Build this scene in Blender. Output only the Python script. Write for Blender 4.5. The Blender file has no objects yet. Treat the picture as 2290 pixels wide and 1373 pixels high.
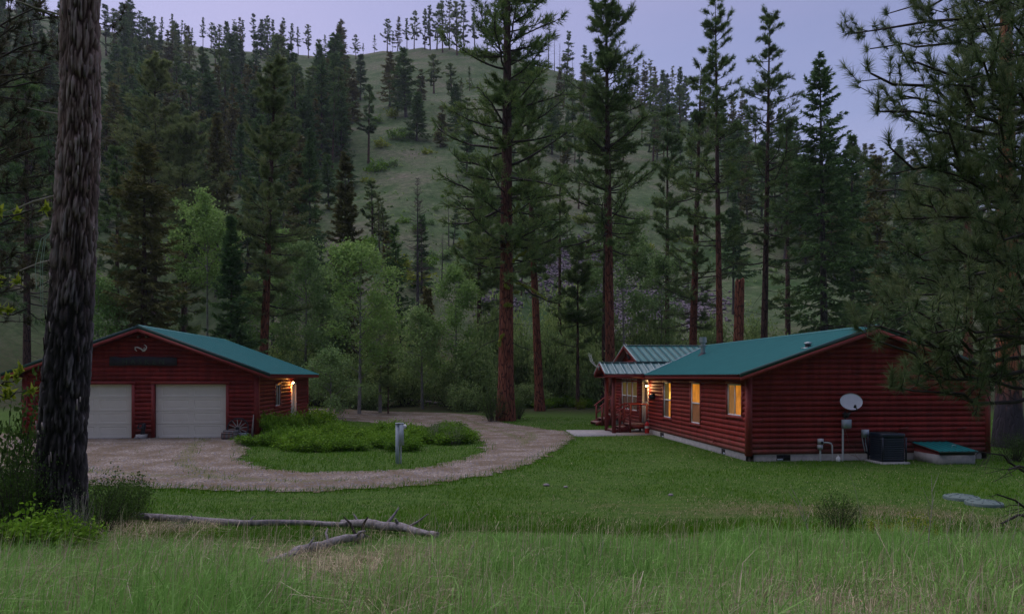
import bpy, math, random
import numpy as np

# ------------------------------------------------------------------ camera, sky, sun, exposure
SC = bpy.context.scene
C = SC.collection
TH = math.radians(5.41)
FPX, CXP, HZ, CAMZ = 1530.0, 1145.0, 841.0, 2.8

cam = bpy.data.cameras.new('camera')
cam_o = bpy.data.objects.new('camera', cam)
C.objects.link(cam_o)
cam_o.location = (0, 0, CAMZ)
cam_o.rotation_euler = (math.pi / 2, 0, -TH)
cam.sensor_width = 36
cam.lens = 36 * FPX / 2290
cam.shift_y = (HZ - 686.5) / 2290
cam.clip_end = 3000
SC.camera = cam_o

SUN_EL, SUN_AZ = math.radians(60), math.radians(-35)
world = bpy.data.worlds.new('World')
SC.world = world
world.use_nodes = True
wn = world.node_tree
sky = wn.nodes.new('ShaderNodeTexSky')
sky.sky_type = 'NISHITA'
sky.sun_disc = False
sky.sun_elevation = SUN_EL
sky.sun_rotation = SUN_AZ
sky.air_density = 1.0
sky.dust_density = 1.0
sky.ozone_density = 1.3
tint = wn.nodes.new('ShaderNodeMix')
tint.data_type = 'RGBA'
tint.blend_type = 'MULTIPLY'
tint.inputs[0].default_value = 1.0
tint.inputs[7].default_value = (1.28, 1.0, 1.05, 1)
wc = wn.nodes.new('ShaderNodeTexCoord'); wm = wn.nodes.new('ShaderNodeMapping'); wm.inputs['Scale'].default_value = (1.2, 1.2, 5)
wz = wn.nodes.new('ShaderNodeTexNoise'); wz.inputs['Scale'].default_value = 1.6; wz.inputs['Detail'].default_value = 5
wr = wn.nodes.new('ShaderNodeValToRGB'); wr.color_ramp.elements[0].position = .35; wr.color_ramp.elements[0].color = (.96, .97, 1, 1)
wr.color_ramp.elements[1].position = .7; wr.color_ramp.elements[1].color = (1.13, 1.04, 1.03, 1)
wv = wn.nodes.new('ShaderNodeMix'); wv.data_type = 'RGBA'; wv.blend_type = 'MULTIPLY'; wv.inputs[0].default_value = 1.0
wn.links.new(wc.outputs['Generated'], wm.inputs[0]); wn.links.new(wm.outputs[0], wz.inputs['Vector']); wn.links.new(wz.outputs['Fac'], wr.inputs[0])
wn.links.new(sky.outputs[0], wv.inputs[6]); wn.links.new(wr.outputs[0], wv.inputs[7]); wn.links.new(wv.outputs[2], tint.inputs[6])
wn.links.new(tint.outputs[2], wn.nodes['Background'].inputs[0])
wn.nodes['Background'].inputs[1].default_value = 0.074

sun = bpy.data.lights.new('sun', 'SUN')
sun.energy = 1.5
sun.angle = math.radians(100)
sun.color = (0.95, 0.92, 1.0)
sun_o = bpy.data.objects.new('sun', sun)
C.objects.link(sun_o)
sun_o.location = (-400, 0, 300)
sun_o.rotation_euler = (math.pi / 2 - SUN_EL, 0, math.pi - SUN_AZ)

SC.view_settings.view_transform = 'Standard'
SC.view_settings.look = 'None'
SC.view_settings.gamma = 1
SC.view_settings.use_curve_mapping = False
SC.view_settings.exposure = 0.73
SC.cycles.use_denoising = True
SC.cycles.use_adaptive_sampling = False
SC.cycles.max_bounces = 5
SC.cycles.diffuse_bounces = 2
SC.cycles.glossy_bounces = 2
SC.cycles.transmission_bounces = 2
SC.cycles.volume_bounces = 0
SC.cycles.transparent_max_bounces = 8

# ------------------------------------------------------------------ coordinates
ST, CT = math.sin(TH), math.cos(TH)
def wxy(px, D):
    R = (np.asarray(px, float) - CXP) / FPX * D
    return D * ST + R * CT, D * CT - R * ST
def zat(py, D): return CAMZ + (HZ - py) / FPX * D
def on_y(px, Y):
    r = (px - CXP) / FPX
    return Y * (ST + r * CT) / (CT - r * ST)
def on_x(px, X):
    r = (px - CXP) / FPX
    return X * (CT - r * ST) / (ST + r * CT)
def gpt(px, py):                      # a pixel on the flat yard
    D = CAMZ * FPX / (py - HZ)
    x, y = wxy(px, D)
    return float(x), float(y)
def cam_rd(X, Y):
    return X * CT - Y * ST, X * ST + Y * CT

_ph = np.random.default_rng(5).uniform(0, 6.28, (24, 3))
def snoise(x, y, s=1.0, k=0):
    v = 0
    for i in range(5):
        a, b, c = _ph[(i + k) % 24]
        ang = a * 1.7
        f = s * (1.0 + 0.61 * i)
        v = v + np.sin(f * (x * math.cos(ang) + y * math.sin(ang)) + b + 1.3 * np.sin(f * .7 * (y * math.cos(c) - x * math.sin(c)) + a)) / (1 + .45 * i)
    return v / 3.0

RP = np.array([-900, -300, 0, 130, 230, 400, 520, 620, 700, 780, 850, 940, 1000, 1080, 1180, 1280, 1450, 1600, 1750, 1900, 2050, 2200, 2400, 3200], float)
RY = np.array([-30, -6, 16, 40, 64, 94, 111, 118, 126, 122, 115, 107, 106, 114, 136, 170, 228, 285, 335, 385, 430, 470, 520, 620], float)
RD = np.array([330, 330, 330, 335, 340, 345, 345, 345, 345, 340, 335, 330, 325, 315, 305, 300, 285, 270, 255, 240, 230, 220, 215, 215], float)
BD = np.array([-60, 0, 2, 4.7, 6.5, 9, 11, 12.6, 14, 16, 44, 56, 66, 5000], float)
BZ = np.array([1.5, 1.38, 1.33, 1.14, .92, .62, .33, .13, .03, 0, 0, .25, .7, .7], float)

def sstep(a, b, x):
    t = np.clip((x - a) / (b - a), 0, 1)
    return t * t * (3 - 2 * t)

def ground(X, Y):
    X = np.asarray(X, float); Y = np.asarray(Y, float)
    R, D = cam_rd(X, Y)
    Db = D - .8 * snoise(X, Y, .22, 2) * sstep(4, 8, D) * (1 - sstep(13, 16, D))
    z = np.interp(Db, BD, BZ)
    z = z + .2 * sstep(-4.5, -8.5, X) * sstep(21, 27, D) * (1 - sstep(60, 70, D))
    near = (1 - sstep(11, 15, D))
    z = z + near * .05 * snoise(X, Y, 1.1, 3) + .012 * snoise(X, Y, .9, 7) * sstep(3, 6, D) * near
    Dm = np.maximum(D, 20)
    px = CXP + FPX * R / Dm
    E = (HZ - np.interp(px, RP, RY)) / FPX
    Dr = np.interp(px, RP, RD)
    D0 = 66.0 + 6 * np.sin(px / 170.0)
    t = (D - D0) / (Dr - D0)
    tt = np.clip(t, 0, 1)
    Hr = E * Dr + CAMZ - .7
    S = .86 * tt + .14 * tt * tt
    hill = Hr * np.where(t < 1, S, 1 - .25 * (D - Dr) / np.maximum(Hr, 1))
    gul = 3.5 * snoise(X, Y, .035, 11) + 1.2 * snoise(X, Y, .13, 4)
    hill = hill + gul * sstep(.04, .25, t) * (1 - sstep(.72, .95, t))
    z = np.where(t > 0, z + hill, z)
    side = .5 * np.maximum(-X - 75, 0) * sstep(-75, -110, X) * (1 - .25 * np.sin(Y / 40.0))
    back = .30 * np.maximum(-D - 9, 0) * sstep(-9, -24, D)
    return np.maximum(np.maximum(z, np.minimum(side, 150)), np.where(D < -9, 1.4 + np.minimum(back, 110), -9))
def gz(x, y): return float(ground(x, y))

# ------------------------------------------------------------------ mesh building
class MB:
    def __init__(s):
        s.v, s.f, s.a, s.n = [], [], [], 0
    def add(s, V, F, var=.5):
        V = np.asarray(V, float).reshape(-1, 3); F = np.asarray(F, int)
        s.v.append(V); s.f.append(F + s.n); s.n += len(V)
        s.a.append(np.broadcast_to(np.asarray(var, float), (len(V),)))
        return s
    def data(s, name, mat, smooth=False):
        me = bpy.data.meshes.new(name)
        V = np.concatenate(s.v) if s.v else np.zeros((0, 3))
        me.vertices.add(len(V)); me.vertices.foreach_set('co', V.astype(np.float32).ravel())
        li = np.concatenate([f.ravel() for f in s.f]); tot = np.concatenate([np.full(len(f), f.shape[1]) for f in s.f])
        st = np.concatenate([[0], np.cumsum(tot)[:-1]])
        me.loops.add(len(li)); me.loops.foreach_set('vertex_index', li.astype(np.int32))
        me.polygons.add(len(tot)); me.polygons.foreach_set('loop_start', st.astype(np.int32))
        if smooth: me.polygons.foreach_set('use_smooth', np.ones(len(tot), bool))
        me.update(calc_edges=True)
        at = me.attributes.new('var', 'FLOAT', 'POINT')
        at.data.foreach_set('value', np.concatenate(s.a).astype(np.float32))
        if mat: me.materials.append(mat)
        return me
    # solids
    def hexa(s, P, var=.5):           # 8 corners: bottom 4 then top 4
        return s.add(P, [[0, 3, 2, 1], [4, 5, 6, 7], [0, 1, 5, 4], [1, 2, 6, 5], [2, 3, 7, 6], [3, 0, 4, 7]], var)
    def box(s, x0, x1, y0, y1, z0, z1, var=.5):
        return s.hexa([(x0, y0, z0), (x1, y0, z0), (x1, y1, z0), (x0, y1, z0), (x0, y0, z1), (x1, y0, z1), (x1, y1, z1), (x0, y1, z1)], var)
    def cyl(s, p0, p1, r0, r1=None, n=10, caps=True, var=.5):
        r1 = r0 if r1 is None else r1
        V, F = tubes(np.array([[p0, p1]], float), np.array([[r0, r1]], float), n)
        s.add(V, F, var)
        if caps:
            s.add(V[:n], [list(range(n))[::-1]], var); s.add(V[n:], [list(range(n))], var)
        return s
    def tube(s, P, R, n=6, var=.5):
        P = np.array(P, float)
        R = np.broadcast_to(np.asarray(R, float), (len(P),))
        V, F = tubes(P[None], R[None], n)
        s.add(V, F, var)
        s.add(V[:n], [list(range(n))[::-1]], var); s.add(V[-n:], [list(range(n))], var)
        return s
    def lathe(s, prof, n=16, cen=(0, 0, 0), var=.5):
        a = np.linspace(0, 2 * np.pi, n, endpoint=False)
        k = len(prof)
        V = np.array([[cen[0] + r * math.cos(t), cen[1] + r * math.sin(t), cen[2] + z] for r, z in prof for t in a])
        F = [[i * n + j, i * n + (j + 1) % n, (i + 1) * n + (j + 1) % n, (i + 1) * n + j] for i in range(k - 1) for j in range(n)]
        return s.add(V, F, var)

def nrm(v): return v / np.maximum(np.linalg.norm(v, axis=-1, keepdims=True), 1e-9)

def tubes(P, R, n):                    # P (B,k,3), R (B,k)
    B, k, _ = P.shape
    T = nrm(np.gradient(P, axis=1))
    m = nrm(T.mean(axis=1))
    ref = np.where(np.abs(m[:, 2:3]) > .8, np.array([[1., 0, 0]]), np.array([[0, 0, 1.]]))[:, None, :]
    U = nrm(np.cross(T, np.broadcast_to(ref, T.shape)))
    W = np.cross(T, U)
    a = np.linspace(0, 2 * np.pi, n, endpoint=False)
    V = P[:, :, None, :] + R[:, :, None, None] * (U[:, :, None, :] * np.cos(a)[None, None, :, None] + W[:, :, None, :] * np.sin(a)[None, None, :, None])
    idx = np.arange(B * k * n).reshape(B, k, n)
    a0 = idx[:, :-1, :]; a1 = idx[:, 1:, :]
    F = np.stack([a0, np.roll(a0, -1, 2), np.roll(a1, -1, 2), a1], -1).reshape(-1, 4)
    return V.reshape(-1, 3), F

# ------------------------------------------------------------------ objects
def link(name, me, parent=None, loc=(0, 0, 0)):
    o = bpy.data.objects.new(name, me)
    C.objects.link(o)
    if parent is not None: o.parent = parent
    o.location = loc
    return o
def tag(o, label=None, cat=None, group=None, kind=None):
    if label: o['label'] = label
    if cat: o['category'] = cat
    if group: o['group'] = group
    if kind: o['kind'] = kind
    return o
def thing(name, label, cat, loc, group=None):
    o = bpy.data.objects.new(name, None); C.objects.link(o)
    o.location = loc; o.empty_display_size = .2
    return tag(o, label, cat, group)
def part(name, mb, mat, parent, smooth=False, local=False, label=None):
    """A part whose mesh is in world coordinates (or in its parent's, with local=True)."""
    me = mb.data(name, mat, smooth)
    off = (0, 0, 0)
    if not local and parent.parent is None:
        off = tuple(-c for c in parent.location)
    o = link(name, me, parent, off)
    if label: o['label'] = label
    return o
def copy_tree(root, loc, rotz=0, scale=1.0, label=None, group=None):
    r = root.copy(); C.objects.link(r)
    r.location = loc; r.rotation_euler = (0, 0, rotz)
    r.scale = scale if isinstance(scale, tuple) else (scale,) * 3
    if label: r['label'] = label
    if group: r['group'] = group
    for ch in root.children:
        c = ch.copy(); C.objects.link(c); c.parent = r
    return r

# ------------------------------------------------------------------ materials
def newmat(name):
    m = bpy.data.materials.new(name); m.use_nodes = True
    nt = m.node_tree
    return m, nt, nt.nodes['Principled BSDF']
def rgb(c): return (c[0], c[1], c[2], 1)
def ramp(nt, fac, stops):
    r = nt.nodes.new('ShaderNodeValToRGB')
    e = r.color_ramp.elements
    while len(e) < len(stops): e.new(.5)
    for i, (p, c) in enumerate(stops):
        e[i].position = p; e[i].color = rgb(c)
    nt.links.new(fac, r.inputs[0])
    return r.outputs[0]
def coords(nt, scale=(1, 1, 1), kind='Object', rot=(0, 0, 0)):
    t = nt.nodes.new('ShaderNodeTexCoord'); m = nt.nodes.new('ShaderNodeMapping')
    m.inputs['Scale'].default_value = scale; m.inputs['Rotation'].default_value = rot
    if kind == 'World':
        g = nt.nodes.new('ShaderNodeNewGeometry'); nt.links.new(g.outputs['Position'], m.inputs[0])
    else:
        nt.links.new(t.outputs[kind], m.inputs[0])
    return m.outputs[0]
def noise(nt, vec, scale, detail=4, rough=.55):
    n = nt.nodes.new('ShaderNodeTexNoise')
    n.inputs['Scale'].default_value = scale; n.inputs['Detail'].default_value = detail; n.inputs['Roughness'].default_value = rough
    nt.links.new(vec, n.inputs['Vector'])
    return n.outputs['Fac']
def mixc(nt, fac, a, b, mode='MIX'):
    m = nt.nodes.new('ShaderNodeMix'); m.data_type = 'RGBA'; m.blend_type = mode
    for sock, v in ((m.inputs[0], fac), (m.inputs[6], a), (m.inputs[7], b)):
        if isinstance(v, (int, float)): sock.default_value = v
        elif isinstance(v, tuple): sock.default_value = rgb(v)
        else: nt.links.new(v, sock)
    return m.outputs[2]
def bump(nt, h, bsdf, strength=.4, dist=.02):
    b = nt.nodes.new('ShaderNodeBump'); b.inputs['Strength'].default_value = strength; b.inputs['Distance'].default_value = dist
    nt.links.new(h, b.inputs['Height']); nt.links.new(b.outputs[0], bsdf.inputs['Normal'])
def objrand(nt):
    o = nt.nodes.new('ShaderNodeObjectInfo'); return o.outputs['Random']
def attr(nt, name='var'):
    a = nt.nodes.new('ShaderNodeAttribute'); a.attribute_name = name; return a.outputs['Fac']

def surf(name, c1, c2, scale=6, rough=.7, vscale=(1, 1, 1), bstr=.25, bdist=.01, kind='World', metal=0, spec=.4, rnd=0):
    m, nt, b = newmat(name)
    v = coords(nt, vscale, kind)
    n = noise(nt, v, scale, 6, .6)
    col = ramp(nt, n, [(.3, c1), (.7, c2)])
    if rnd:
        r = ramp(nt, objrand(nt), [(0, (1 - rnd,) * 3), (1, (1 + rnd,) * 3)])
        col = mixc(nt, 1.0, col, r, 'MULTIPLY')
    nt.links.new(col, b.inputs['Base Color'])
    b.inputs['Roughness'].default_value = rough; b.inputs['Metallic'].default_value = metal
    b.inputs['Specular IOR Level'].default_value = spec
    if bstr: bump(nt, n, b, bstr, bdist)
    return m
def leafmat(name, c1, c2, c3=None, trans=.3, rough=.6, spec=.08):
    m, nt, b = newmat(name)
    stops = [(0, c1), (1, c2)] if c3 is None else [(0, c1), (.5, c2), (1, c3)]
    col = ramp(nt, attr(nt), stops)
    r = ramp(nt, objrand(nt), [(0, (.8, .84, .85)), (1, (1.2, 1.14, 1.1))])
    col = mixc(nt, 1.0, col, r, 'MULTIPLY')
    nt.links.new(col, b.inputs['Base Color'])
    b.inputs['Roughness'].default_value = rough; b.inputs['Specular IOR Level'].default_value = spec
    t = nt.nodes.new('ShaderNodeBsdfTranslucent'); nt.links.new(col, t.inputs[0])
    mx = nt.nodes.new('ShaderNodeMixShader'); mx.inputs[0].default_value = trans
    nt.links.new(b.outputs[0], mx.inputs[1]); nt.links.new(t.outputs[0], mx.inputs[2])
    nt.links.new(mx.outputs[0], nt.nodes['Material Output'].inputs[0])
    return m
def bark(name, deep, mid, high, sc=7, stretch=.22, bstr=.8, bdist=.04, char=None, top=None):
    m, nt, b = newmat(name)
    v = coords(nt, (1, 1, stretch), 'Object')
    n = noise(nt, v, sc * .8, 5)
    vm = nt.nodes.new('ShaderNodeMix'); vm.data_type = 'VECTOR'; vm.inputs[0].default_value = .12
    nn = nt.nodes.new('ShaderNodeTexNoise'); nn.inputs['Scale'].default_value = sc; nt.links.new(v, nn.inputs['Vector'])
    nt.links.new(v, vm.inputs[4]); nt.links.new(nn.outputs['Color'], vm.inputs[5])
    vo = nt.nodes.new('ShaderNodeTexVoronoi'); vo.feature = 'DISTANCE_TO_EDGE'; vo.inputs['Scale'].default_value = sc
    nt.links.new(vm.outputs[1], vo.inputs['Vector'])
    pl = ramp(nt, vo.outputs['Distance'], [(0, (0, 0, 0)), (.14, (1, 1, 1))])
    base = ramp(nt, n, [(.3, mid), (.68, high)])
    col = mixc(nt, pl, deep, base)
    if char:
        z = nt.nodes.new('ShaderNodeSeparateXYZ'); nt.links.new(coords(nt), z.inputs[0])
        ad = nt.nodes.new('ShaderNodeMath'); ad.operation = 'MULTIPLY_ADD'; nt.links.new(n, ad.inputs[0]); ad.inputs[1].default_value = char[1]; nt.links.new(z.outputs[2], ad.inputs[2])
        k = nt.nodes.new('ShaderNodeMapRange'); k.inputs[1].default_value = char[0]; k.inputs[2].default_value = char[0] + char[1]; nt.links.new(ad.outputs[0], k.inputs[0])
        col = mixc(nt, k.outputs[0], char[2], col)
    if top:                              # duller young bark up the stem, with crown shade put into the colour
        z = nt.nodes.new('ShaderNodeSeparateXYZ'); nt.links.new(coords(nt), z.inputs[0])
        k = nt.nodes.new('ShaderNodeMapRange'); k.inputs[1].default_value = top[0]; k.inputs[2].default_value = top[0] + top[1]; nt.links.new(z.outputs[2], k.inputs[0])
        col = mixc(nt, k.outputs[0], col, mixc(nt, pl, deep, top[2]))
    nt.links.new(col, b.inputs['Base Color'])
    b.inputs['Roughness'].default_value = .9; b.inputs['Specular IOR Level'].default_value = .15
    bump(nt, pl, b, bstr, bdist)
    return m
def glow(name, c, strength, streak=30):
    m, nt, b = newmat(name)
    v = coords(nt, (1, 1, .12), 'World')
    n = noise(nt, v, streak, 3)
    w = noise(nt, coords(nt, (1, 1, 1), 'World'), 2.5, 2)
    k = ramp(nt, n, [(.3, (.5, .46, .36)), (.7, (1.2, 1.2, 1.2))])
    k2 = ramp(nt, w, [(.3, (.6, .55, .5)), (.7, (1.15, 1.15, 1.15))])
    col = mixc(nt, 1, mixc(nt, 1, c, k, 'MULTIPLY'), k2, 'MULTIPLY')
    nt.links.new(col, b.inputs['Emission Color']); b.inputs['Emission Strength'].default_value = strength
    b.inputs['Base Color'].default_value = (.15, .1, .05, 1); b.inputs['Roughness'].default_value = .9
    m.cycles.emission_sampling = 'NONE'
    return m

M = {}
M['red'] = surf('red_stained_log', (.16, .018, .016), (.24, .030, .025), 5, .6, (1, 1, 6), .12, .004, rnd=.2, spec=.14)
def weather(m, lo, hi, col, amt):
    nt = m.node_tree; b = nt.nodes['Principled BSDF']; src = b.inputs['Base Color'].links[0].from_socket
    g = nt.nodes.new('ShaderNodeNewGeometry'); z = nt.nodes.new('ShaderNodeSeparateXYZ'); nt.links.new(g.outputs['Position'], z.inputs[0])
    n = noise(nt, coords(nt, (1, 1, .5), 'World'), 2.2, 6, .65)
    a = nt.nodes.new('ShaderNodeMath'); a.operation = 'MULTIPLY_ADD'; nt.links.new(n, a.inputs[0]); a.inputs[1].default_value = -.9; nt.links.new(z.outputs[2], a.inputs[2])
    k = nt.nodes.new('ShaderNodeMapRange'); k.inputs[1].default_value = lo; k.inputs[2].default_value = hi; k.inputs[3].default_value = amt; k.inputs[4].default_value = 0
    nt.links.new(a.outputs[0], k.inputs[0])
    c = mixc(nt, k.outputs[0], src, col)
    streak = noise(nt, coords(nt, (3, 3, .35), 'World'), 2.0, 5, .6)
    c = mixc(nt, 1, c, ramp(nt, streak, [(.32, (.72, .72, .74)), (.68, (1.22, 1.2, 1.2))]), 'MULTIPLY')
    nt.links.new(c, b.inputs['Base Color'])
weather(M['red'], -.25, .35, (.15, .085, .07), .55)
M['red_trim'] = surf('red_painted_trim', (.20, .022, .020), (.27, .032, .028), 7, .6, (1, 1, 1), .1, .004)
M['dark_red'] = surf('red_stained_post', (.15, .022, .02), (.2, .032, .028), 7, .6, (4, 4, .6), .1, .004)
M['green_metal'] = surf('green_painted_metal_roof', (.007, .115, .115), (.011, .14, .14), 1.2, .55, (1, 1, 1), .03, .003, spec=.12)
M['green_trim'] = surf('dark_green_metal_trim', (.008, .04, .036), (.011, .05, .045), 3, .4, bstr=0)
M['grey_metal'] = surf('sky_paled_standing_seam', (.06, .15, .15), (.09, .19, .19), 1.5, .34, (1, 1, 1), .03, .003, spec=.6)  # porch roof paler than the main roof: sky reflection put into the colour
M['rib'] = surf('green_roof_lit_rib', (.010, .128, .128), (.014, .152, .152), 2, .55, bstr=0, spec=.12)  # ribs painted slightly lighter than the panels, standing in for a highlight
M['gable_metal'] = surf('green_standing_seam', (.026, .14, .135), (.036, .17, .165), 1.5, .4, (1, 1, 1), .03, .003, spec=.3)
M['seam'] = surf('pale_seam_metal', (.32, .42, .42), (.4, .5, .5), 4, .35, bstr=0)
M['concrete'] = surf('grey_concrete', (.26, .25, .25), (.40, .385, .38), 5, .9, (1, 1, 1), .3, .01)
M['white_door'] = surf('white_painted_steel', (.70, .64, .56), (.75, .69, .61), 3, .5, bstr=.02)
M['vinyl'] = surf('white_vinyl', (.7, .7, .72), (.76, .76, .77), 4, .45, bstr=0)
M['steel'] = surf('galvanised_steel', (.30, .32, .34), (.42, .44, .46), 8, .38, metal=.6, bstr=.05)
M['grey_box'] = surf('grey_utility_paint', (.38, .43, .50), (.44, .49, .56), 9, .5, bstr=.03)
M['pvc'] = surf('grey_plastic_conduit', (.42, .43, .45), (.5, .51, .53), 9, .5, bstr=0)
M['ac_blue'] = surf('dark_blue_steel', (.005, .012, .024), (.007, .016, .03), 6, .45, bstr=.03)
M['black'] = surf('black_void', (.006, .006, .007), (.01, .01, .012), 5, .8, bstr=0)
M['iron'] = surf('dark_iron', (.012, .014, .02), (.03, .032, .045), 14, .45, bstr=.2, metal=.3)
M['old_wood'] = surf('weathered_grey_wood', (.12, .11, .11), (.30, .28, .27), 9, .9, (1, 1, 1), .5, .01)
M['wheel_wood'] = surf('weathered_spoke_wood', (.22, .19, .17), (.34, .30, .27), 12, .85, bstr=.2)
M['sign_wood'] = surf('dark_carved_plank', (.018, .016, .02), (.04, .036, .042), 5, .8, (1, 1, 8), .4, .01)
M['sign_ink'] = surf('mossy_carved_letters', (.03, .05, .03), (.05, .08, .045), 9, .9, bstr=0)
M['antler'] = surf('bleached_antler', (.6, .58, .54), (.72, .7, .66), 8, .6, bstr=.1)
M['dish'] = surf('grey_dish_paint', (.46, .47, .53), (.52, .53, .58), 4, .5, bstr=0)
M['logo_red'] = surf('faded_red_print', (.22, .09, .11), (.28, .13, .15), 9, .7, bstr=0)
M['ext_red'] = surf('extinguisher_red', (.5, .02, .02), (.55, .025, .022), 6, .3, bstr=0)
M['paper'] = surf('pale_paper_label', (.6, .58, .52), (.66, .64, .58), 20, .8, bstr=0)
M['tread'] = surf('worn_deck_board', (.20, .11, .09), (.30, .18, .15), 9, .85, (1, 6, 1), .3, .006)
M['lid'] = surf('grey_green_plastic_lid', (.07, .115, .105), (.10, .15, .14), 7, .6, bstr=.05)
M['dead_wood'] = surf('bleached_dead_wood', (.09, .082, .088), (.30, .275, .28), 11, .9, (1, 1, 1), .8, .02, 'Object')
M['dead_twig'] = surf('dry_stalk', (.26, .23, .20), (.42, .37, .32), 9, .9, bstr=0, kind='Object')
M['stone'] = surf('grey_stone', (.14, .125, .13), (.30, .275, .28), 5, .95, bstr=.5, bdist=.03, rnd=.3)
M['talus'] = surf('purple_grey_talus', (.075, .062, .078), (.17, .14, .165), .8, .95, bstr=.5, bdist=.05)
M['orange_bark'] = bark('orange_pine_bark', (.03, .010, .008), (.17, .052, .032), (.27, .098, .06), 7.5, .2, top=(9, 9, (.085, .05, .048)))
M['brown_bark'] = bark('dark_pine_bark', (.014, .009, .009), (.085, .045, .038), (.13, .075, .06), 7, .2)
M['grey_bark'] = bark('grey_bark', (.02, .018, .018), (.07, .06, .058), (.13, .115, .11), 9, .25)
M['aspen_bark'] = surf('pale_cottonwood_bark', (.12, .115, .10), (.27, .26, .235), 5, .85, (1, 1, .5), .3, .01, 'Object')
M['charred_base'] = bark('charred_pine_bark', (.012, .008, .009), (.26, .085, .045), (.38, .14, .08), 7, .2, char=(2.2, 1.2, (.05, .045, .055)))
M['limb'] = surf('dark_limb_bark', (.02, .015, .014), (.055, .042, .038), 9, .9, bstr=.2, kind='Object')
M['lichen'] = surf('wolf_lichen', (.20, .24, .02), (.30, .34, .04), 20, .95, bstr=.5)
M['pine'] = leafmat('pine_needles', (0.0672, 0.1236, 0.0444), (0.1511, 0.2416, 0.0756), (0.2956, 0.3571, 0.1159), .22)
M['pine_near'] = leafmat('long_pine_needles', (0.0433, 0.077, 0.0392), (0.1081, 0.1623, 0.0754), (0.2163, 0.2564, 0.1236), .22)
M['pine_dry'] = leafmat('dull_brown_green_needles', (0.0286, 0.0312, 0.0208), (0.0585, 0.065, 0.0364), (0.13, 0.0975, 0.0585), .15)
M['pine_pale'] = leafmat('pale_pine_needles', (0.1032, 0.1535, 0.0606), (0.2194, 0.2741, 0.1008), (0.3355, 0.3618, 0.1346), .25)
M['fir'] = leafmat('fir_needles', (0.0485, 0.1016, 0.0431), (0.1051, 0.1953, 0.0671), (0.2023, 0.3125, 0.0957), .15)
M['fir_brown'] = leafmat('olive_fir_needles', (0.081, 0.0859, 0.0291), (0.1558, 0.1576, 0.0504), (0.2649, 0.2435, 0.0776), .15)
M['dead_fir'] = leafmat('bare_dead_twigs', (.06, .05, .05), (.1, .082, .08), (.14, .115, .11), .05)
M['aspen'] = leafmat('light_green_leaves', (0.1045, 0.1954, 0.0488), (0.2089, 0.3532, 0.0977), (0.3284, 0.481, 0.1628), .4)
M['aspen_dim'] = leafmat('grey_green_leaves', (0.1159, 0.2044, 0.0718), (0.2106, 0.3373, 0.1196), (0.3265, 0.4599, 0.1795), .38)
M['willow'] = leafmat('olive_shrub_leaves', (0.1263, 0.2159, 0.072), (0.2708, 0.3819, 0.1303), (0.4514, 0.5647, 0.2135), .35)
M['shrub'] = leafmat('bright_shrub_leaves', (0.0688, 0.158, 0.0114), (0.1299, 0.2728, 0.0207), (0.2139, 0.3734, 0.0377), .35)
M['shrub_grey'] = leafmat('grey_green_shrub_leaves', (.06, .09, .04), (.12, .16, .08), (.21, .25, .15), .35)
M['dull_leaf'] = leafmat('dull_green_leaves', (.03, .06, .014), (.06, .115, .024), (.11, .18, .045), .35)  # a darker, duller green than the other shrub leaves
M['yellow'] = leafmat('yellow_green_leaves', (.14, .2, .02), (.24, .30, .03), (.32, .38, .05), .4)
M['grass'] = leafmat('tall_grass_blades', (0.0981, 0.2317, 0.0445), (0.2203, 0.4249, 0.0996), (0.3758, 0.618, 0.2059), .35, .55)
M['straw'] = leafmat('dry_straw_blades', (0.264, 0.209, 0.132), (0.44, 0.363, 0.242), (0.616, 0.539, 0.396), .25, .7)
M['turf'] = leafmat('mown_grass_blades', (0.0289, 0.1074, 0.0026), (0.0593, 0.184, 0.0042), (0.1252, 0.23, 0.0105), .3, .6)

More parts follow.
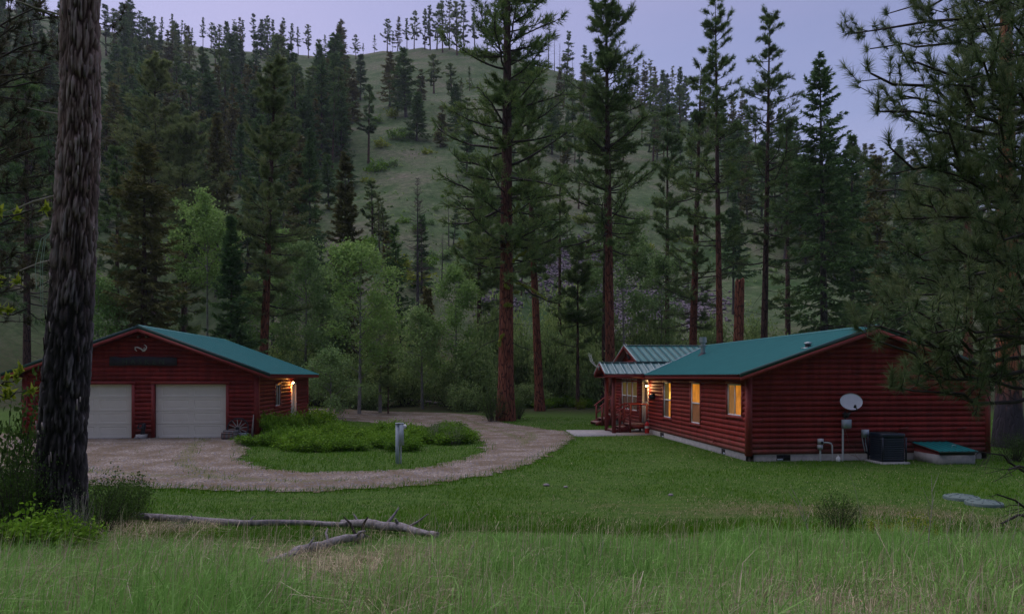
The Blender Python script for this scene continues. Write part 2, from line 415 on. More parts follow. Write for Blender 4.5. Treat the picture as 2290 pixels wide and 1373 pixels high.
def mat_terrain():
    m, nt, b = newmat('lawn_and_hillside')
    v = coords(nt, (1, 1, 1), 'World')
    n1 = noise(nt, v, .35, 5, .6); n2 = noise(nt, v, 3.0, 6, .65); n3 = noise(nt, v, 30, 4, .7)
    g = ramp(nt, n2, [(.3, (.035, .080, .012)), (.7, (.075, .135, .022))])
    thatch = ramp(nt, n3, [(.3, (.07, .058, .03)), (.7, (.17, .135, .075))])
    k = nt.nodes.new('ShaderNodeMath'); k.operation = 'ADD'; nt.links.new(n1, k.inputs[0]); nt.links.new(attr(nt, 'dryness'), k.inputs[1])
    k2 = nt.nodes.new('ShaderNodeMath'); k2.operation = 'MULTIPLY_ADD'; nt.links.new(n2, k2.inputs[0]); k2.inputs[1].default_value = .6; nt.links.new(k.outputs[0], k2.inputs[2])
    f = nt.nodes.new('ShaderNodeMapRange'); f.inputs[1].default_value = .85; f.inputs[2].default_value = 1.25; nt.links.new(k2.outputs[0], f.inputs[0])
    lawn = mixc(nt, f.outputs[0], g, thatch)
    h1 = noise(nt, v, .075, 8, .7); h2 = noise(nt, v, .9, 6, .75)
    hcol = ramp(nt, h1, [(.38, (.045, .09, .028)), (.48, (.088, .125, .056)), (.57, (.125, .138, .082)), (.67, (.165, .148, .112))])
    hv = ramp(nt, h2, [(.35, (.45, .55, .45)), (.65, (1.35, 1.3, 1.3))])
    hcol = mixc(nt, 1, hcol, hv, 'MULTIPLY')
    vo = nt.nodes.new('ShaderNodeTexVoronoi'); vo.inputs['Scale'].default_value = .8; nt.links.new(v, vo.inputs['Vector'])
    tuss = ramp(nt, vo.outputs['Distance'], [(.12, (1, 1, 1)), (.35, (0, 0, 0))])
    hcol = mixc(nt, mixc(nt, .55, (0, 0, 0), tuss), hcol, (.075, .10, .05))
    fl = ramp(nt, n3, [(.3, (.035, .03, .018)), (.7, (.085, .075, .04))])
    forest = mixc(nt, ramp(nt, n2, [(.42, (0, 0, 0)), (.6, (1, 1, 1))]), fl, (.03, .055, .014))
    c = mixc(nt, attr(nt, 'woods'), lawn, forest)
    c = mixc(nt, attr(nt, 'hill'), c, hcol)
    nt.links.new(c, b.inputs['Base Color'])
    b.inputs['Roughness'].default_value = .95; b.inputs['Specular IOR Level'].default_value = .1
    bump(nt, h2, b, .6, .25)
    return m
def mat_gravel():
    m, nt, b = newmat('pinkish_gravel')
    v = coords(nt, (1, 1, 1), 'World')
    vo = nt.nodes.new('ShaderNodeTexVoronoi'); vo.inputs['Scale'].default_value = 26; nt.links.new(v, vo.inputs['Vector'])
    n1 = noise(nt, v, .8, 6, .65); n2 = noise(nt, v, 9, 5, .7)
    peb = nt.nodes.new('ShaderNodeSeparateColor'); nt.links.new(vo.outputs['Color'], peb.inputs[0])
    st = ramp(nt, peb.outputs[0], [(0, (.10, .078, .060)), (.5, (.22, .18, .145)), (.92, (.33, .29, .255)), (1, (.52, .48, .45))])
    dirt = ramp(nt, n2, [(.3, (.095, .072, .046)), (.7, (.185, .142, .098))])
    c = mixc(nt, ramp(nt, n1, [(.42, (.05, .05, .05)), (.58, (.95, .95, .95))]), dirt, st)
    wd = nt.nodes.new('ShaderNodeMath'); wd.operation = 'MULTIPLY_ADD'; nt.links.new(n2, wd.inputs[0]); wd.inputs[1].default_value = 1.2; nt.links.new(attr(nt, 'var'), wd.inputs[2])
    mr = nt.nodes.new('ShaderNodeMapRange'); mr.inputs[1].default_value = 1.0; mr.inputs[2].default_value = 1.3; nt.links.new(wd.outputs[0], mr.inputs[0])
    c = mixc(nt, mr.outputs[0], c, (.12, .12, .05))
    nt.links.new(c, b.inputs['Base Color'])
    b.inputs['Roughness'].default_value = .95; b.inputs['Specular IOR Level'].default_value = .15
    bump(nt, vo.outputs['Distance'], b, .6, .02)
    return m
M['terrain'] = mat_terrain()
M['gravel'] = mat_gravel()
def mat_glass():
    m, nt, b = newmat('window_glass')
    nt.nodes.remove(b)
    t = nt.nodes.new('ShaderNodeBsdfTransparent'); t.inputs[0].default_value = (.9, .92, .92, 1)
    g = nt.nodes.new('ShaderNodeBsdfGlossy'); g.inputs['Roughness'].default_value = .03
    lw = nt.nodes.new('ShaderNodeLayerWeight'); lw.inputs[0].default_value = .5
    f = nt.nodes.new('ShaderNodeMath'); f.operation = 'POWER'; nt.links.new(lw.outputs['Facing'], f.inputs[0]); f.inputs[1].default_value = 5.0
    x = nt.nodes.new('ShaderNodeMixShader')
    nt.links.new(f.outputs[0], x.inputs[0]); nt.links.new(t.outputs[0], x.inputs[1]); nt.links.new(g.outputs[0], x.inputs[2])
    nt.links.new(x.outputs[0], nt.nodes['Material Output'].inputs[0])
    return m
M['glass'] = mat_glass()
GE = 1.0                                  # what exposure 0 turns into 1.0
M['amber'] = glow('lit_amber_curtain', (1.0, .35, .025), .52 * GE)
M['amber_bright'] = glow('lamp_lit_curtain', (1.0, .40, .03), .8 * GE)
M['amber_dim'] = glow('dim_amber_curtain', (.75, .33, .08), .24 * GE)
M['umber'] = glow('brown_screened_curtain', (.55, .17, .06), .16 * GE)
M['olive'] = glow('olive_blind', (.42, .28, .06), .16 * GE)
M['plum'] = glow('dark_screened_room', (.26, .12, .11), .08 * GE)
M['lampshade'] = glow('lit_lamp_shade', (1.0, .62, .10), 1.4 * GE, 5)
def mat_bulb():
    m, nt, b = newmat('lit_bulb')
    b.inputs['Emission Color'].default_value = (1, .62, .25, 1); b.inputs['Emission Strength'].default_value = 14 * GE
    m.cycles.emission_sampling = 'NONE'
    return m
M['bulb'] = mat_bulb()

# ------------------------------------------------------------------ ground and driveway
def build_terrain():
    xs = np.unique(np.concatenate([np.arange(-620, -70, 7), np.arange(-70, 80, 1.1), np.arange(80, 620, 7)]))
    ys = np.unique(np.concatenate([np.arange(-420, -6, 6), np.arange(-6, 16, .6), np.arange(16, 74, 1.1), np.arange(74, 150, 3), np.arange(150, 640, 7)]))
    X, Y = np.meshgrid(xs, ys)
    Z = ground(X, Y)
    V = np.stack([X, Y, Z], -1).reshape(-1, 3)
    nx, ny = len(xs), len(ys)
    i = np.arange(nx * ny).reshape(ny, nx)
    F = np.stack([i[:-1, :-1], i[:-1, 1:], i[1:, 1:], i[1:, :-1]], -1).reshape(-1, 4)
    mb = MB().add(V, F)
    me = mb.data('lawn_and_hillside', M['terrain'], True)
    R, D = cam_rd(X, Y)
    dry = .26 * np.exp(-((X - 5.0) / 3.2) ** 2 - ((D - 14.2) / 1.3) ** 2) + .24 * np.exp(-((X - 9) / 3.) ** 2 - ((D - 13.5) / 1.6) ** 2) - .1
    dry = dry - .15 * (1 - sstep(9.0, 11.5, D))
    hill = sstep(64, 90, D)
    woods = sstep(47, 53, D + 4 * sstep(-2, 5, X) * 0 + 1.5 * snoise(X, Y, .3, 1))
    for n, a in (('dryness', dry), ('hill', hill), ('woods', woods)):
        at = me.attributes.new(n, 'FLOAT', 'POINT'); at.data.foreach_set('value', a.ravel().astype(np.float32))
    tag(link('ground', me), 'sloping lawn rising into the grassy hillside', kind='structure')
build_terrain()

def px_poly(pts): return np.array([gpt(*p) for p in pts])
DRIVE = px_poly([(-140, 1052), (60, 1074), (190, 1085), (330, 1090), (480, 1098), (620, 1104), (760, 1098), (900, 1088), (1010, 1078), (1110, 1060), (1190, 1035),
                 (1250, 1005), (1284, 980), (1262, 965), (1205, 958), (1150, 950), (1112, 941), (1078, 931), (1000, 927), (860, 925), (740, 924.5), (664, 924), (640, 950), (577, 985), (300, 979), (50, 979), (-140, 979)])
ISLE = px_poly([(545, 1030), (600, 1049), (700, 1056), (800, 1055), (900, 1051), (980, 1041), (1050, 1024), (1084, 1005), (1078, 985), (1050, 971), (1000, 961), (900, 950), (800, 944), (700, 943), (650, 950), (590, 980), (548, 1000)])
def inpoly(P, x, y):
    c = np.zeros(np.shape(x), bool)
    n = len(P)
    for i in range(n):
        (x0, y0), (x1, y1) = P[i], P[(i + 1) % n]
        m = ((y0 > y) != (y1 > y)) & (x < (x1 - x0) * (y - y0) / (y1 - y0 + 1e-12) + x0)
        c ^= m
    return c
def polydist(P, x, y):
    d = np.full(np.shape(x), 1e9)
    n = len(P)
    for i in range(n):
        a = P[i]; b = P[(i + 1) % n]; ab = b - a
        t = np.clip(((x - a[0]) * ab[0] + (y - a[1]) * ab[1]) / (ab @ ab), 0, 1)
        d = np.minimum(d, np.hypot(x - a[0] - t * ab[0], y - a[1] - t * ab[1]))
    return d
def on_drive(x, y, jit=0.0):
    jx = jit * (snoise(x, y, 2.6, 6) + .6 * snoise(x, y, 7.3, 2)); jy = jit * (snoise(x, y, 2.6, 9) + .6 * snoise(x, y, 7.3, 13))
    return inpoly(DRIVE, x + jx, y + jy) & ~inpoly(ISLE, x + jx, y + jy)
def build_drive():
    xs = np.arange(-24, 8, .16); ys = np.arange(15, 54, .16)
    X, Y = np.meshgrid(xs, ys)
    keep = on_drive(X[:-1, :-1] + .08, Y[:-1, :-1] + .08, .3)
    d = np.minimum(polydist(DRIVE, X, Y), polydist(ISLE, X, Y))
    Z = ground(X, Y) + .02
    nx = len(xs)
    i = np.arange(X.size).reshape(X.shape)
    F = np.stack([i[:-1, :-1], i[:-1, 1:], i[1:, 1:], i[1:, :-1]], -1)[keep]
    used = np.unique(F); mp = np.zeros(X.size, int); mp[used] = np.arange(len(used))
    V = np.stack([X, Y, Z], -1).reshape(-1, 3)[used]
    edge = .55 * (1 - sstep(0, .7, d)) + .60 * np.exp(-((d - 1.8) / .45) ** 2)
    mb = MB().add(V, mp[F], edge.ravel()[used])
    o = link('driveway', mb.data('gravel_driveway', M['gravel'], True))
    tag(o, 'pinkish gravel driveway looping round the green island', kind='structure')
    # loose pebbles on it
    rng = np.random.default_rng(3)
    n = 9000
    px = rng.uniform(150, 1290, n); py = rng.uniform(926, 1100, n)
    D = CAMZ * FPX / (py - HZ); x, y = wxy(px, D)
    k = on_drive(x, y, .2); x, y = x[k], y[k]; n = len(x)
    s = rng.uniform(.012, .04, n)
    z = ground(x, y) + .02
    oct_ = np.array([(1, 0, 0), (0, 1, 0), (-1, 0, 0), (0, -1, 0), (0, 0, .8)], float)
    V = oct_[None] * s[:, None, None] * rng.uniform(.6, 1.3, (n, 5, 1)) + np.stack([x, y, z], -1)[:, None]
    F = (np.array([[0, 1, 4], [1, 2, 4], [2, 3, 4], [3, 0, 4]])[None] + np.arange(n)[:, None, None] * 5).reshape(-1, 3)
    mb = MB().add(V.reshape(-1, 3), F)
    tag(link('gravel', mb.data('gravel_pebbles', M['stone'])), 'loose pebbles scattered over the gravel driveway', kind='stuff')
build_drive()

# ------------------------------------------------------------------ building helpers
def mapper(axis, fixed, s):
    """u along the wall, d outward, z up. axis 'x': the wall runs along X at Y=fixed."""
    if axis == 'x': return lambda u, d, z: (u, fixed + s * d, z)
    return lambda u, d, z: (fixed + s * d, u, z)
def lbox(mb, Mp, u0, u1, d0, d1, z0, z1):
    return mb.hexa([Mp(*c) for c in ((u0, d0, z0), (u1, d0, z0), (u1, d1, z0), (u0, d1, z0), (u0, d0, z1), (u1, d0, z1), (u1, d1, z1), (u0, d1, z1))])
def lquad(mb, Mp, u0, u1, d, z0, z1):
    return mb.add([Mp(u0, d, z0), Mp(u1, d, z0), Mp(u1, d, z1), Mp(u0, d, z1)], [[0, 1, 2, 3]])
def wall_with_holes(parent, name, Mp, u0, u1, z0, z1, holes, mat, d=-.004):
    us = sorted({u0, u1, *[h[0] for h in holes], *[h[1] for h in holes]})
    zs = sorted({z0, z1, *[h[2] for h in holes], *[h[3] for h in holes]})
    mb = MB()
    for a, b in zip(us, us[1:]):
        for c, e in zip(zs, zs[1:]):
            um, zm = (a + b) / 2, (c + e) / 2
            if any(h[0] < um < h[1] and h[2] < zm < h[3] for h in holes): continue
            lquad(mb, Mp, a, b, d, c, e)
    return part(name, mb, mat, parent)
_rl = random.Random(4)
def siding(parent, Mp, zb, h, nrow, span, holes, mat, bulge=.056):
    """Half-round log courses, one object per piece. span(zmid) -> (u0, u1)."""
    for i in range(nrow):
        z0 = zb + i * h; z1 = z0 + h
        u0, u1 = span(z0 + h * .55)
        if u1 - u0 < .12: continue
        segs = [(u0, u1)]
        for a, b, c, e in holes:
            if min(z1, e) - max(z0, c) > .35 * h:
                ns = []
                for p, q in segs:
                    if b <= p or a >= q: ns.append((p, q)); continue
                    if a - p > .03: ns.append((p, a))
                    if q - b > .03: ns.append((b, q))
                segs = ns
        for p, q in segs:
            cut = [p, q]
            if q - p > 5.5: cut = [p, p + (q - p) * _rl.uniform(.35, .65), q]   # butt joints in long courses
            for a, b in zip(cut, cut[1:]):
                b2 = b - (.012 if b != q else 0)
                t = np.linspace(0, 1, 8)
                dd = bulge * (np.sin(np.pi * np.clip(t, .0, 1)) ** .62) + _rl.uniform(-.0025, .0025)
                dd[0] = dd[-1] = 0.0
                zz = z0 + t * h
                V = [Mp(a, d, z) for d, z in zip(dd, zz)] + [Mp(b2, d, z) for d, z in zip(dd, zz)]
                k = 8
                mb = MB().add(V, [[j, j + 1, k + j + 1, k + j] for j in range(k - 1)])
                mb.add(V[:k], [list(range(k))]); mb.add(V[k:], [list(range(k))])
                o = part('siding_log', mb, mat, parent, True)
                sm = np.ones(len(o.data.polygons), bool); sm[-2:] = False
                o.data.polygons.foreach_set('use_smooth', sm)
def window(parent, Mp, u0, u1, z0, z1, style, cur, trim=.10, bar=.05):
    """One window: white frame, panes, curtains set behind the glass, red trim boards round it."""
    w = MB()
    f = .045
    lbox(w, Mp, u0, u1, -.02, .028, z0, z0 + f); lbox(w, Mp, u0, u1, -.02, .028, z1 - f, z1)
    lbox(w, Mp, u0, u0 + f, -.02, .026, z0 + f, z1 - f); lbox(w, Mp, u1 - f, u1, -.02, .026, z0 + f, z1 - f)
    win = part('window', w, M['vinyl'], parent)
    mid = MB(); panes = []
    um, zm = (u0 + u1) / 2, z0 + (z1 - z0) * .5
    if style == 'slider':
        lbox(mid, Mp, um - .025, um + .025, -.015, .022, z0 + f, z1 - f)
        panes = [(u0 + f, um - .025, z0 + f, z1 - f), (um + .025, u1 - f, z0 + f, z1 - f)]
    elif style == 'hung':
        lbox(mid, Mp, u0 + f, u1 - f, -.015, .022, zm - .03, zm + .03)
        panes = [(u0 + f, u1 - f, z0 + f, zm - .03), (u0 + f, u1 - f, zm + .03, z1 - f)]
    else:
        panes = [(u0 + f, u1 - f, z0 + f, z1 - f)]
    if mid.n: part('sash_bar', mid, M['vinyl'], win, local=True)
    for p in panes: part('pane', lquad(MB(), Mp, p[0], p[1], -.004, p[2], p[3]), M['glass'], win, local=True)
    for (a, b, c, e, mt, dep) in cur:
        ua, ub = u0 + (u1 - u0) * a, u0 + (u1 - u0) * b
        za, zb = z0 + (z1 - z0) * c, z0 + (z1 - z0) * e
        mb = MB(); n = 10
        us = np.linspace(ua, ub, n * 2 + 1)
        ds = -dep + 0 * us
        V = [Mp(u, d, za) for u, d in zip(us, ds)] + [Mp(u, d, zb) for u, d in zip(us, ds)]
        k = n * 2 + 1
        mb.add(V, [[j, j + 1, k + j + 1, k + j] for j in range(k - 1)])
        part('curtain', mb, M[mt], win, local=True)
    part('recess', lbox(lbox(lbox(MB(), Mp, u0 - .05, u0, -.32, -.01, z0, z1), Mp, u1, u1 + .05, -.32, -.01, z0, z1), Mp, u0 - .05, u1 + .05, -.36, -.32, z0 - .05, z1 + .05), M['old_wood'], win, local=True)
    if trim:
        t = MB()
        lbox(t, Mp, u0 - trim, u1 + trim, 0, .062, z1, z1 + trim); lbox(t, Mp, u0 - trim, u1 + trim, 0, .066, z0 - trim, z0)
        lbox(t, Mp, u0 - trim, u0, 0, .06, z0, z1); lbox(t, Mp, u1, u1 + trim, 0, .06, z0, z1)
        part('trim', t, M['red_trim'], win, local=True)
    return win
def roof_side(parent, e0, e1, r0, r1, n, ribs, rh, mat, seam=None, lift=.012):
    """n metal panels between the eave line e0-e1 and the ridge line r0-r1, ribs standing up along each."""
    e0, e1, r0, r1 = map(lambda p: np.array(p, float), (e0, e1, r0, r1))
    nv = nrm(np.cross(e1 - e0, r0 - e0)); nv = nv if nv[2] > 0 else -nv
    L = np.linalg.norm(e1 - e0); w = L / n
    al = (e1 - e0) / L
    prof = [(0, 0)]
    sp = w / ribs
    for k in range(ribs):
        c = sp * (k + .5)
        b, t = (.026, .012) if not seam or seam.name.startswith('green_roof') else (.011, .007)
        prof += [(c - b, 0), (c - t, rh), (c + t, rh), (c + b, 0)]
    prof += [(w, 0)]
    up = r0 - e0
    V = [al * a + nv * (b + lift) for a, b in prof] + [al * a + nv * (b + lift) + up for a, b in prof]
    k = len(prof)
    me = MB().add(V, [[j, j + 1, k + j + 1, k + j] for j in range(k - 1)]).data('roof_panel', mat)
    if seam:
        me.materials.append(seam)
        idx = np.zeros(k - 1, int); idx[[j for j in range(k - 1) if (j - 1) % 4 in (0, 1, 2) and 0 < j < k - 2]] = 1
        me.polygons.foreach_set('material_index', idx.astype(np.int32))
    for i in range(n):
        link('roof_panel', me, parent, tuple(e0 + al * w * i - np.array(parent.location)))
def slab_between(mb, e0, e1, r0, r1, t):
    e0, e1, r0, r1 = map(lambda p: np.array(p, float), (e0, e1, r0, r1))
    dz = np.array([0, 0, t])
    return mb.hexa([e0 - dz, e1 - dz, r1 - dz, r0 - dz, e0, e1, r1, r0])
def board(mb, p, q, out, h, t=.04, drop=0.0):
    """A board from p to q (top edge), h tall, t thick towards `out`."""
    p = np.array(p, float) - (0, 0, drop); q = np.array(q, float) - (0, 0, drop); o = np.array(out, float) * t; dz = np.array([0, 0, h])
    return mb.hexa([p - dz, q - dz, q - dz + o, p - dz + o, p, q, q + o, p + o])
def gable_wall(parent, Mp, u0, u1, z0, zw, pitch, mat, name='gable_wall', d=-.004):
    um = (u0 + u1) / 2
    mb = MB().add([Mp(u0, d, z0), Mp(u1, d, z0), Mp(u1, d, zw), Mp(um, d, zw + pitch * (um - u0)), Mp(u0, d, zw)], [[0, 1, 2, 3, 4]])
    return part(name, mb, mat, parent)

# ------------------------------------------------------------------ the log house
HX0, HX1, HY0, HY1 = 9.82, 18.25, 21.60, 39.6
HXM = (HX0 + HX1) / 2
EV = 9.40; EZ = 2.86; RZ = 4.44; OV = .40
PITCH = (RZ - EZ) / (HXM - EV)
def build_house():
    h = thing('log_house', 'long red log-sided house with green metal roof and lit windows', 'house', (HXM, HY0, 0))
    EVR = 2 * HXM - EV
    left = mapper('y', HX0, -1); front = mapper('x', HY0, -1); right = mapper('y', HX1, 1); back = mapper('x', HY1, 1)
    # foundation
    mb = MB()
    lbox(mb, front, HX0 + .012, HX1 - .012, -.2, -.012, -.3, .25)
    lbox(mb, left, HY0 + .012, HY1 - .012, -.2, -.012, -.3, .25)
    lbox(mb, right, HY0 + .012, HY1 - .012, -.2, -.012, -.3, .25)
    lbox(mb, back, HX0 + .012, HX1 - .012, -.2, -.012, -.3, .25)
    part('foundation', mb, M['concrete'], h)
    wl = [(22.02, 23.18, 1.45, 2.53), (25.78, 26.78, .93, 2.53), (29.25, 30.28, .95, 2.53)]
    trip = [(34.62 + i * 1.07, 34.62 + i * 1.07 + 1.02, .99, 2.50) for i in range(3)]
    tran = [(a, b, 2.58, 2.76) for a, b, _, _ in trip]
    door = (32.72, 33.62, .47, 2.55)
    holes = wl + trip + tran + [door]
    zt = 2.84
    wall_with_holes(h, 'wall', left, HY0, HY1, .23, zt, holes, M['red'])
    gable_wall(h, front, HX0, HX1, .23, 2.84, PITCH, M['red'])
    gable_wall(h, back, HX0, HX1, .23, 2.84, PITCH, M['red'])
    wall_with_holes(h, 'wall', right, HY0, HY1, .23, zt, [], M['red'])
    T = .1
    big = [(a - T, b + T, c - T, d + T) for a, b, c, d in wl] + [(trip[0][0] - T, trip[2][1] + T, .89, 2.84), (door[0] - T, door[1] + T, .2, 2.65)]
    hh = .1745
    siding(h, left, .23, hh, 15, lambda z: (HY0 + .11, HY1 - .1), big, M['red'])
    def sp(z):
        k = max(0, (z + hh * .45 - 2.80) / PITCH)
        return (HX0 + .11 + max(0, k - .11), HX1 - .11 - max(0, k - .11))
    siding(h, front, .23, hh, 24, sp, [], M['red'])
    for (x, y) in ((HX0, HY0), (HX1, HY0)):
        s = 1 if x == HX0 else -1
        mb = MB().box(x - s * .065, x + s * .115, y - .068, y + .115, .18, 2.80)
        part('corner_trim', mb, M['red_trim'], h)
    # vents in the foundation
    for mp, a, b in ((front, on_y(1737, HY0), on_y(1768, HY0)), (left, on_x(1613, HX0), on_x(1621, HX0) ), (left, on_x(1476, HX0), on_x(1484, HX0))):
        a, b = min(a, b), max(a, b)
        v = part('foundation_vent', lbox(MB(), mp, a, b, -.03, -.006, .02, .21), M['black'], h)
        part('vent_bar', lbox(MB(), mp, (a + b) / 2 - .01, (a + b) / 2 + .01, -.005, .0, .02, .21), M['iron'], v, local=True)
        part('vent_flap', lbox(MB(), mp, a + .02, a + (b - a) * .46, -.005, .002, .02, .085), M['grey_box'], v, local=True)
    # windows
    window(h, left, *wl[0], 'slider', [(.02, .48, .03, .97, 'amber', .022), (.52, .98, .03, .97, 'amber_dim', .022)])
    window(h, left, *wl[1], 'hung', [(.03, .97, .5, .97, 'amber', .022), (.03, .97, .03, .5, 'umber', .022)])
    w3 = window(h, left, *wl[2], 'hung', [(.45, .97, .5, .97, 'olive', .022), (.02, .45, .5, .97, 'amber_bright', .022), (.48, .97, .03, .5, 'plum', .022), (.02, .48, .03, .5, 'amber', .022)])
    cy = 29.25 + 1.03 * .22
    mb = MB().hexa([left(cy - .16, -.016, 1.80), left(cy + .2, -.016, 1.80), left(cy + .2, -.012, 1.80), left(cy - .16, -.012, 1.80), left(cy - .04, -.016, 2.14), left(cy + .08, -.016, 2.14), left(cy + .08, -.012, 2.14), left(cy - .04, -.012, 2.14)])
    part('lamp_shade', mb, M['lampshade'], w3, local=True)
    for i, (a, b, c, d) in enumerate(trip):
        window(h, left, a, b, c, d, 'hung', [(.03, .97, .5, .97, 'olive', .022), (.03, .97, .03, .5, 'plum', .022)], trim=0)
        a, b, c, d = tran[i]
        window(h, left, a, b, c, d, 'fixed', [(.03, .97, .03, .97, 'plum', .022)], trim=0)
    t = MB()
    for a, b in ((trip[0][0] - .1, trip[0][0]), (trip[2][1], trip[2][1] + .1)): lbox(t, left, a, b, 0, .06, .99, 2.84)
    lbox(t, left, trip[0][0] - .1, trip[2][1] + .1, 0, .066, .89, .99)
    for i in (0, 1): lbox(t, left, trip[i][1], trip[i + 1][0], 0, .05, .99, 2.84)
    lbox(t, left, trip[0][0], trip[2][1], 0, .058, 2.50, 2.58)
    part('window_surround', t, M['red_trim'], h)
    # front door
    d = part('door', lbox(MB(), left, door[0], door[1], -.07, -.03, door[2], door[3]), M['white_door'], h)
    part('door_window', lbox(MB(), left, door[0] + .16, door[1] - .16, -.03, -.022, 1.55, 2.42), M['plum'], d, local=True)
    part('door_panel', lbox(lbox(MB(), left, door[0] + .14, door[0] + .42, -.03, -.02, .62, 1.3), left, door[1] - .42, door[1] - .14, -.03, -.02, .62, 1.3), M['white_door'], d, local=True)
    part('handle', MB().cyl(left(door[1] - .08, -.03, 1.42), left(door[1] - .08, .03, 1.42), .03), M['iron'], d, local=True)
    part('door_frame', lbox(lbox(lbox(MB(), left, door[0] - .08, door[0], -.07, .05, .4, 2.55), left, door[1], door[1] + .08, -.07, .05, .4, 2.55), left, door[0] - .08, door[1] + .08, -.07, .052, 2.55, 2.63), M['vinyl'], h)
    # porch lamp: wall arm, lantern, bulb
    ly = 32.42; lz = 2.33
    lamp = part('porch_lamp', MB().cyl(left(ly, 0, lz + .02), left(ly, .05, lz + .02), .06), M['iron'], h)
    part('lamp_arm', MB().tube([left(ly, .04, lz + .04), left(ly, .12, lz + .12), left(ly, .2, lz + .10)], .012), M['iron'], lamp, local=True)
    part('lamp_cap', MB().lathe([(.02, .1), (.09, .05)], 12, left(ly, .2, lz)), M['iron'], lamp, local=True)
    part('bulb', MB().lathe([(.0, -.05), (.035, -.035), (.045, 0), (.035, .03), (.0, .045)], 10, left(ly, .2, lz)), M['bulb'], lamp, True, local=True)
    # main roof
    y0, y1 = HY0 - OV, HY1 + OV
    for s in (1, -1):
        e = HXM - s * (HXM - EV)
        eo, rg = (e, EZ), (HXM, RZ)
        part('roof_deck', slab_between(MB(), (e, y0 + .03, EZ - .02), (e, y1, EZ - .02), (HXM, y0 + .03, RZ - .02), (HXM, y1, RZ - .02), .07), M['dark_red'], h)
        roof_side(h, (e - s * .03, y0, EZ - .01), (e - s * .03, y1, EZ - .01), (HXM, y0, RZ), (HXM, y1, RZ), 20, 4, .034, M['green_metal'], M['rib'])
        mb = MB(); board(mb, (e, y0, EZ - .035), (e, y1, EZ - .035), (s, 0, 0), .15, .035)
        part('fascia', mb, M['red_trim'], h)
        mb = MB().box(*sorted((e + s * .035, HX0 if s > 0 else HX1)), y0 + .05, y1, EZ - .135, EZ - .115)
        part('soffit', mb, M['dark_red'], h)
        mb = MB(); board(mb, (e - s * .02, y0 - .035, EZ - .09), (HXM, y0 - .035, RZ - .085), (0, 1, 0), .14, .04)
        part('rake_board', mb, M['red_trim'], h)
        mb = MB(); board(mb, (e - s * .035, y0 - .045, EZ + .035), (HXM, y0 - .045, RZ + .04), (0, 1, 0), .125, .05)
        part('rake_flashing', mb, M['green_trim'], h)
    mb = MB()
    for s in (1, -1):
        mb.add([(HXM - s * .17, y0 - .05, RZ - .055 + .045), (HXM, y0 - .05, RZ + .06), (HXM, y1, RZ + .06), (HXM - s * .17, y1, RZ - .055 + .045)], [[0, 1, 2, 3]])
    part('ridge_cap', mb, M['green_metal'], h)
    # entry gable over the tall windows
    gy0, gy1, gz0, gzr, gx = 33.42, 38.28, 3.53, 4.41, 9.42
    gym = (gy0 + gy1) / 2
    gp = (gzr - gz0) / (gym - gy0)
    gm = mapper('y', 9.78, -1)
    part('gable_wall', MB().add([gm(gy0 + .4, 0, 2.8), gm(gy1 - .4, 0, 2.8), gm(gy1 - .4, 0, gz0 + gp * .4 - .06), gm(gym, 0, gzr - .06), gm(gy0 + .4, 0, gz0 + gp * .4 - .06)], [[0, 1, 2, 3, 4]]), M['red'], h)
    siding(h, gm, 2.95, hh, 9, lambda z: (gy0 + .4 + max(0, (z + .08 - gz0 - gp * .4 + .06) / gp), gy1 - .4 - max(0, (z + .08 - gz0 - gp * .4 + .06) / gp)), [], M['red'])
    part('gable_cheek', MB().box(9.80, 12.2, gy0 + .40, gy0 + .44, 2.8, gz0 + gp * .4 - .08), M['red'], h)
    part('gable_cheek', MB().box(9.80, 12.2, gy1 - .44, gy1 - .40, 2.8, gz0 + gp * .4 - .08), M['red'], h)
    for s, gy in ((1, gy0), (-1, gy1)):
        part('roof_deck', slab_between(MB(), (gx + .03, gy, gz0 - .02), (12.2, gy, gz0 - .02), (gx + .03, gym, gzr - .02), (HXM - .05, gym, gzr - .02), .06), M['dark_red'], h)
        roof_side(h, (gx, gy, gz0), (gx + 4.6, gy, gz0), (gx, gym, gzr), (gx + 4.6, gym, gzr), 6, 2, .03, M['gable_metal'], M['green_trim'])
        mb = MB(); board(mb, (gx - .03, gy, gz0 + .02), (gx - .03, gym, gzr + .03), (1, 0, 0), .17, .035); part('rake_board', mb, M['red_trim'], h)
        mb = MB(); board(mb, (gx - .04, gy - s * .02, gz0 + .06), (gx - .04, gym, gzr + .07), (1, 0, 0), .05, .05); part('rake_flashing', mb, M['seam'], h)
        mb = MB(); board(mb, (gx, gy, gz0 - .01), (12.0, gy, gz0 - .01), (0, s, 0), .06, .03); part('fascia', mb, M['green_trim'], h)
        # valley flashing lying along the two roofs' joint
        pe = np.array([EV + (gz0 - EZ) / PITCH, gy, gz0 + .045]); pr = np.array([EV + (gzr - EZ) / PITCH, gym, gzr + .045])
        mb = MB().tube([pe, (pe + pr) / 2, pr], .03, 5); part('valley_flashing', mb, M['steel'], h)
    part('ridge_cap', MB().box(gx - .04, HXM - .2, gym - .10, gym + .10, gzr + .03, gzr + .055), M['seam'], h)
    # porch roof
    py0, py1, pz0, pzr, pxl = 32.0, 34.4, 2.90, 3.45, 7.50
    pym = (py0 + py1) / 2
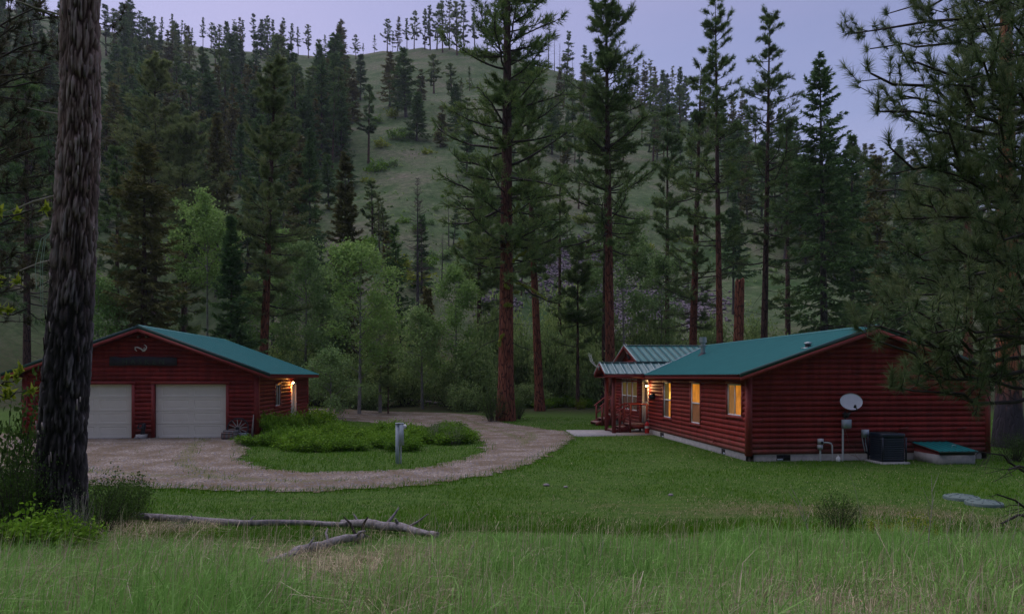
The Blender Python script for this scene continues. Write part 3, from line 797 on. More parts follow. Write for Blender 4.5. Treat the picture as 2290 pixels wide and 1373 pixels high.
    for s, yy in ((1, py0), (-1, py1)):
        part('roof_deck', slab_between(MB(), (pxl + .03, yy, pz0 - .02), (EV + .6, yy, pz0 - .02), (pxl + .03, pym, pzr - .02), (11.2, pym, pzr - .02), .05), M['dark_red'], h)
        roof_side(h, (pxl, yy, pz0), (pxl + 3.9, yy, pz0), (pxl, pym, pzr), (pxl + 3.9, pym, pzr), 5, 2, .04, M['grey_metal'], M['seam'])
        mb = MB(); board(mb, (pxl - .03, yy, pz0 + .01), (pxl - .03, pym, pzr + .02), (1, 0, 0), .15, .035); part('rake_board', mb, M['red_trim'], h)
        mb = MB(); board(mb, (pxl - .045, yy - s * .03, pz0 + .05), (pxl - .045, pym, pzr + .07), (1, 0, 0), .05, .06); part('rake_flashing', mb, M['seam'], h)
        mb = MB(); board(mb, (pxl, yy, pz0 - .03), (EV + .05, yy, pz0 - .03), (0, s, 0), .15, .035); part('fascia', mb, M['red_trim'], h)
        pe = np.array([EV + (pz0 - EZ) / PITCH, yy, pz0 + .05]); pr = np.array([EV + (pzr - EZ) / PITCH, pym, pzr + .05])
        part('valley_flashing', MB().tube([pe, (pe + pr) / 2, pr], .04, 5), M['seam'], h)
    part('ridge_cap', MB().box(pxl - .05, 11.1, pym - .09, pym + .09, pzr + .035, pzr + .06), M['grey_metal'], h)
    part('porch_ceiling', MB().box(pxl + .1, HX0, py0 + .05, py1 - .05, 2.72, 2.76), M['dark_red'], h)
    part('porch_gable', MB().add([(pxl + .35, py0 + .1, 2.74), (pxl + .35, py1 - .1, 2.74), (pxl + .35, pym, pzr - .08)], [[0, 1, 2]]), M['dark_red'], h)
    for y in (32.42, 33.95):
        part('porch_post', MB().box(7.93, 8.09, y - .08, y + .08, .055, 2.72), M['dark_red'], h)
    # roof fittings
    vx = HXM - 1.9; vy = on_x(1572, vx); vz = EZ + (vx - EV) * PITCH
    fl = part('chimney_pipe', MB().cyl((vx, vy, vz - .1), (vx, vy, vz + .78), .11, n=14), M['steel'], h, True)
    part('storm_collar', MB().lathe([(.26, -.06), (.2, .02), (.12, .12)], 14, (vx, vy, vz)), M['iron'], fl, local=True)
    part('chimney_band', MB().cyl((vx, vy, vz + .42), (vx, vy, vz + .47), .17, n=14), M['steel'], fl, local=True)
    part('chimney_cap', MB().cyl((vx, vy, vz + .60), (vx, vy, vz + .86), .17, n=14), M['steel'], fl, True, local=True)
    sx = HXM - 2.05; sy = on_x(1807, sx); sz = EZ + (sx - EV) * PITCH
    pv = part('roof_vent', MB().cyl((sx, sy, sz - .03), (sx, sy, sz + .12), .09, n=12), M['iron'], h)
    part('vent_cap', MB().lathe([(.0, .20), (.12, .18), (.13, .14), (.1, .12)], 12, (sx, sy, sz)), M['steel'], pv, True, local=True)
    part('vent_flange', MB().box(sx - .16, sx + .16, sy - .16, sy + .16, sz - .05, sz + .012), M['steel'], pv, local=True)
    for px in (2017, 2147):
        x = on_y(px, HY0)
        part('wall_ledge', MB().hexa([(x - .13, HY0 - .16, 1.02), (x + .13, HY0 - .16, 1.06), (x + .13, HY0 - .03, 1.06), (x - .13, HY0 - .03, 1.02), (x - .13, HY0 - .16, 1.06), (x + .13, HY0 - .16, 1.10), (x + .13, HY0 - .03, 1.10), (x - .13, HY0 - .03, 1.06)]), M['dark_red'], h)
    fy = 24.2
    fc = part('faucet', MB().cyl(left(fy, .03, .42), left(fy, .16, .40), .02), M['red_trim'], h)
    part('faucet_wheel', MB().cyl(left(fy, .12, .43), left(fy, .12, .5), .035, .035), M['red_trim'], fc, local=True)
build_house()

def bulb_light(name, loc, energy, col, r=.04):
    l = bpy.data.lights.new(name, 'POINT'); l.energy = energy; l.color = col; l.shadow_soft_size = r
    o = bpy.data.objects.new(name, l); C.objects.link(o); o.location = loc
bulb_light('porch_light', (HX0 - .20, 32.42, 2.27), 18 * GE, (1, .58, .24))
bulb_light('garage_light', (-8.02 + .16, 35.95, 2.42), 26 * GE, (1, .36, .06))

# ------------------------------------------------------------------ the garage
GX0, GX1, GY0, GY1, GZ = -17.33, -8.02, 29.95, 40.3, .2
GXM = (GX0 + GX1) / 2
GEV = -7.42; GEZ = 2.89; GRZ = 4.86
GP = (GRZ - GEZ) / (GEV - GXM)
def build_garage():
    g = thing('garage', 'red log-sided two-door garage with green metal roof', 'garage', (GXM, GY0, GZ))
    front = mapper('x', GY0, -1); right = mapper('y', GX1, 1); leftm = mapper('y', GX0, -1); back = mapper('x', GY1, 1)
    d1 = (-16.0, -13.1, .19, 2.46); d2 = (-12.2, -9.3, .19, 2.46)
    zb = .42
    mb = MB()
    for a, b in ((GX0, d1[0]), (d1[1], d2[0]), (d2[1], GX1)): lbox(mb, front, a + .01, b - .01, -.2, -.01, -.1, zb + .02)
    lbox(mb, right, GY0 + .01, GY1 - .01, -.2, -.01, -.1, zb + .02)
    lbox(mb, leftm, GY0 + .01, GY1 - .01, -.2, -.01, -.1, zb + .02)
    lbox(mb, front, d1[0], d1[1], -.2, .05, -.1, GZ + .03); lbox(mb, front, d2[0], d2[1], -.2, .05, -.1, GZ + .03)
    part('foundation', mb, M['concrete'], g)
    zw = GEZ - .14 + GP * .45
    um = GXM
    wd = (32.78, 33.78, 1.40, 2.42); sd = (36.12, 37.12, .25, 2.38)
    wall_with_holes(g, 'wall', front, GX0, GX1, zb, 2.84, [d1, d2], M['red'])
    part('gable_wall', MB().add([front(GX0, -.004, 2.84), front(GX1, -.004, 2.84), front(GX1, -.004, zw), front(um, -.004, zw + GP * (GX1 - um)), front(GX0, -.004, zw)], [[0, 1, 2, 3, 4]]), M['red'], g)
    wall_with_holes(g, 'wall', right, GY0, GY1, zb, zw, [wd, sd], M['red'])
    wall_with_holes(g, 'wall', leftm, GY0, GY1, zb, zw, [], M['red'])
    gable_wall(g, back, GX0, GX1, zb, zw, GP, M['red'])
    hh = .183; T = .12
    hol = [(a - T, b + T, c - .1, e + T) for a, b, c, e in (d1, d2)]
    def sp(z):
        k = max(0, (z + hh * .45 - zw) / GP)
        return (GX0 + .12 + max(0, k - .12), GX1 - .12 - max(0, k - .12))
    siding(g, front, zb, hh, 24, sp, hol, M['red'])
    siding(g, right, zb, hh, 13, lambda z: (GY0 + .12, GY1 - .1), [(wd[0] - .09, wd[1] + .09, wd[2] - .09, wd[3] + .09), (sd[0] - .07, sd[1] + .07, .2, sd[3] + .07)], M['red'])
    for x in (GX0, GX1):
        s = 1 if x == GX0 else -1
        part('corner_trim', MB().box(x - s * .065, x + s * .13, GY0 - .068, GY0 + .12, zb - .06, zw - .02), M['red_trim'], g)
    part('corner_trim', MB().box(GX1 - .1, GX1 + .065, GY1 - .12, GY1 + .06, zb - .06, zw - .02), M['red_trim'], g)
    # sectional doors: four sections, two raised panels in each
    for a, b, c, e in (d1, d2):
        door = part('garage_door', lbox(MB(), front, a + .01, b - .01, -.14, -.11, c + .03, e), M['white_door'], g)
        sh = (e - c - .03) / 4
        for k in range(4):
            z0 = c + .03 + k * sh + .006; z1 = z0 + sh - .012
            holes = [(a + .26, (a + b) / 2 - .11, z0 + .085, z1 - .085), ((a + b) / 2 + .11, b - .26, z0 + .085, z1 - .085)]
            sec = MB()
            us = sorted({a + .012, b - .012, *[h[0] for h in holes], *[h[1] for h in holes]}); zs = [z0, z0 + .085, z1 - .085, z1]
            for p, q in zip(us, us[1:]):
                for r_, t_ in zip(zs, zs[1:]):
                    if not any(h[0] < (p + q) / 2 < h[1] and h[2] < (r_ + t_) / 2 < h[3] for h in holes): lquad(sec, front, p, q, -.085, r_, t_)
            sec.add([front(a + .012, -.085, z1), front(b - .012, -.085, z1), front(b - .012, -.105, z1), front(a + .012, -.105, z1)], [[0, 1, 2, 3]])
            sec.add([front(a + .012, -.085, z0), front(b - .012, -.085, z0), front(b - .012, -.105, z0), front(a + .012, -.105, z0)], [[0, 1, 2, 3]])
            part('door_section', sec, M['white_door'], door, local=True)
            for h in holes:
                def ring(e, dd): return [front(u, dd, z) for u, z in ((h[0] + e, h[2] + e), (h[1] - e, h[2] + e), (h[1] - e, h[3] - e), (h[0] + e, h[3] - e))]
                V = ring(0, -.085) + ring(.018, -.098) + ring(.034, -.098) + ring(.06, -.087)
                part('door_panel', MB().add(V, [[4 * m_ + n_, 4 * m_ + (n_ + 1) % 4, 4 * m_ + 4 + (n_ + 1) % 4, 4 * m_ + 4 + n_] for m_ in range(3) for n_ in range(4)]).add(V[12:], [[0, 1, 2, 3]]), M['white_door'], door, local=True)
        t = MB()
        lbox(t, front, a - T, a, -.12, .07, c - .1, e); lbox(t, front, b, b + T, -.12, .07, c - .1, e); lbox(t, front, a - T - .02, b + T + .02, -.12, .085, e, e + T)
        part('door_trim', t, M['red_trim'], g)
    window(g, right, *wd, 'slider', [(.03, .97, .03, .97, 'plum', .2)], trim=.09)
    dd = part('side_door', lbox(MB(), right, sd[0], sd[1], -.06, -.01, sd[2], sd[3]), M['white_door'], g)
    part('handle', MB().cyl(right(sd[0] + .08, -.01, 1.25), right(sd[0] + .08, .05, 1.25), .03), M['iron'], dd, local=True)
    part('door_frame', lbox(lbox(lbox(MB(), right, sd[0] - .07, sd[0], -.05, .06, .2, sd[3]), right, sd[1], sd[1] + .07, -.05, .06, .2, sd[3]), right, sd[0] - .07, sd[1] + .07, -.05, .062, sd[3], sd[3] + .07), M['vinyl'], g)
    ly, lz = 35.95, 2.47
    lamp = part('wall_lamp', MB().cyl(right(ly, .02, lz), right(ly, .08, lz), .06), M['iron'], g)
    part('lamp_cap', MB().lathe([(.02, .11), (.08, .06)], 12, right(ly, .16, lz)), M['iron'], lamp, local=True)
    part('bulb', MB().lathe([(.0, -.06), (.04, -.04), (.05, 0), (.04, .03), (.0, .05)], 10, right(ly, .16, lz)), M['bulb'], lamp, True, local=True)
    y0, y1 = GY0 - .45, GY1 + .3
    for s in (1, -1):
        e = GXM + s * (GEV - GXM)
        part('roof_deck', slab_between(MB(), (e, y0 + .03, GEZ - .02), (e, y1, GEZ - .02), (GXM, y0 + .03, GRZ - .02), (GXM, y1, GRZ - .02), .07), M['dark_red'], g)
        roof_side(g, (e + s * .03, y0, GEZ - .01), (e + s * .03, y1, GEZ - .01), (GXM, y0, GRZ), (GXM, y1, GRZ), 12, 4, .034, M['green_metal'], M['rib'])
        mb = MB(); board(mb, (e, y0, GEZ - .035), (e, y1, GEZ - .035), (-s, 0, 0), .14, .035); part('fascia', mb, M['red_trim'], g)
        part('soffit', MB().box(*sorted((e - s * .035, GX1 if s > 0 else GX0)), y0 + .05, y1, GEZ - .135, GEZ - .115), M['dark_red'], g)
        mb = MB(); board(mb, (e + s * .02, y0 - .035, GEZ - .10), (GXM, y0 - .035, GRZ - .095), (0, 1, 0), .14, .04); part('rake_board', mb, M['red_trim'], g)
        mb = MB(); board(mb, (e + s * .035, y0 - .045, GEZ + .035), (GXM, y0 - .045, GRZ + .04), (0, 1, 0), .135, .05); part('rake_flashing', mb, M['green_trim'], g)
    mb = MB()
    for s in (1, -1):
        mb.add([(GXM - s * .17, y0 - .05, GRZ - .02), (GXM, y0 - .05, GRZ + .06), (GXM, y1, GRZ + .06), (GXM - s * .17, y1, GRZ - .02)], [[0, 1, 2, 3]])
    part('ridge_cap', mb, M['green_metal'], g)
    fx = on_y(320, GY0)
    for dx in (-.14, .18):
        fl = part('flood_lamp', MB().cyl((fx + dx, GY0 - .07, 4.44), (fx + dx, GY0 - .17, 4.42), .03, .042, 12), M['tread'], g)
        part('lamp_mount', MB().box(fx + dx - .05, fx + dx + .05, GY0 - .08, GY0 - .01, 4.41, 4.49), M['iron'], fl, local=True)
build_garage()
# ------------------------------------------------------------------ plant generators
def blades(P, Dr, k, length, width, spread, rng, droop=.0, var=None, vj=.25, back=.12):
    """k thin triangles round each point of P, opening about the directions Dr."""
    N = len(P)
    d = nrm(Dr[:, None, :] + rng.normal(0, spread, (N, k, 3)))
    d[..., 2] -= droop
    L = length * rng.uniform(.65, 1.15, (N, k, 1))
    base = P[:, None, :] - Dr[:, None, :] * back * rng.uniform(0, 1, (N, k, 1))
    tip = base + d * L
    side = nrm(np.cross(d, rng.normal(0, 1, (N, k, 3)))) * (width / 2) * rng.uniform(.7, 1.3, (N, k, 1))
    V = np.stack([base - side, base + side, tip], 2).reshape(-1, 3)
    F = np.arange(len(V)).reshape(-1, 3)
    v0 = rng.uniform(.2, .8, N) if var is None else var
    a = np.clip(np.repeat(v0, k) + rng.uniform(-vj, vj, N * k), 0, 1)
    return V, F, np.repeat(a, 3)

def curve_branches(z, az, L, p, c, rng, k=7, wig=.06, ax=None):
    """Branch centre lines: start height z, azimuth az, length L, initial slope p, curvature c."""
    B = len(z)
    t = np.linspace(0, 1, k)[None]
    rad = L[:, None] * t
    h = L[:, None] * (p[:, None] * t + c[:, None] * t * t)
    side = L[:, None] * wig * np.cumsum(rng.normal(0, .6, (B, k)), 1) * t
    up = L[:, None] * wig * .6 * np.cumsum(rng.normal(0, .6, (B, k)), 1) * t
    ca, sa = np.cos(az)[:, None], np.sin(az)[:, None]
    P = np.stack([rad * ca - side * sa, rad * sa + side * ca, z[:, None] + h + up], -1)
    if ax is not None: P[..., :2] += ax[:, None, :]
    return P
def along(P, t):
    """Points and tangents on paths P (B,k,3) at parameters t (B,m)."""
    B, k, _ = P.shape
    f = t * (k - 1); i = np.clip(f.astype(int), 0, k - 2); w = (f - i)[..., None]
    b = np.arange(B)[:, None]
    A, Bq = P[b, i], P[b, i + 1]
    return A * (1 - w) + Bq * w, nrm(Bq - A)

def trunk_path(H, lean, bend, rng, k=14, base=-.4):
    t = np.linspace(0, 1, k)
    z = base + (H - base) * t
    x = lean[0] * t + bend * np.sin(t * 2.6) + .015 * H * .3 * np.cumsum(rng.normal(0, .12, k)) * t
    y = lean[1] * t + .015 * H * .3 * np.cumsum(rng.normal(0, .12, k)) * t
    return np.stack([x, y, z], -1)
def axis_at(TP, z):
    return np.stack([np.interp(z, TP[:, 2], TP[:, 0]), np.interp(z, TP[:, 2], TP[:, 1])], -1)

def gen_pine(seed, H, r0, zc, Rmax, nb=80, ntw=9, k=14, nl=.24, nw=.022, fat=1.0, lean=(0, 0), bend=0., sides=12, sparse=0.0, top=.55, droop=.0, limb=1.0, dead=8, tuft2=True, spread=.55):
    rng = np.random.default_rng(seed)
    ntw = int(ntw * 1.6); k = max(5, int(k * .68)); nl *= 1.25 * fat; nw *= 1.5 * fat
    TP = trunk_path(H, lean, bend, rng)
    tt = np.linspace(0, 1, len(TP))
    TR = r0 * ((1 - tt) ** .8 * .95 + .05) * (1 + .35 * np.exp(-tt * H / .7))
    tr = MB(); V, F = tubes(TP[None], TR[None], sides); tr.add(V, F)
    u = np.sort(rng.uniform(0, 1, nb)) ** .85
    z = zc + (H - zc) * u * .985
    # clumped whorls: some heights bare, some dense
    z = z + .35 * np.sin(z * 2.1 + seed)
    prof = np.clip(1.02 - u, .02, 1) ** (top * .8) * (.72 + .28 * np.sin(np.clip(u * 1.1 + .2, 0, 1) * np.pi))
    L = np.maximum(Rmax * prof * np.where(rng.random(nb) < .25, rng.uniform(.95, 1.3, nb), rng.uniform(.42, 1.0, nb)), .4)
    gap = np.sin(z * 1.55 + seed * 2.1) + .7 * np.sin(z * .63 + seed) + rng.normal(0, .35, nb)
    L = np.where((gap < -.75) & (u < .9), L * .38, L)
    az = np.arange(nb) * 2.4 + rng.normal(0, .5, nb)
    p = -.30 + .85 * u + rng.normal(0, .16, nb) - droop
    c = .28 - .15 * u + rng.normal(0, .12, nb)
    P = curve_branches(z, az, L, p, c, rng, ax=axis_at(TP, z))
    br = MB()
    R = (L * .016 * limb + .010)[:, None] * np.linspace(1, .3, 7)[None]
    V, F = tubes(P, R, 4); br.add(V, F)
    if dead:
        zd = rng.uniform(zc * .35, zc + .15 * (H - zc), dead); Ld = rng.uniform(.3, 1.0, dead) * Rmax * .55
        Pd = curve_branches(zd, rng.uniform(0, 6.28, dead), Ld, rng.normal(-.15, .2, dead), rng.normal(-.1, .25, dead), rng, ax=axis_at(TP, zd), wig=.12)
        V, F = tubes(Pd, (Ld * .012 + .006)[:, None] * np.linspace(1, .3, 7)[None], 4); br.add(V, F)
    # twigs
    t = np.clip(rng.uniform(.08, 1.0, (nb, ntw)) ** .58, 0, 1); t[:, 0] = 1
    Q, T = along(P, t)
    sgn = np.where(rng.random((nb, ntw)) < .5, -1, 1)
    sd = np.cross(T, np.array([0, 0, 1.])) * sgn[..., None]
    tw = nrm(T * .8 + sd * rng.uniform(.1, 1.1, (nb, ntw, 1)) + np.array([0, 0, 1]) * rng.normal(.28, .3, (nb, ntw, 1)))
    tl = np.clip(L[:, None] * .26 * rng.uniform(.5, 1.2, (nb, ntw)), .18, 1.3) * (1.15 - .5 * t)
    Q = Q.reshape(-1, 3); tw = tw.reshape(-1, 3); tl = tl.ravel()
    if sparse:
        kp = rng.random(len(Q)) > sparse; Q, tw, tl = Q[kp], tw[kp], tl[kp]
    E = Q + tw * tl[:, None]
    mid = (Q + E) / 2 - np.array([0, 0, .06]) * tl[:, None]
    V, F = tubes(np.stack([Q, mid, E], 1), np.tile([[.012, .010, .006]], (len(Q), 1)) * (1 + H / 60), 3); br.add(V, F)
    pts = [E]; dirs = [nrm(E - mid)]
    if tuft2:
        pts.append(mid); dirs.append(nrm(tw + rng.normal(0, .3, tw.shape)))
        m2 = rng.random(len(E)) < .6
        pts.append((E * .72 + Q * .28)[m2] + rng.normal(0, .12, (m2.sum(), 3))); dirs.append(nrm(tw[m2] + rng.normal(0, .6, (m2.sum(), 3)) + np.array([0, 0, .3])))
    pts = np.concatenate(pts); dirs = np.concatenate(dirs)
    cv = np.clip(.5 + .28 * snoise(pts[:, 0] + pts[:, 2] * .7, pts[:, 1] - pts[:, 2] * .4, 1.1) + rng.normal(0, .1, len(pts)), 0, 1)
    cr = MB().add(*blades(pts, dirs, k, nl, nw, spread, rng, .06, cv))
    return tr, br, cr

def gen_fir(seed, H, r0, zc, Rmax, nb=120, ntw=12, k=5, nl=.26, nw=.06, lean=(0, 0), sides=9, shape=.85, droop=.25, up=.22, bare=0.0, sparse=0.0):
    rng = np.random.default_rng(seed)
    nl *= 1.25; nw *= 1.5; nb = int(nb * 1.1)
    TP = trunk_path(H, lean, 0, rng, 10)
    tt = np.linspace(0, 1, len(TP))
    tr = MB(); V, F = tubes(TP[None], (r0 * (1 - tt * .97) * (1 + .3 * np.exp(-tt * H / .6)))[None], sides); tr.add(V, F)
    u = np.sort(rng.uniform(0, 1, nb)) ** .9
    z = zc + (H - zc) * u * .99
    L = np.maximum(Rmax * np.clip(1 - u, 0.015, 1) ** shape * rng.uniform(.62, 1.15, nb), .22)
    L *= .82 + .22 * np.sin(z * 1.9 + seed * 1.3)
    az = np.arange(nb) * 2.4 + rng.normal(0, .4, nb)
    p = -droop + .75 * u ** 2 + rng.normal(0, .1, nb); c = up * np.ones(nb) + rng.normal(0, .08, nb)
    P = curve_branches(z, az, L, p, c, rng, k=6, wig=.035, ax=axis_at(TP, z))
    br = MB()
    V, F = tubes(P, (L * .010 + .006)[:, None] * np.linspace(1, .25, 6)[None], 3); br.add(V, F)
    t = np.tile(np.linspace(.12, 1, ntw)[None], (nb, 1)) + rng.uniform(-.04, .04, (nb, ntw)); t = np.clip(t, 0, 1)
    Q, T = along(P, t)
    sgn = np.where(np.arange(ntw) % 2 == 0, -1, 1)[None, :, None]
    sd = np.cross(T, np.array([0, 0, 1.])) * sgn
    tw = nrm(T * .75 + sd * rng.uniform(.4, 1.0, (nb, ntw, 1)) + np.array([0, 0, 1]) * rng.normal(-.12, .14, (nb, ntw, 1)))
    tl = np.maximum(L[:, None] * .34 * (1.08 - t) + .10, .12) * rng.uniform(.7, 1.2, (nb, ntw))
    Q = Q.reshape(-1, 3); tw = tw.reshape(-1, 3); tl = tl.ravel()
    if sparse:
        kp = rng.random(len(Q)) > sparse; Q, tw, tl = Q[kp], tw[kp], tl[kp]
    E = Q + tw * tl[:, None]
    if bare:
        V, F = tubes(np.stack([Q, (Q + E) / 2 - [0, 0, .04], E], 1), np.tile([[.012, .01, .006]], (len(Q), 1)) * bare, 3)
        cr = MB().add(V, F, np.repeat(rng.uniform(0, 1, len(Q)), len(V) // len(Q)))
        return tr, br, cr
    m = np.clip((tl / .3).astype(int) + 1, 1, 4)
    pts, dirs = [], []
    for j in range(4):
        w = m > j
        f = ((j + rng.uniform(.2, .9, w.sum())) / m[w])[:, None]
        pts.append(Q[w] * (1 - f) + E[w] * f); dirs.append(tw[w])
    pts = np.concatenate(pts); dirs = np.concatenate(dirs)
    cv = np.clip(.45 + .22 * snoise(pts[:, 0] * 1.3 + pts[:, 2], pts[:, 1] * 1.3 - pts[:, 2], .9) + rng.normal(0, .1, len(pts)), 0, 1)
    V, F, a = blades(pts, dirs, k, nl, nw, .38, rng, .12, cv)
    cr = MB().add(V, F, a)
    return tr, br, cr

def leaves(P, rng, size, var, flat=.5, aspect=.62):
    N = len(P)
    n = nrm(rng.normal(0, 1, (N, 3)) + np.array([0, 0, flat]))
    a = nrm(np.cross(n, rng.normal(0, 1, (N, 3))))
    b = np.cross(n, a)
    s = size * rng.uniform(.6, 1.25, (N, 1))
    V = np.stack([P - a * s * .5, P + b * s * aspect * .5 + n * s * .07, P + a * s * .5, P - b * s * aspect * .5 + n * s * .07], 1).reshape(-1, 3)
    return V, np.arange(len(V)).reshape(-1, 4), np.repeat(np.clip(var, 0, 1), 4)

def gen_leafy(seed, H, r0, zc, Rmax, nl=7000, size=.13, lmul=1.15, smul=1.35, nb=26, n2=7, lean=(0, 0), spread=.30, shape=.55, upright=.75, forks=1):
    rng = np.random.default_rng(seed)
    nl = int(nl * lmul); size *= smul
    tr, br = MB(), MB()
    TP = trunk_path(H * .93, lean, .02 * H * rng.normal(), rng, 9)
    tt = np.linspace(0, 1, 9)
    V, F = tubes(TP[None], (r0 * (1 - .93 * tt))[None], 8); tr.add(V, F)
    u = np.linspace(0, 1, nb) ** .9
    z = zc + (H * .93 - zc) * u
    w = np.clip(np.sin(np.clip(u * .88 + .16, 0, 1) * np.pi), .1, 1) ** shape
    L = Rmax * w * rng.uniform(.6, 1.2, nb)
    P = curve_branches(z, np.arange(nb) * 2.4 + rng.normal(0, .5, nb), L, upright * rng.uniform(.5, 1.4, nb), -.12 + rng.normal(0, .15, nb), rng, ax=axis_at(TP, z), wig=.1)
    V, F = tubes(P, (L * .014 + .012)[:, None] * np.linspace(1, .25, 7)[None], 4); br.add(V, F)
    t = rng.uniform(.35, 1, (nb, n2)); t[:, 0] = 1
    Q, T = along(P, t)
    d = nrm(T + rng.normal(0, .7, T.shape) + np.array([0, 0, .35]))
    E = (Q + d * (L[:, None, None] * .32 * rng.uniform(.5, 1.3, (nb, n2, 1)) + .15)).reshape(-1, 3)
    Q = Q.reshape(-1, 3)
    V, F = tubes(np.stack([Q, (Q + E) / 2, E], 1), np.tile([[.014, .010, .006]], (len(Q), 1)), 3); br.add(V, F)
    cl = np.concatenate([E, (Q + E) / 2, TP[-2:]])
    ci = rng.integers(0, len(cl), nl)
    pts = cl[ci] + rng.normal(0, 1, (nl, 3)) * spread * np.array([1, 1, .85])
    cv = rng.normal(.5, .16, len(cl))[ci] + rng.normal(0, .13, nl)
    cr = MB().add(*leaves(pts, rng, size, cv))
    return tr, br, cr

def gen_shrub(seed, R, H, nl=2500, size=.06, stems=14, gap=.35, flat=.4, hollow=.35):
    rng = np.random.default_rng(seed)
    st = MB()
    a = rng.uniform(0, 6.28, stems); rr = R * rng.uniform(.15, .95, stems) ** .7
    top = np.stack([np.cos(a) * rr, np.sin(a) * rr, H * rng.uniform(.65, 1.05, stems) * np.sqrt(np.clip(1.08 - (rr / R) ** 2 * .75, .1, 1))], -1)
    b0 = top * [.22, .22, 0] + [0, 0, -.06]
    mid = (b0 + top) / 2 + rng.normal(0, .08 * R, (stems, 3)); mid[:, 2] *= 1.1
    P = np.stack([b0, mid, top], 1)
    V, F = tubes(P, np.tile([[.014, .010, .004]], (stems, 1)) * max(.4, R), 4); st.add(V, F)
    # clumps on the stems
    m = max(6, int(nl ** .5 / 3))
    t = rng.uniform(.28, 1.0, (stems, m))
    Q, T = along(P, t)
    Q = (Q + rng.normal(0, gap * .42 * R, Q.shape) * [1, 1, .8]).reshape(-1, 3)
    Q[:, 2] = np.abs(Q[:, 2])
    ci = rng.integers(0, len(Q), nl)
    pts = Q[ci] + rng.normal(0, .075 * R + .015, (nl, 3))
    pts[:, 2] = np.abs(pts[:, 2])
    cv = rng.normal(.45, .2, len(Q))[ci] + rng.normal(0, .16, nl)
    lf = MB().add(*leaves(pts, rng, size, cv, flat))
    return st, lf

def plant_tree(name, gen, mats, label, cat, px, D, group=None, dz=0.0, rotz=0.0, names=('trunk', 'limbs', 'crown')):
    x, y = wxy(px, D)
    t = thing(name, label, cat, (float(x), float(y), gz(x, y) + dz), group)
    t.rotation_euler = (0, 0, rotz)
    tr, br, cr = gen
    part(names[0], tr, M[mats[0]], t, True, local=True)
    part(names[1], br, M[mats[1]], t, True, local=True)['kind'] = 'stuff'
    part(names[2], cr, M[mats[2]], t, local=True)
    return t
def height_for(py, px, D):
    x, y = wxy(px, D)
    return zat(py, D) - gz(x, y)
def lean_for(dpx, D): return (dpx / FPX * D * CT, -dpx / FPX * D * ST)
def hill_at(px, py):
    """Where the line of sight through a point of the hillside meets the terrain."""
    D = np.linspace(50, 380, 1500)
    x, y = wxy(np.full_like(D, px), D)
    yy = HZ - (ground(x, y) - CAMZ) / D * FPX
    k = np.argmax(yy <= py)
    return (float(D[k]) if yy[k] <= py else None)

# ------------------------------------------------------------------ trees round the yard
OB, BB, GB = ('orange_bark', 'limb', 'pine'), ('brown_bark', 'limb', 'pine'), ('grey_bark', 'limb', 'fir')
def pine(seed, px, D, tip, crown, Rpx, label, mats=OB, r=.3, dpx=0, rot=0, **kw):
    H = height_for(tip, px, D); x, y = wxy(px, D)
    zc = zat(crown, D) - gz(x, y)
    return plant_tree('pine_tree', gen_pine(seed, H, r, zc, Rpx / FPX * D, lean=lean_for(dpx, D), **kw), mats, label, 'tree', px, D, 'pines standing round the yard')
def fir(seed, px, D, tip, crown, Rpx, label, mats=GB, r=.25, dpx=0, **kw):
    H = height_for(tip, px, D); x, y = wxy(px, D)
    zc = zat(crown, D) - gz(x, y)
    return plant_tree('fir_tree', gen_fir(seed, H, r, zc, Rpx * 1.32 / FPX * D, lean=lean_for(dpx, D), **kw), mats, label, 'tree', px, D, 'firs standing round the yard')
def leafy(seed, px, D, tip, crown, Rpx, label, mat='aspen', r=.14, dpx=0, **kw):
    H = height_for(tip, px, D); x, y = wxy(px, D)
    zc = zat(crown, D) - gz(x, y)
    return plant_tree('cottonwood_tree', gen_leafy(seed, H, r, zc, Rpx / FPX * D, lean=lean_for(dpx, D), **kw), ('aspen_bark', 'aspen_bark', mat), label, 'tree', px, D, 'pale leafy trees below the hillside')

c1 = pine(11, 1131, 43, -330, 640, 150, 'tallest orange-barked pine, at the driveway edge with mossy branch stubs', r=.52, dpx=4, nb=215, ntw=13, k=13, top=.36, nl=.26, fat=1.22, dead=14, sides=18, limb=1.15)
c2 = pine(12, 1208, 52, 150, 620, 85, 'slimmer orange pine leaning towards the tall one beside it', r=.36, dpx=-34, nb=120, ntw=12, k=13, top=.42, fat=1.15)
d1 = pine(13, 1366, 50, -12, 560, 118, 'straight orange pine rising behind the porch roof', r=.40, dpx=-12, nb=190, ntw=13, k=12, top=.42, fat=1.2, dead=10, sides=16)
pine(14, 1546, 60, 150, 740, 88, 'orange pine behind the chimney pipe with foliage low on its trunk', r=.40, dpx=22, nb=120, ntw=11, k=13, top=.4, fat=1.15)
pine(15, 1612, 55, 6, 560, 88, 'tall slim pine with bare lower trunk and narrow top above the skyline', r=.31, dpx=-12, nb=120, ntw=10, k=13, top=.42, fat=1.12, dead=18)
pine(16, 1706, 58, 44, 600, 88, 'dark-trunked pine right of the broken snag, its top above the skyline', BB, r=.33, dpx=15, nb=120, ntw=10, k=13, top=.38, fat=1.12, dead=22)
fir(17, 1845, 55, 118, 735, 128, 'broad dark fir with a pointed top behind the house roof', ('grey_bark', 'limb', 'fir'), r=.38, dpx=-10, nb=170, ntw=15, k=6, nl=.30, nw=.075, shape=.72, droop=.3, sparse=.12)
fir(18, 322, 48, 330, 735, 92, 'dark fir with drooping boughs behind the garage ridge', ('brown_bark', 'limb', 'fir_brown'), r=.34, nb=140, ntw=15, k=6, nl=.32, nw=.07, shape=.5, droop=.3, sparse=.08)
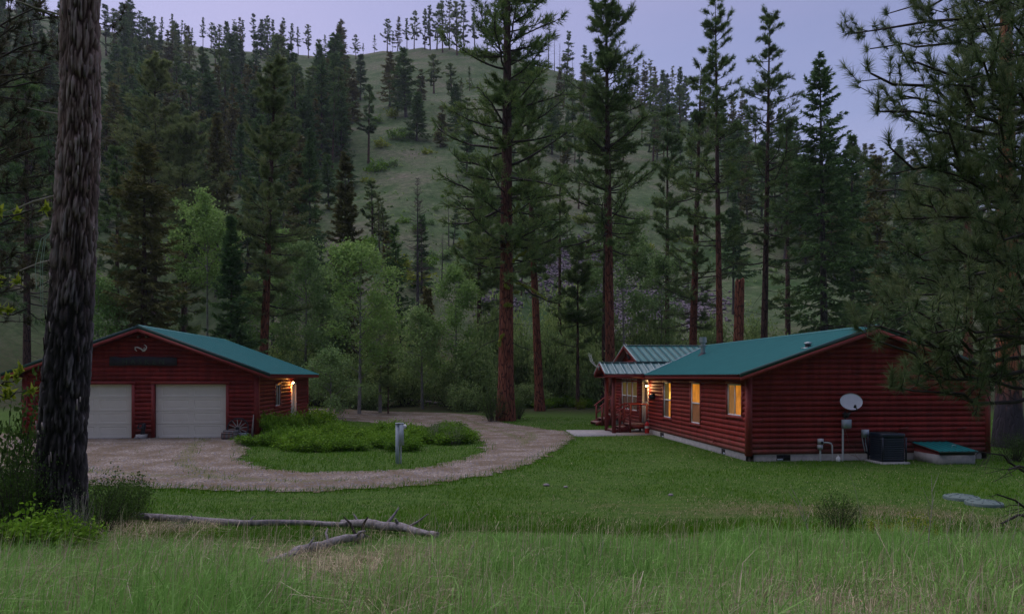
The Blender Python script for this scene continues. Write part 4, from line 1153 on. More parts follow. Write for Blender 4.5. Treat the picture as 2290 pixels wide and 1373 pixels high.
fir(19, 517, 46, 486, 790, 58, 'small dense dark fir behind the garage roof slope', ('brown_bark', 'limb', 'fir'), r=.16, nb=150, ntw=11, k=7, nl=.26, nw=.07, shape=.95, droop=.12, up=.25)
pine(20, 584, 50, 146, 720, 86, 'orange pine rising behind the garage roof, crown in separate tiers', r=.37, dpx=32, nb=170, ntw=13, k=13, top=.42, fat=1.2, mats=('orange_bark', 'limb', 'pine_pale'))
fir(21, 772, 62, 342, 800, 66, 'pointed olive fir between the two cottonwoods', ('grey_bark', 'limb', 'fir_brown'), r=.26, nb=150, ntw=12, k=7, nl=.34, nw=.08, shape=.7, droop=.22)
fir(22, 905, 60, 503, 850, 46, 'thin leaning dark fir left of the bare dead one', ('grey_bark', 'limb', 'fir'), r=.17, dpx=-24, nb=95, ntw=9, k=6, nl=.3, nw=.07, shape=.6, sparse=.2)
fir(23, 934, 80, 398, 640, 34, 'bare grey dead conifer standing against the open slope', ('grey_bark', 'limb', 'dead_fir'), r=.2, nb=130, ntw=8, shape=.7, droop=.05, bare=1.6)
leafy(31, 467, 56, 436, 660, 64, 'light green cottonwood behind the small dense fir', nl=8000, size=.17)
leafy(32, 678, 55, 536, 800, 66, 'grey-green cottonwood right of the garage pine', 'aspen_dim', nl=8000, size=.17)
leafy(33, 803, 48, 543, 850, 74, 'fresh green cottonwood with pointed shoots behind the driveway', 'aspen', nl=8500, size=.15, upright=1.1)
leafy(34, 1020, 55, 588, 850, 54, 'slender pale-trunked cottonwood left of the tallest pine', 'aspen', nl=7000, size=.15)
leafy(35, 1402, 63, 478, 740, 68, 'grey-green cottonwood behind the porch gable', 'aspen_dim', nl=8500, size=.19)
leafy(36, 226, 46, 610, 820, 46, 'yellow-green leafy tree just right of the charred trunk', 'aspen', nl=3500, size=.15)
leafy(37, 737, 43, 785, 930, 50, 'bushy young tree by the garage back corner', 'aspen_dim', r=.06, nl=5500, size=.10, nb=20, spread=.22)
leafy(38, 1470, 66, 560, 760, 44, 'small leafy tree right of the porch gable cottonwood', 'aspen_dim', nl=3500, size=.18)
leafy(39, 850, 50, 660, 860, 36, 'low leafy tree beside the fresh green cottonwood', 'willow', nl=3500, size=.14)
leafy(60, 640, 62, 500, 760, 50, 'pale leafy tree between the garage pine and the grey-green cottonwood', 'aspen', nl=5000, size=.18)
leafy(61, 742, 60, 600, 820, 46, 'grey-green leafy tree left of the fresh green cottonwood', 'aspen_dim', nl=5000, size=.17)
leafy(62, 1330, 66, 585, 800, 46, 'grey-green leafy tree behind the low bushy pine by the porch', 'aspen_dim', nl=4500, size=.18)
leafy(63, 555, 56, 640, 800, 40, 'small pale leafy tree behind the garage roof beside the dense fir', 'aspen', nl=3500, size=.16)
leafy(64, 945, 54, 690, 860, 44, 'low grey-green leafy tree left of the slender cottonwood', 'aspen_dim', nl=4000, size=.15)
pine(24, 868, 49, 796, 900, 34, 'thin young pine sapling behind the driveway', ('brown_bark', 'limb', 'pine'), r=.06, nb=34, ntw=5, k=12, nl=.2, dead=2)
pine(25, 1072, 60, 372, 690, 58, 'bushy pine half hidden left of the tallest pine', BB, r=.28, nb=120, ntw=12, k=14, nl=.34, nw=.034)
pine(26, 1292, 54, 560, 790, 62, 'low bushy pine left of the porch', BB, r=.16, nb=80, ntw=11, k=14, nl=.3, top=.6)
pine(27, 60, 60, 200, 700, 110, 'dark pine at the left edge behind the charred trunk', ('brown_bark', 'limb', 'fir'), r=.35, nb=80, ntw=8, k=13, fat=1.15, nl=.34, nw=.035)
pine(28, 178, 62, 300, 740, 80, 'dark pine hidden behind the charred trunk', ('brown_bark', 'limb', 'fir'), r=.3, nb=60, ntw=8, k=13, fat=1.15, nl=.34, nw=.035)
pine(29, 262, 66, 330, 720, 70, 'dark pine left of the drooping fir', ('brown_bark', 'limb', 'pine'), r=.3, nb=90, ntw=10, k=13, nl=.34, nw=.035)
pine(30, 345, 90, 150, 470, 92, 'pale wide pine on the lower hillside above the garage', ('brown_bark', 'limb', 'pine_pale'), r=.4, nb=130, ntw=12, k=13, nl=.5, nw=.055, top=.4)
pine(41, 412, 84, 270, 560, 84, 'rounded pale pine right of the wide one on the lower hillside', ('brown_bark', 'limb', 'pine_pale'), r=.4, nb=125, ntw=12, k=13, nl=.5, nw=.055, top=.4)
pine(42, 410, 58, 470, 780, 62, 'dull pine between the drooping fir and the light cottonwood', ('brown_bark', 'limb', 'pine'), r=.2, nb=80, ntw=11, k=13, nl=.32, nw=.035)
fir(43, 486, 92, 256, 560, 52, 'olive fir on the lower slope above the light cottonwood', ('grey_bark', 'limb', 'fir_brown'), r=.3, nb=120, ntw=9, k=5, nl=.5, nw=.13)
fir(44, 692, 84, 296, 640, 46, 'narrow fir above the grey-green cottonwood', ('grey_bark', 'limb', 'fir'), r=.25, nb=120, ntw=9, k=5, nl=.46, nw=.12)
pine(45, 1492, 68, 250, 700, 70, 'shaggy pine behind the gap left of the chimney', BB, r=.3, nb=90, ntw=11, k=13, nl=.36, nw=.035, sparse=.1)
fir(46, 1640, 92, 428, 620, 46, 'small fir on the slope left of the broken snag', ('grey_bark', 'limb', 'fir'), r=.2, nb=110, ntw=9, k=5, nl=.42, nw=.11)
pine(47, 1762, 72, 268, 720, 72, 'pine between the dark-trunked pine and the broad fir', BB, r=.3, nb=90, ntw=10, k=13, nl=.38, nw=.038)
fir(48, 1905, 66, 300, 760, 84, 'dark fir touching the broad fir on its house side', ('grey_bark', 'limb', 'fir'), r=.3, nb=140, ntw=11, k=5, nl=.4, nw=.1)
fir(49, 1962, 78, 345, 740, 70, 'olive fir behind the house gable peak', ('grey_bark', 'limb', 'fir_brown'), r=.3, nb=130, ntw=10, k=5, nl=.44, nw=.12)
fir(50, 2030, 70, 372, 780, 80, 'dark fir behind the right roof slope of the house', ('grey_bark', 'limb', 'fir'), r=.3, nb=140, ntw=11, k=5, nl=.4, nw=.11)
pine(51, 2165, 48, 60, 700, 110, 'orange pine beyond the back of the house at right', OB, r=.36, nb=100, ntw=11, k=14, nl=.28, nw=.025)
pine(52, 2256, 27, -420, 640, 250, 'thick orange pine with charred foot by the right house corner', ('charred_base', 'limb', 'pine_near'), r=.47, nb=74, ntw=12, k=18, nl=.21, nw=.016, top=.3, sides=22, dead=16, dpx=-8)
fir(53, 2100, 60, 330, 800, 74, 'dark fir seen through the near pine boughs', ('grey_bark', 'limb', 'fir'), r=.3, nb=130, ntw=11, k=5, nl=.36, nw=.1)
pine(54, 1348, 56, 250, 600, 52, 'thin dark pine close behind the straight orange one', BB, r=.17, nb=50, ntw=9, k=13, nl=.28, nw=.026, dpx=6)
pine(55, 1252, 62, 330, 690, 50, 'dark pine in the gap right of the leaning pine', BB, r=.22, nb=60, ntw=9, k=13, nl=.32, nw=.03, sparse=.15)
fir(56, 610, 70, 430, 760, 44, 'dark fir behind the tiers of the garage pine', ('grey_bark', 'limb', 'fir'), r=.2, nb=100, ntw=9, k=5, nl=.38, nw=.1)
fir(57, 955, 66, 640, 830, 40, 'short dark fir below the bare dead one', ('grey_bark', 'limb', 'fir_brown'), r=.15, nb=90, ntw=8, k=5, nl=.34, nw=.09)

# broken orange snag behind the ridge
def build_snag():
    px, D = 1647, 46
    x, y = wxy(px, D); t = thing('broken_snag', 'broken-off orange pine trunk without branches behind the house ridge', 'snag', (float(x), float(y), gz(x, y)))
    H = height_for(624, px, D)
    rng = np.random.default_rng(2)
    k, n = 40, 20
    P = np.stack([np.linspace(0, 8 / FPX * D * 1.0, k), np.zeros(k), np.linspace(-.3, H, k)], -1)
    V, F = tubes(P[None], np.linspace(.38, .30, k)[None], n)
    V = V + rng.normal(0, .008, V.shape)
    V[-n:, 2] += rng.uniform(-.35, .12, n)
    tr = MB().add(V, F); tr.add(V[-n:], [list(range(n))])
    part('trunk', tr, M['orange_bark'], t, True, local=True)
    st = MB()
    for i in range(6):
        z = H * (.3 + .1 * i); a = i * 2.3
        part('branch_stub', MB().tube([(.3 * math.cos(a), .3 * math.sin(a), z), (.55 * math.cos(a), .55 * math.sin(a), z + .05)], .03, 5), M['limb'], t, local=True)
build_snag()

# lichen-covered dead branches on the tallest pine
def build_lichen():
    x, y = wxy(1131, 43); z0 = gz(x, y)
    rng = np.random.default_rng(8)
    def lich(pts, r, par):
        P = np.array([[*wxy(a, 43 - .55), zat(b, 43)] for a, b in pts], float) - np.array([x, y, z0])
        mb = MB().tube(P, np.linspace(r, r * .6, len(P)), 5)
        t = rng.uniform(0, 1, (1, 60)); Q, T = along(P[None], t)
        d = nrm(rng.normal(0, 1, (60, 3)))
        mb.add(*blades(Q[0], d, 4, r * 3.2, r * 1.6, .8, rng, .2))
        part('mossy_branch', mb, M['lichen'], par, local=True)
    for pts in ([(1150, 633), (1172, 640), (1200, 655), (1222, 672)], [(1146, 590), (1160, 575), (1178, 566)], [(1148, 480), (1158, 468), (1161, 460)], [(1138, 436), (1144, 428), (1152, 430)],
                [(1150, 530), (1162, 529), (1172, 530)], [(1128, 684), (1138, 683), (1144, 684)], [(1126, 748), (1119, 756), (1117, 775)], [(1130, 640), (1134, 645), (1138, 646)], [(1150, 655), (1156, 657), (1158, 656)]):
        lich(pts, .05, c1)
build_lichen()

# ------------------------------------------------------------------ the big charred trunk in front
def build_charred():
    D = 9.0
    x, y = wxy(138, D); z0 = gz(x, y)
    t = thing('charred_pine_tree', 'big fire-blackened pine trunk close by with flaking grey bark plates', 'tree', (float(x), float(y), z0))
    rng = np.random.default_rng(21)
    K, N = 320, 104
    H = 13.0
    z = np.linspace(-.35, H, K)
    cx = np.interp(z, [0, 1.2, 3.35, 5.4, 7.1, 13], [0, .0, .13, .225, .235, .32])
    r = np.interp(z, [-.4, 0, .5, 1.2, 3.35, 5.4, 7.1, 13], [.38, .328, .295, .278, .252, .236, .218, .18])
    a = np.linspace(0, 2 * np.pi, N, endpoint=False)
    Z, A = np.meshgrid(z, a, indexing='ij')
    # anisotropic plates: distance to the nearest borders of jittered cells
    def plates(cu, cz, wob, seed):
        g = np.random.default_rng(seed)
        nu = int(round(2 * np.pi / cu)); nz = int(H / cz) + 4
        ju, jz, tone = g.uniform(.1, .9, (nz, nu)), g.uniform(.0, 1, (nz, nu)), g.uniform(0, 1, (nz, nu))
        U = (A + wob * np.sin(Z * 1.7 + A * 2) + .4 * wob * np.sin(Z * 5.3 - A * 3)) / (2 * np.pi) * nu; Wz = (Z + .4) / cz
        iu, iz = np.floor(U).astype(int), np.floor(Wz).astype(int)
        best = np.full((3,) + Z.shape, 9.0); tn = np.zeros(Z.shape)
        for du in (-1, 0, 1):
            for dz in (-1, 0, 1):
                q = iz + dz; p = (iu + du) % nu; qc = np.clip(q, 0, nz - 1)
                dist = np.hypot(U - (iu + du + ju[qc, p]), (Wz - (q + jz[qc, p])) * .8)
                less = dist < best[0]; tn = np.where(less, tone[qc, p], tn)
                best[1] = np.where(less, best[0], np.minimum(best[1], dist)); best[0] = np.where(less, dist, best[0])
        return best[1] - best[0], tn
    e1, t1 = plates(.19, .36, .10, 3); e2, t2 = plates(.07, .15, .05, 4)
    fur = sstep(.0, .34, e1); fur2 = sstep(.0, .4, e2); brk = t1
    d = .042 * (fur - .8) + .015 * (fur2 - .7) + .014 * (t1 - .5) + .006 * (t2 - .5) + rng.normal(0, .0022, Z.shape)
    flare = 1 + .10 * np.exp(-np.clip(Z, 0, 9) / .35) * np.sin(A * 5 + 1)
    # split face higher up: a long scar
    dd = np.angle(np.exp(1j * (A - 4.35)))
    scar = np.exp(-(dd / .26) ** 2) * sstep(2.6, 3.4, Z)
    d = d * (1 - .75 * scar) - .035 * scar
    Rr = r[:, None] * flare + d
    V = np.stack([cx[:, None] + Rr * np.cos(A), Rr * np.sin(A), Z], -1).reshape(-1, 3)
    i = np.arange(K * N).reshape(K, N)
    F = np.stack([i[:-1], np.roll(i[:-1], -1, 1), np.roll(i[1:], -1, 1), i[1:]], -1).reshape(-1, 4)
    var = np.clip(fur * (.18 + .42 * fur2 * t2 + .34 * t1 * t1) + .10 * (t2 > .93) * fur2 * fur, 0, 1)
    mb = MB().add(V, F, var.ravel())
    part('trunk', mb, mat_charred(), t, True, local=True)
    # loose bark flakes
    rngf = rng
    fl = MB()
    n = 60
    za = rngf.uniform(.2, 8.0, n); aa = rngf.uniform(3.0, 6.2, n)
    for zz, ang in zip(za, aa):
        rr = np.interp(zz, z, r) + .006; c = np.interp(zz, z, cx)
        w = rngf.uniform(.006, .016); h = rngf.uniform(.03, .2); lift = rngf.uniform(.004, .02)
        u = np.array([-math.sin(ang), math.cos(ang), 0]); o = np.array([math.cos(ang), math.sin(ang), 0]); cc = np.array([c, 0, zz])
        fl.hexa([cc + o * rr - u * w, cc + o * rr + u * w, cc + o * (rr + .012) + u * w * .8, cc + o * (rr + .012) - u * w * .8,
                 cc + o * (rr + lift) - u * w * .7 + [0, 0, h], cc + o * (rr + lift) + u * w * .7 + [0, 0, h], cc + o * (rr + lift + .008) + u * w * .5 + [0, 0, h], cc + o * (rr + lift + .008) - u * w * .5 + [0, 0, h]], rngf.uniform(0, 1) ** 2)
    o = part('bark_flakes', fl, M['flake'], t, local=True); o['kind'] = 'stuff'
    # bare twigs and a hanging green line on its left side
    st = MB()
    for (zz, L, sl) in ((4.55, .55, -.5), (5.6, .35, .1), (3.7, .35, -.5), (6.9, .6, .25)):
        c = np.interp(zz, z, cx); rr = np.interp(zz, z, r)
        st = MB().tube([(c - rr + .03, 0, zz), (c - rr - L * .5, -.05, zz + sl * L * .4), (c - rr - L, -.12, zz + sl * L)], [.016, .01, .005], 5)
        part('dead_twig', st, M['dead_twig'], t, local=True)
    hl = MB()
    c = np.interp(3.9, z, cx) - np.interp(3.9, z, r) - .02
    for k, (dx, lo) in enumerate(((-.10, 3.15), (-.16, 3.3), (-.07, 2.95))):
        hl = MB().tube([(c + .02, -.05, 4.05), (c + dx * .6, -.08, 3.95), (c + dx, -.1, 3.6), (c + dx * .9, -.1, lo)], .0045, 4)
        part('hanging_line', hl, M['line'], t, local=True)
def mat_charred():
    m, nt, b = newmat('fire_blackened_bark')
    v = coords(nt, (1, 1, .16), 'Object')
    n = noise(nt, v, 13, 6, .7)
    black = ramp(nt, attr(nt), [(.1, (.010, .008, .009)), (.35, (.042, .035, .039)), (.62, (.115, .10, .115)), (.92, (.23, .21, .24))])
    brown = ramp(nt, attr(nt), [(.05, (.045, .022, .018)), (.25, (.16, .105, .092)), (.55, (.30, .235, .225)), (1, (.40, .34, .33))])
    z = nt.nodes.new('ShaderNodeSeparateXYZ'); nt.links.new(coords(nt), z.inputs[0])
    ad = nt.nodes.new('ShaderNodeMath'); ad.operation = 'MULTIPLY_ADD'; nt.links.new(n, ad.inputs[0]); ad.inputs[1].default_value = 3.2; nt.links.new(z.outputs[2], ad.inputs[2])
    k = nt.nodes.new('ShaderNodeMapRange'); k.inputs[1].default_value = 4.3; k.inputs[2].default_value = 6.6; nt.links.new(ad.outputs[0], k.inputs[0])
    c = mixc(nt, k.outputs[0], black, brown)
    c = mixc(nt, 1, c, ramp(nt, n, [(.3, (.6, .6, .6)), (.7, (1.4, 1.35, 1.35))]), 'MULTIPLY')
    nt.links.new(c, b.inputs['Base Color'])
    b.inputs['Roughness'].default_value = .8; b.inputs['Specular IOR Level'].default_value = .3
    bump(nt, n, b, .6, .02)
    return m
M['flake'] = leafmat('pale_bark_flakes', (.03, .02, .02), (.12, .10, .10), (.42, .36, .36), .0, .8)
M['line'] = surf('pale_green_line', (.22, .32, .24), (.3, .42, .32), 20, .6, bstr=0)
build_charred()
# ------------------------------------------------------------------ forest on the hill
def proto(name, gen, mats):
    t = bpy.data.objects.new(name, None)
    tr, br, cr = gen
    ob = []
    cr2 = MB(); 
    ob.append(('trunk', tr.data('trunk', M[mats[0]], True)))
    for q in range(len(br.v)): cr2.add(br.v[q], br.f[q], 0.0)
    for q in range(len(cr.v)): cr2.add(cr.v[q], cr.f[q], cr.a[q])
    ob.append(('crown', cr2.data('crown', M[mats[2]])))
    bpy.data.objects.remove(t)
    return ob
FAR = {}
for i in range(5):
    FAR['fir', i] = proto('fir_tree', gen_fir(200 + i, 17 + 1.5 * i, .22, [1.2, 2.5, .8, 4, 2][i], [2.5, 2.9, 2.2, 2.6, 3.1][i], nb=62, ntw=7, k=3, nl=.62, nw=.20, shape=[.7, .85, .6, .75, .8][i], droop=.2, up=.25, sides=5), ('grey_bark', 0, ['fir', 'fir', 'fir_brown', 'fir', 'fir_brown'][i]))
    FAR['pine', i] = proto('pine_tree', gen_pine(220 + i, 18 + 1.3 * i, .24, [5, 6.5, 4, 8, 7][i], [2.5, 2.2, 2.7, 2.1, 2.4][i], nb=46, ntw=5, k=10, nl=.42, nw=.075, sides=5, dead=4, top=[.5, .6, .55, .7, .4][i], tuft2=True, spread=.7), ('brown_bark', 0, ['pine', 'fir', 'pine', 'fir', 'pine_pale'][i]))
FAR['dead', 0] = proto('dead_tree', gen_fir(240, 15, .16, 3, 1.5, nb=50, ntw=4, shape=.5, bare=2.2, sides=5), ('grey_bark', 0, 'dead_fir'))
FAR['dead', 1] = proto('dead_tree', gen_fir(241, 18, .15, 7, 1.0, nb=26, ntw=3, shape=.4, bare=2.2, sides=5), ('grey_bark', 0, 'dead_fir'))
_rt = np.random.default_rng(77)
def hill_tree(kind, i, px, D, H, label, group, rot=None, wide=1.0):
    x, y = wxy(px, D)
    cat = 'tree'
    t = thing({'fir': 'fir_tree', 'pine': 'pine_tree', 'dead': 'dead_tree'}[kind], label, cat, (float(x), float(y), gz(x, y) - .15), group)
    base = {'fir': 17 + 1.5 * i, 'pine': 18 + 1.3 * i, 'dead': [15, 18][i % 2]}[kind]
    s = H / base
    t.scale = (s * wide * 1.35, s * wide * 1.35, s)
    t.rotation_euler = (_rt.normal(0, .025), _rt.normal(0, .025), _rt.uniform(0, 6.28) if rot is None else rot)
    t.scale.z *= _rt.uniform(.97, 1.03); t.scale.x *= _rt.uniform(.8, 1.15)
    for n, me in FAR[kind, i]: link(n, me, t)
    return t
ORD = ['first', 'second', 'third', 'fourth', 'fifth', 'sixth', 'seventh', 'eighth', 'ninth', 'tenth', 'eleventh', 'twelfth', 'thirteenth', 'fourteenth', 'fifteenth', 'sixteenth', 'seventeenth', 'eighteenth', 'nineteenth', 'twentieth',
       'twenty-first', 'twenty-second', 'twenty-third', 'twenty-fourth', 'twenty-fifth', 'twenty-sixth', 'twenty-seventh', 'twenty-eighth', 'twenty-ninth', 'thirtieth', 'thirty-first', 'thirty-second', 'thirty-third', 'thirty-fourth', 'thirty-fifth', 'thirty-sixth', 'thirty-seventh', 'thirty-eighth', 'thirty-ninth', 'fortieth', 'forty-first', 'forty-second', 'forty-third'] + [f'forty-{q}' for q in ('fourth', 'fifth', 'sixth', 'seventh', 'eighth', 'ninth')] + ['fiftieth'] + [f'fifty-{q}' for q in ('first', 'second', 'third', 'fourth', 'fifth', 'sixth')]
# skyline trees: picture column of each top and its height
SKY_L = [(12, -30), (40, -20), (72, -15), (100, -8), (238, 13), (252, 20), (270, 12), (312, 23), (328, 45), (345, 37), (362, 38), (385, 33), (405, 43), (415, 50), (427, 62), (454, 37), (472, 52), (491, 54), (511, 53), (524, 43), (543, 47), (568, 33), (591, 42), (611, 44), (631, 43), (652, 52), (667, 62), (690, 54), (727, 80), (740, 84), (754, 52)]
for n, (px, ty) in enumerate(SKY_L):
    D = float(np.interp(px, RP, RD)) - _rt.uniform(1, 9)
    x, y = wxy(px, D)
    H = zat(ty, D) - gz(x, y)
    hill_tree('pine', int(_rt.integers(0, 5)), px, D, max(8, H), f'{ORD[n]} skyline pine from the left on the wooded half of the ridge', 'pines along the skyline', wide=_rt.uniform(.8, 1.05))
SKY_M = [(763, 42, 20), (796, 78, 14), (812, 96, 4), (837, 80, 3), (866, 42, 3), (878, 70, 3), (889, 38, 3), (910, 40, 2), (926, 24, 3), (950, 20, 4), (962, 12, 6), (977, 6, 5), (990, 2, 12), (1005, -5, 5), (1022, 6, 16), (1038, 0, 6), (1062, 18, 6), (1090, 24, 6)]
for n, (px, ty, back) in enumerate(SKY_M):
    D = float(np.interp(px, RP, RD)) - back
    x, y = wxy(px, D)
    H = zat(ty, D) - gz(x, y)
    hill_tree('pine' if n not in (0, 6) else 'fir', [2, 0, 1, 2, 0, 3, 4, 1, 0, 2, 1, 0, 2, 4, 0, 2, 1, 0][n], px, D, H, f'{ORD[n]} tree from the left along the bare grassy part of the ridge', 'trees on the bare ridge', wide=1.0 if n else 1.3)
for n, (px, ty) in enumerate([(1190, 60), (1206, 80), (1226, 48), (1240, 62), (1252, 95), (1268, 70), (1282, 120), (1300, 140)]):
    D = float(np.interp(px, RP, RD)) - 4
    x, y = wxy(px, D)
    hill_tree('dead' if n % 4 != 1 else 'pine', n % 2 if n % 4 != 1 else 1, px, D, zat(ty, D) - gz(x, y), f'{ORD[n]} thin bare tree from the left on the ridge between the two nearest pines', 'burnt trees on the ridge')
SKY_R = [(1320, 120), (1340, 130), (1425, 150), (1442, 138), (1455, 128), (1470, 150), (1486, 158), (1502, 150), (1520, 150), (1534, 172), (1640, 215), (1655, 205), (1672, 222), (1690, 240), (1725, 225), (1742, 240), (1760, 246), (1780, 262), (1918, 325), (1934, 330), (1950, 342), (1966, 352), (1984, 362), (2000, 372), (2016, 378), (2034, 388), (2050, 384), (2068, 396), (2086, 404), (2105, 410), (2128, 420), (2155, 428), (2180, 436), (2210, 444), (2240, 450), (2275, 456)]
for n, (px, ty) in enumerate(SKY_R):
    D = float(np.interp(px, RP, RD)) - _rt.uniform(2, 14)
    x, y = wxy(px, D)
    H = max(7, zat(ty, D) - gz(x, y))
    hill_tree(['fir', 'pine', 'fir'][n % 3], int(_rt.integers(0, 5)), px, D, H, f'{ORD[n]} conifer from the left along the falling right-hand ridge', 'conifers along the falling ridge')
# open slope: trees one can point at
for (kind, i, px, by, ty, w, lab) in [
        ('fir', 1, 742, 250, 70, 1.0, 'tall dark fir left of the clump on the open slope'),
        ('fir', 2, 790, 275, 150, 1.15, 'dark fir just above the lone trunk on the open slope'),
        ('pine', 3, 824, 365, 190, .9, 'lone slim conifer with a long bare trunk on the open slope'),
        ('fir', 4, 872, 240, 118, 1.15, 'left fir of the dark clump high on the open slope'),
        ('fir', 1, 908, 262, 108, 1.15, 'bigger right fir of the dark clump high on the open slope'),
        ('fir', 2, 942, 225, 155, 1.1, 'small fir uphill of the clump on the open slope'),
        ('fir', 0, 932, 315, 205, 1.15, 'rounded fir below the dark clump on the open slope'),
        ('pine', 0, 700, 310, 150, 1.0, 'slim pine at the edge of the left forest by the open slope'),
        ('pine', 1, 722, 322, 165, .95, 'second slim pine at the edge of the left forest'),
        ('pine', 2, 745, 325, 200, .95, 'thin pine beside the gully with a bare lower trunk'),
        ('fir', 1, 668, 300, 140, 1.0, 'dark fir filling the left forest edge beside the slim pines'),
        ('fir', 4, 762, 215, 60, 1.0, 'big dark fir right of the tall dark fir on the open slope'),
        ('fir', 3, 806, 225, 120, 1.0, 'dark fir between the big fir and the slope clump'),
        ('fir', 2, 770, 322, 205, 1.0, 'dark fir by the thin pine above the gully'),
        ('fir', 4, 890, 250, 125, .9, 'fir filling the middle of the dark slope clump'),
        ('pine', 0, 970, 210, 120, 1.0, 'small pine uphill right of the slope clump'),
        ('fir', 0, 1020, 300, 190, 1.0, 'fir low behind the left boughs of the tallest pine'),
        ('fir', 3, 690, 420, 290, 1.0, 'dark fir at the lower edge of the left forest by the slope'),
        ('fir', 1, 735, 470, 345, 1.0, 'dark fir standing above the grey-green cottonwood by the slope'),
        ('fir', 0, 780, 420, 340, 1.2, 'bushy small fir at the gully foot on the slope'),
        ('fir', 2, 985, 330, 235, 1.1, 'fir on the open slope behind the tallest pine'),
        ('dead', 1, 1004, 560, 430, 1.0, 'thin dying tree on the slope behind the tallest pine'),
        ('pine', 0, 858, 560, 462, 1.0, 'small bent pine on the slope right of the pointed olive fir'),
        ('dead', 0, 988, 640, 520, 1.0, 'burnt bare trunk below the open slope')]:
    D = hill_at(px, by)
    if D is None: continue
    x, y = wxy(px, D)
    hill_tree(kind, i, px, D, max(4, zat(ty, D) - gz(x, y)), lab, 'trees on the open slope', wide=w * 1.4)
# dense forest of the left and right hillsides
def scatter(n, pxr, pyr, hmin, hmax, group, labels, seed, mix=.55, test=None, mind=9):
    r = np.random.default_rng(seed); done = []; tries = 0; made = []
    while len(done) < n and tries < n * 30:
        tries += 1
        px = r.uniform(*pxr); lo, hi = pyr(px) if callable(pyr) else pyr
        py = r.uniform(0, 1) ** .9 * (hi - lo) + lo
        if test is not None and not test(px, py, r): continue
        D = hill_at(px, py)
        if D is None: continue
        if any(abs(px - a) < mind * 60 / D * 2 and abs(D - b) < 6 for a, b in done): continue
        done.append((px, D))
        k = 'fir' if r.random() < mix else 'pine'
        i = int(r.integers(0, 5))
        cell = (k, int((py - lo) / (hi - lo + 1e-6) * 2.999), int((px - pxr[0]) / (pxr[1] - pxr[0]) * 3.999))
        made.append((cell, px, hill_tree(k, i, px, D, r.uniform(hmin, hmax), 'tree', group, wide=r.uniform(.9, 1.2))))
    cells = {}
    for cell, px, t in made: cells.setdefault(cell, []).append((px, t))
    for (k, b, c), lst in cells.items():
        lst.sort(key=lambda q: q[0])
        for j, (px, t) in enumerate(lst):
            t['label'] = f"{ORD[j]} {k} from the left {['high', 'midway', 'low'][b]} on {labels[0]}, {labels[1][c]}"
def open_spots(px, py, r):
    for cx, cy, a, b in ((445, 205, 55, 22), (560, 150, 40, 18), (700, 190, 60, 40), (640, 150, 50, 12)):
        if ((px - cx) / a) ** 2 + ((py - cy) / b) ** 2 < 1: return False
    if px > 640 and py < 200 and r.random() < .6: return False
    return True
scatter(225, (-40, 775), lambda px: (np.interp(px, RP, RY) + 16, 470 - .18 * max(0, px - 400)), 14, 24, 'dense forest on the left hillside',
        ('the wooded hillside', ('by the frame edge', 'above the garage', 'above the garage pine', 'by the open slope')), 5, .6, open_spots)
scatter(110, (1240, 2290), lambda px: (np.interp(px, RP, RY) + 14, np.interp(px, [1240, 1600, 1800, 2290], [330, 420, 640, 700])), 11, 20, 'forest on the right hillside',
        ('the hill behind the house', ('by the straight pine', 'over the chimney', 'over the gable peak', 'by the near boughs')), 9, .6)
scatter(34, (-40, 720), (470, 690), 12, 20, 'trees at the foot of the left hillside',
        ('the wooded hill foot', ('by the frame edge', 'behind the garage front', 'behind the garage roof', 'by the cottonwoods')), 12, .6)
scatter(16, (740, 1330), (540, 690), 6, 11, 'small trees at the foot of the open slope',
        ('the open slope foot', ('behind the fresh cottonwood', 'below the dead conifer', 'by the tallest pine', 'by the porch')), 14, .7)

scatter(26, (1000, 1300), (180, 470), 9, 15, 'thin trees on the slope behind the tall pines',
        {0: 'the grassy slope', 1: ('left of the tallest pine', 'behind the tallest pine', 'behind the leaning pine', 'left of the straight pine')}, 19, .6)
# ------------------------------------------------------------------ shrubs
SHR = {}
def shrub_mesh(key, *a, mats=('limb', 'willow'), **kw):
    st, lf = gen_shrub(*a, **kw)
    SHR[key] = (st.data('stems', M[mats[0]], True), lf.data('foliage', M[mats[1]]))
for i in range(3):
    shrub_mesh(('willow', i), 300 + i, 1.0, 1.35, nl=6500, size=.085, stems=26)
    shrub_mesh(('bright', i), 310 + i, 1.0, .85, nl=3600, size=.10, stems=30, gap=.22, mats=('limb', 'shrub'))
    shrub_mesh(('grey', i), 320 + i, 1.0, 1.1, nl=1700, size=.045, stems=26, mats=('dead_twig', 'shrub_grey'))
    shrub_mesh(('hill', i), 330 + i, 1.0, .9, nl=700, size=.15, stems=8, mats=('limb', ['shrub', 'aspen_dim', 'yellow'][i]))
    shrub_mesh(('yellow', i), 340 + i, 1.0, 1.4, nl=1500, size=.10, stems=12, mats=('limb', 'yellow'))
    shrub_mesh(('tallleaf', i), 360 + i, 1.0, 1.4, nl=2600, size=.075, stems=16, mats=('limb', 'dull_leaf'))
    shrub_mesh(('dark', i), 350 + i, 1.0, 1.6, nl=5200, size=.045, stems=34, mats=('limb', 'dull_leaf'))
def shrub(kind, i, px, D, R, H, label, group, name='shrub', dz=-.02):
    x, y = wxy(px, D)
    t = thing(name, label, 'shrub', (float(x), float(y), gz(x, y) + dz), group)
    h0 = {'willow': 1.35, 'bright': .85, 'grey': 1.1, 'hill': .9, 'yellow': 1.4, 'dark': 1.6, 'tallleaf': 1.4}[kind]
    t.scale = (R, R, H / h0); t.rotation_euler = (0, 0, _rt.uniform(0, 6.28))
    st, lf = SHR[kind, i]
    link('stems', st, t); link('foliage', lf, t)
    return t
def at_top(py, px, D): return max(.3, height_for(py, px, D))
W = 'shrubs of the thicket behind the yard'
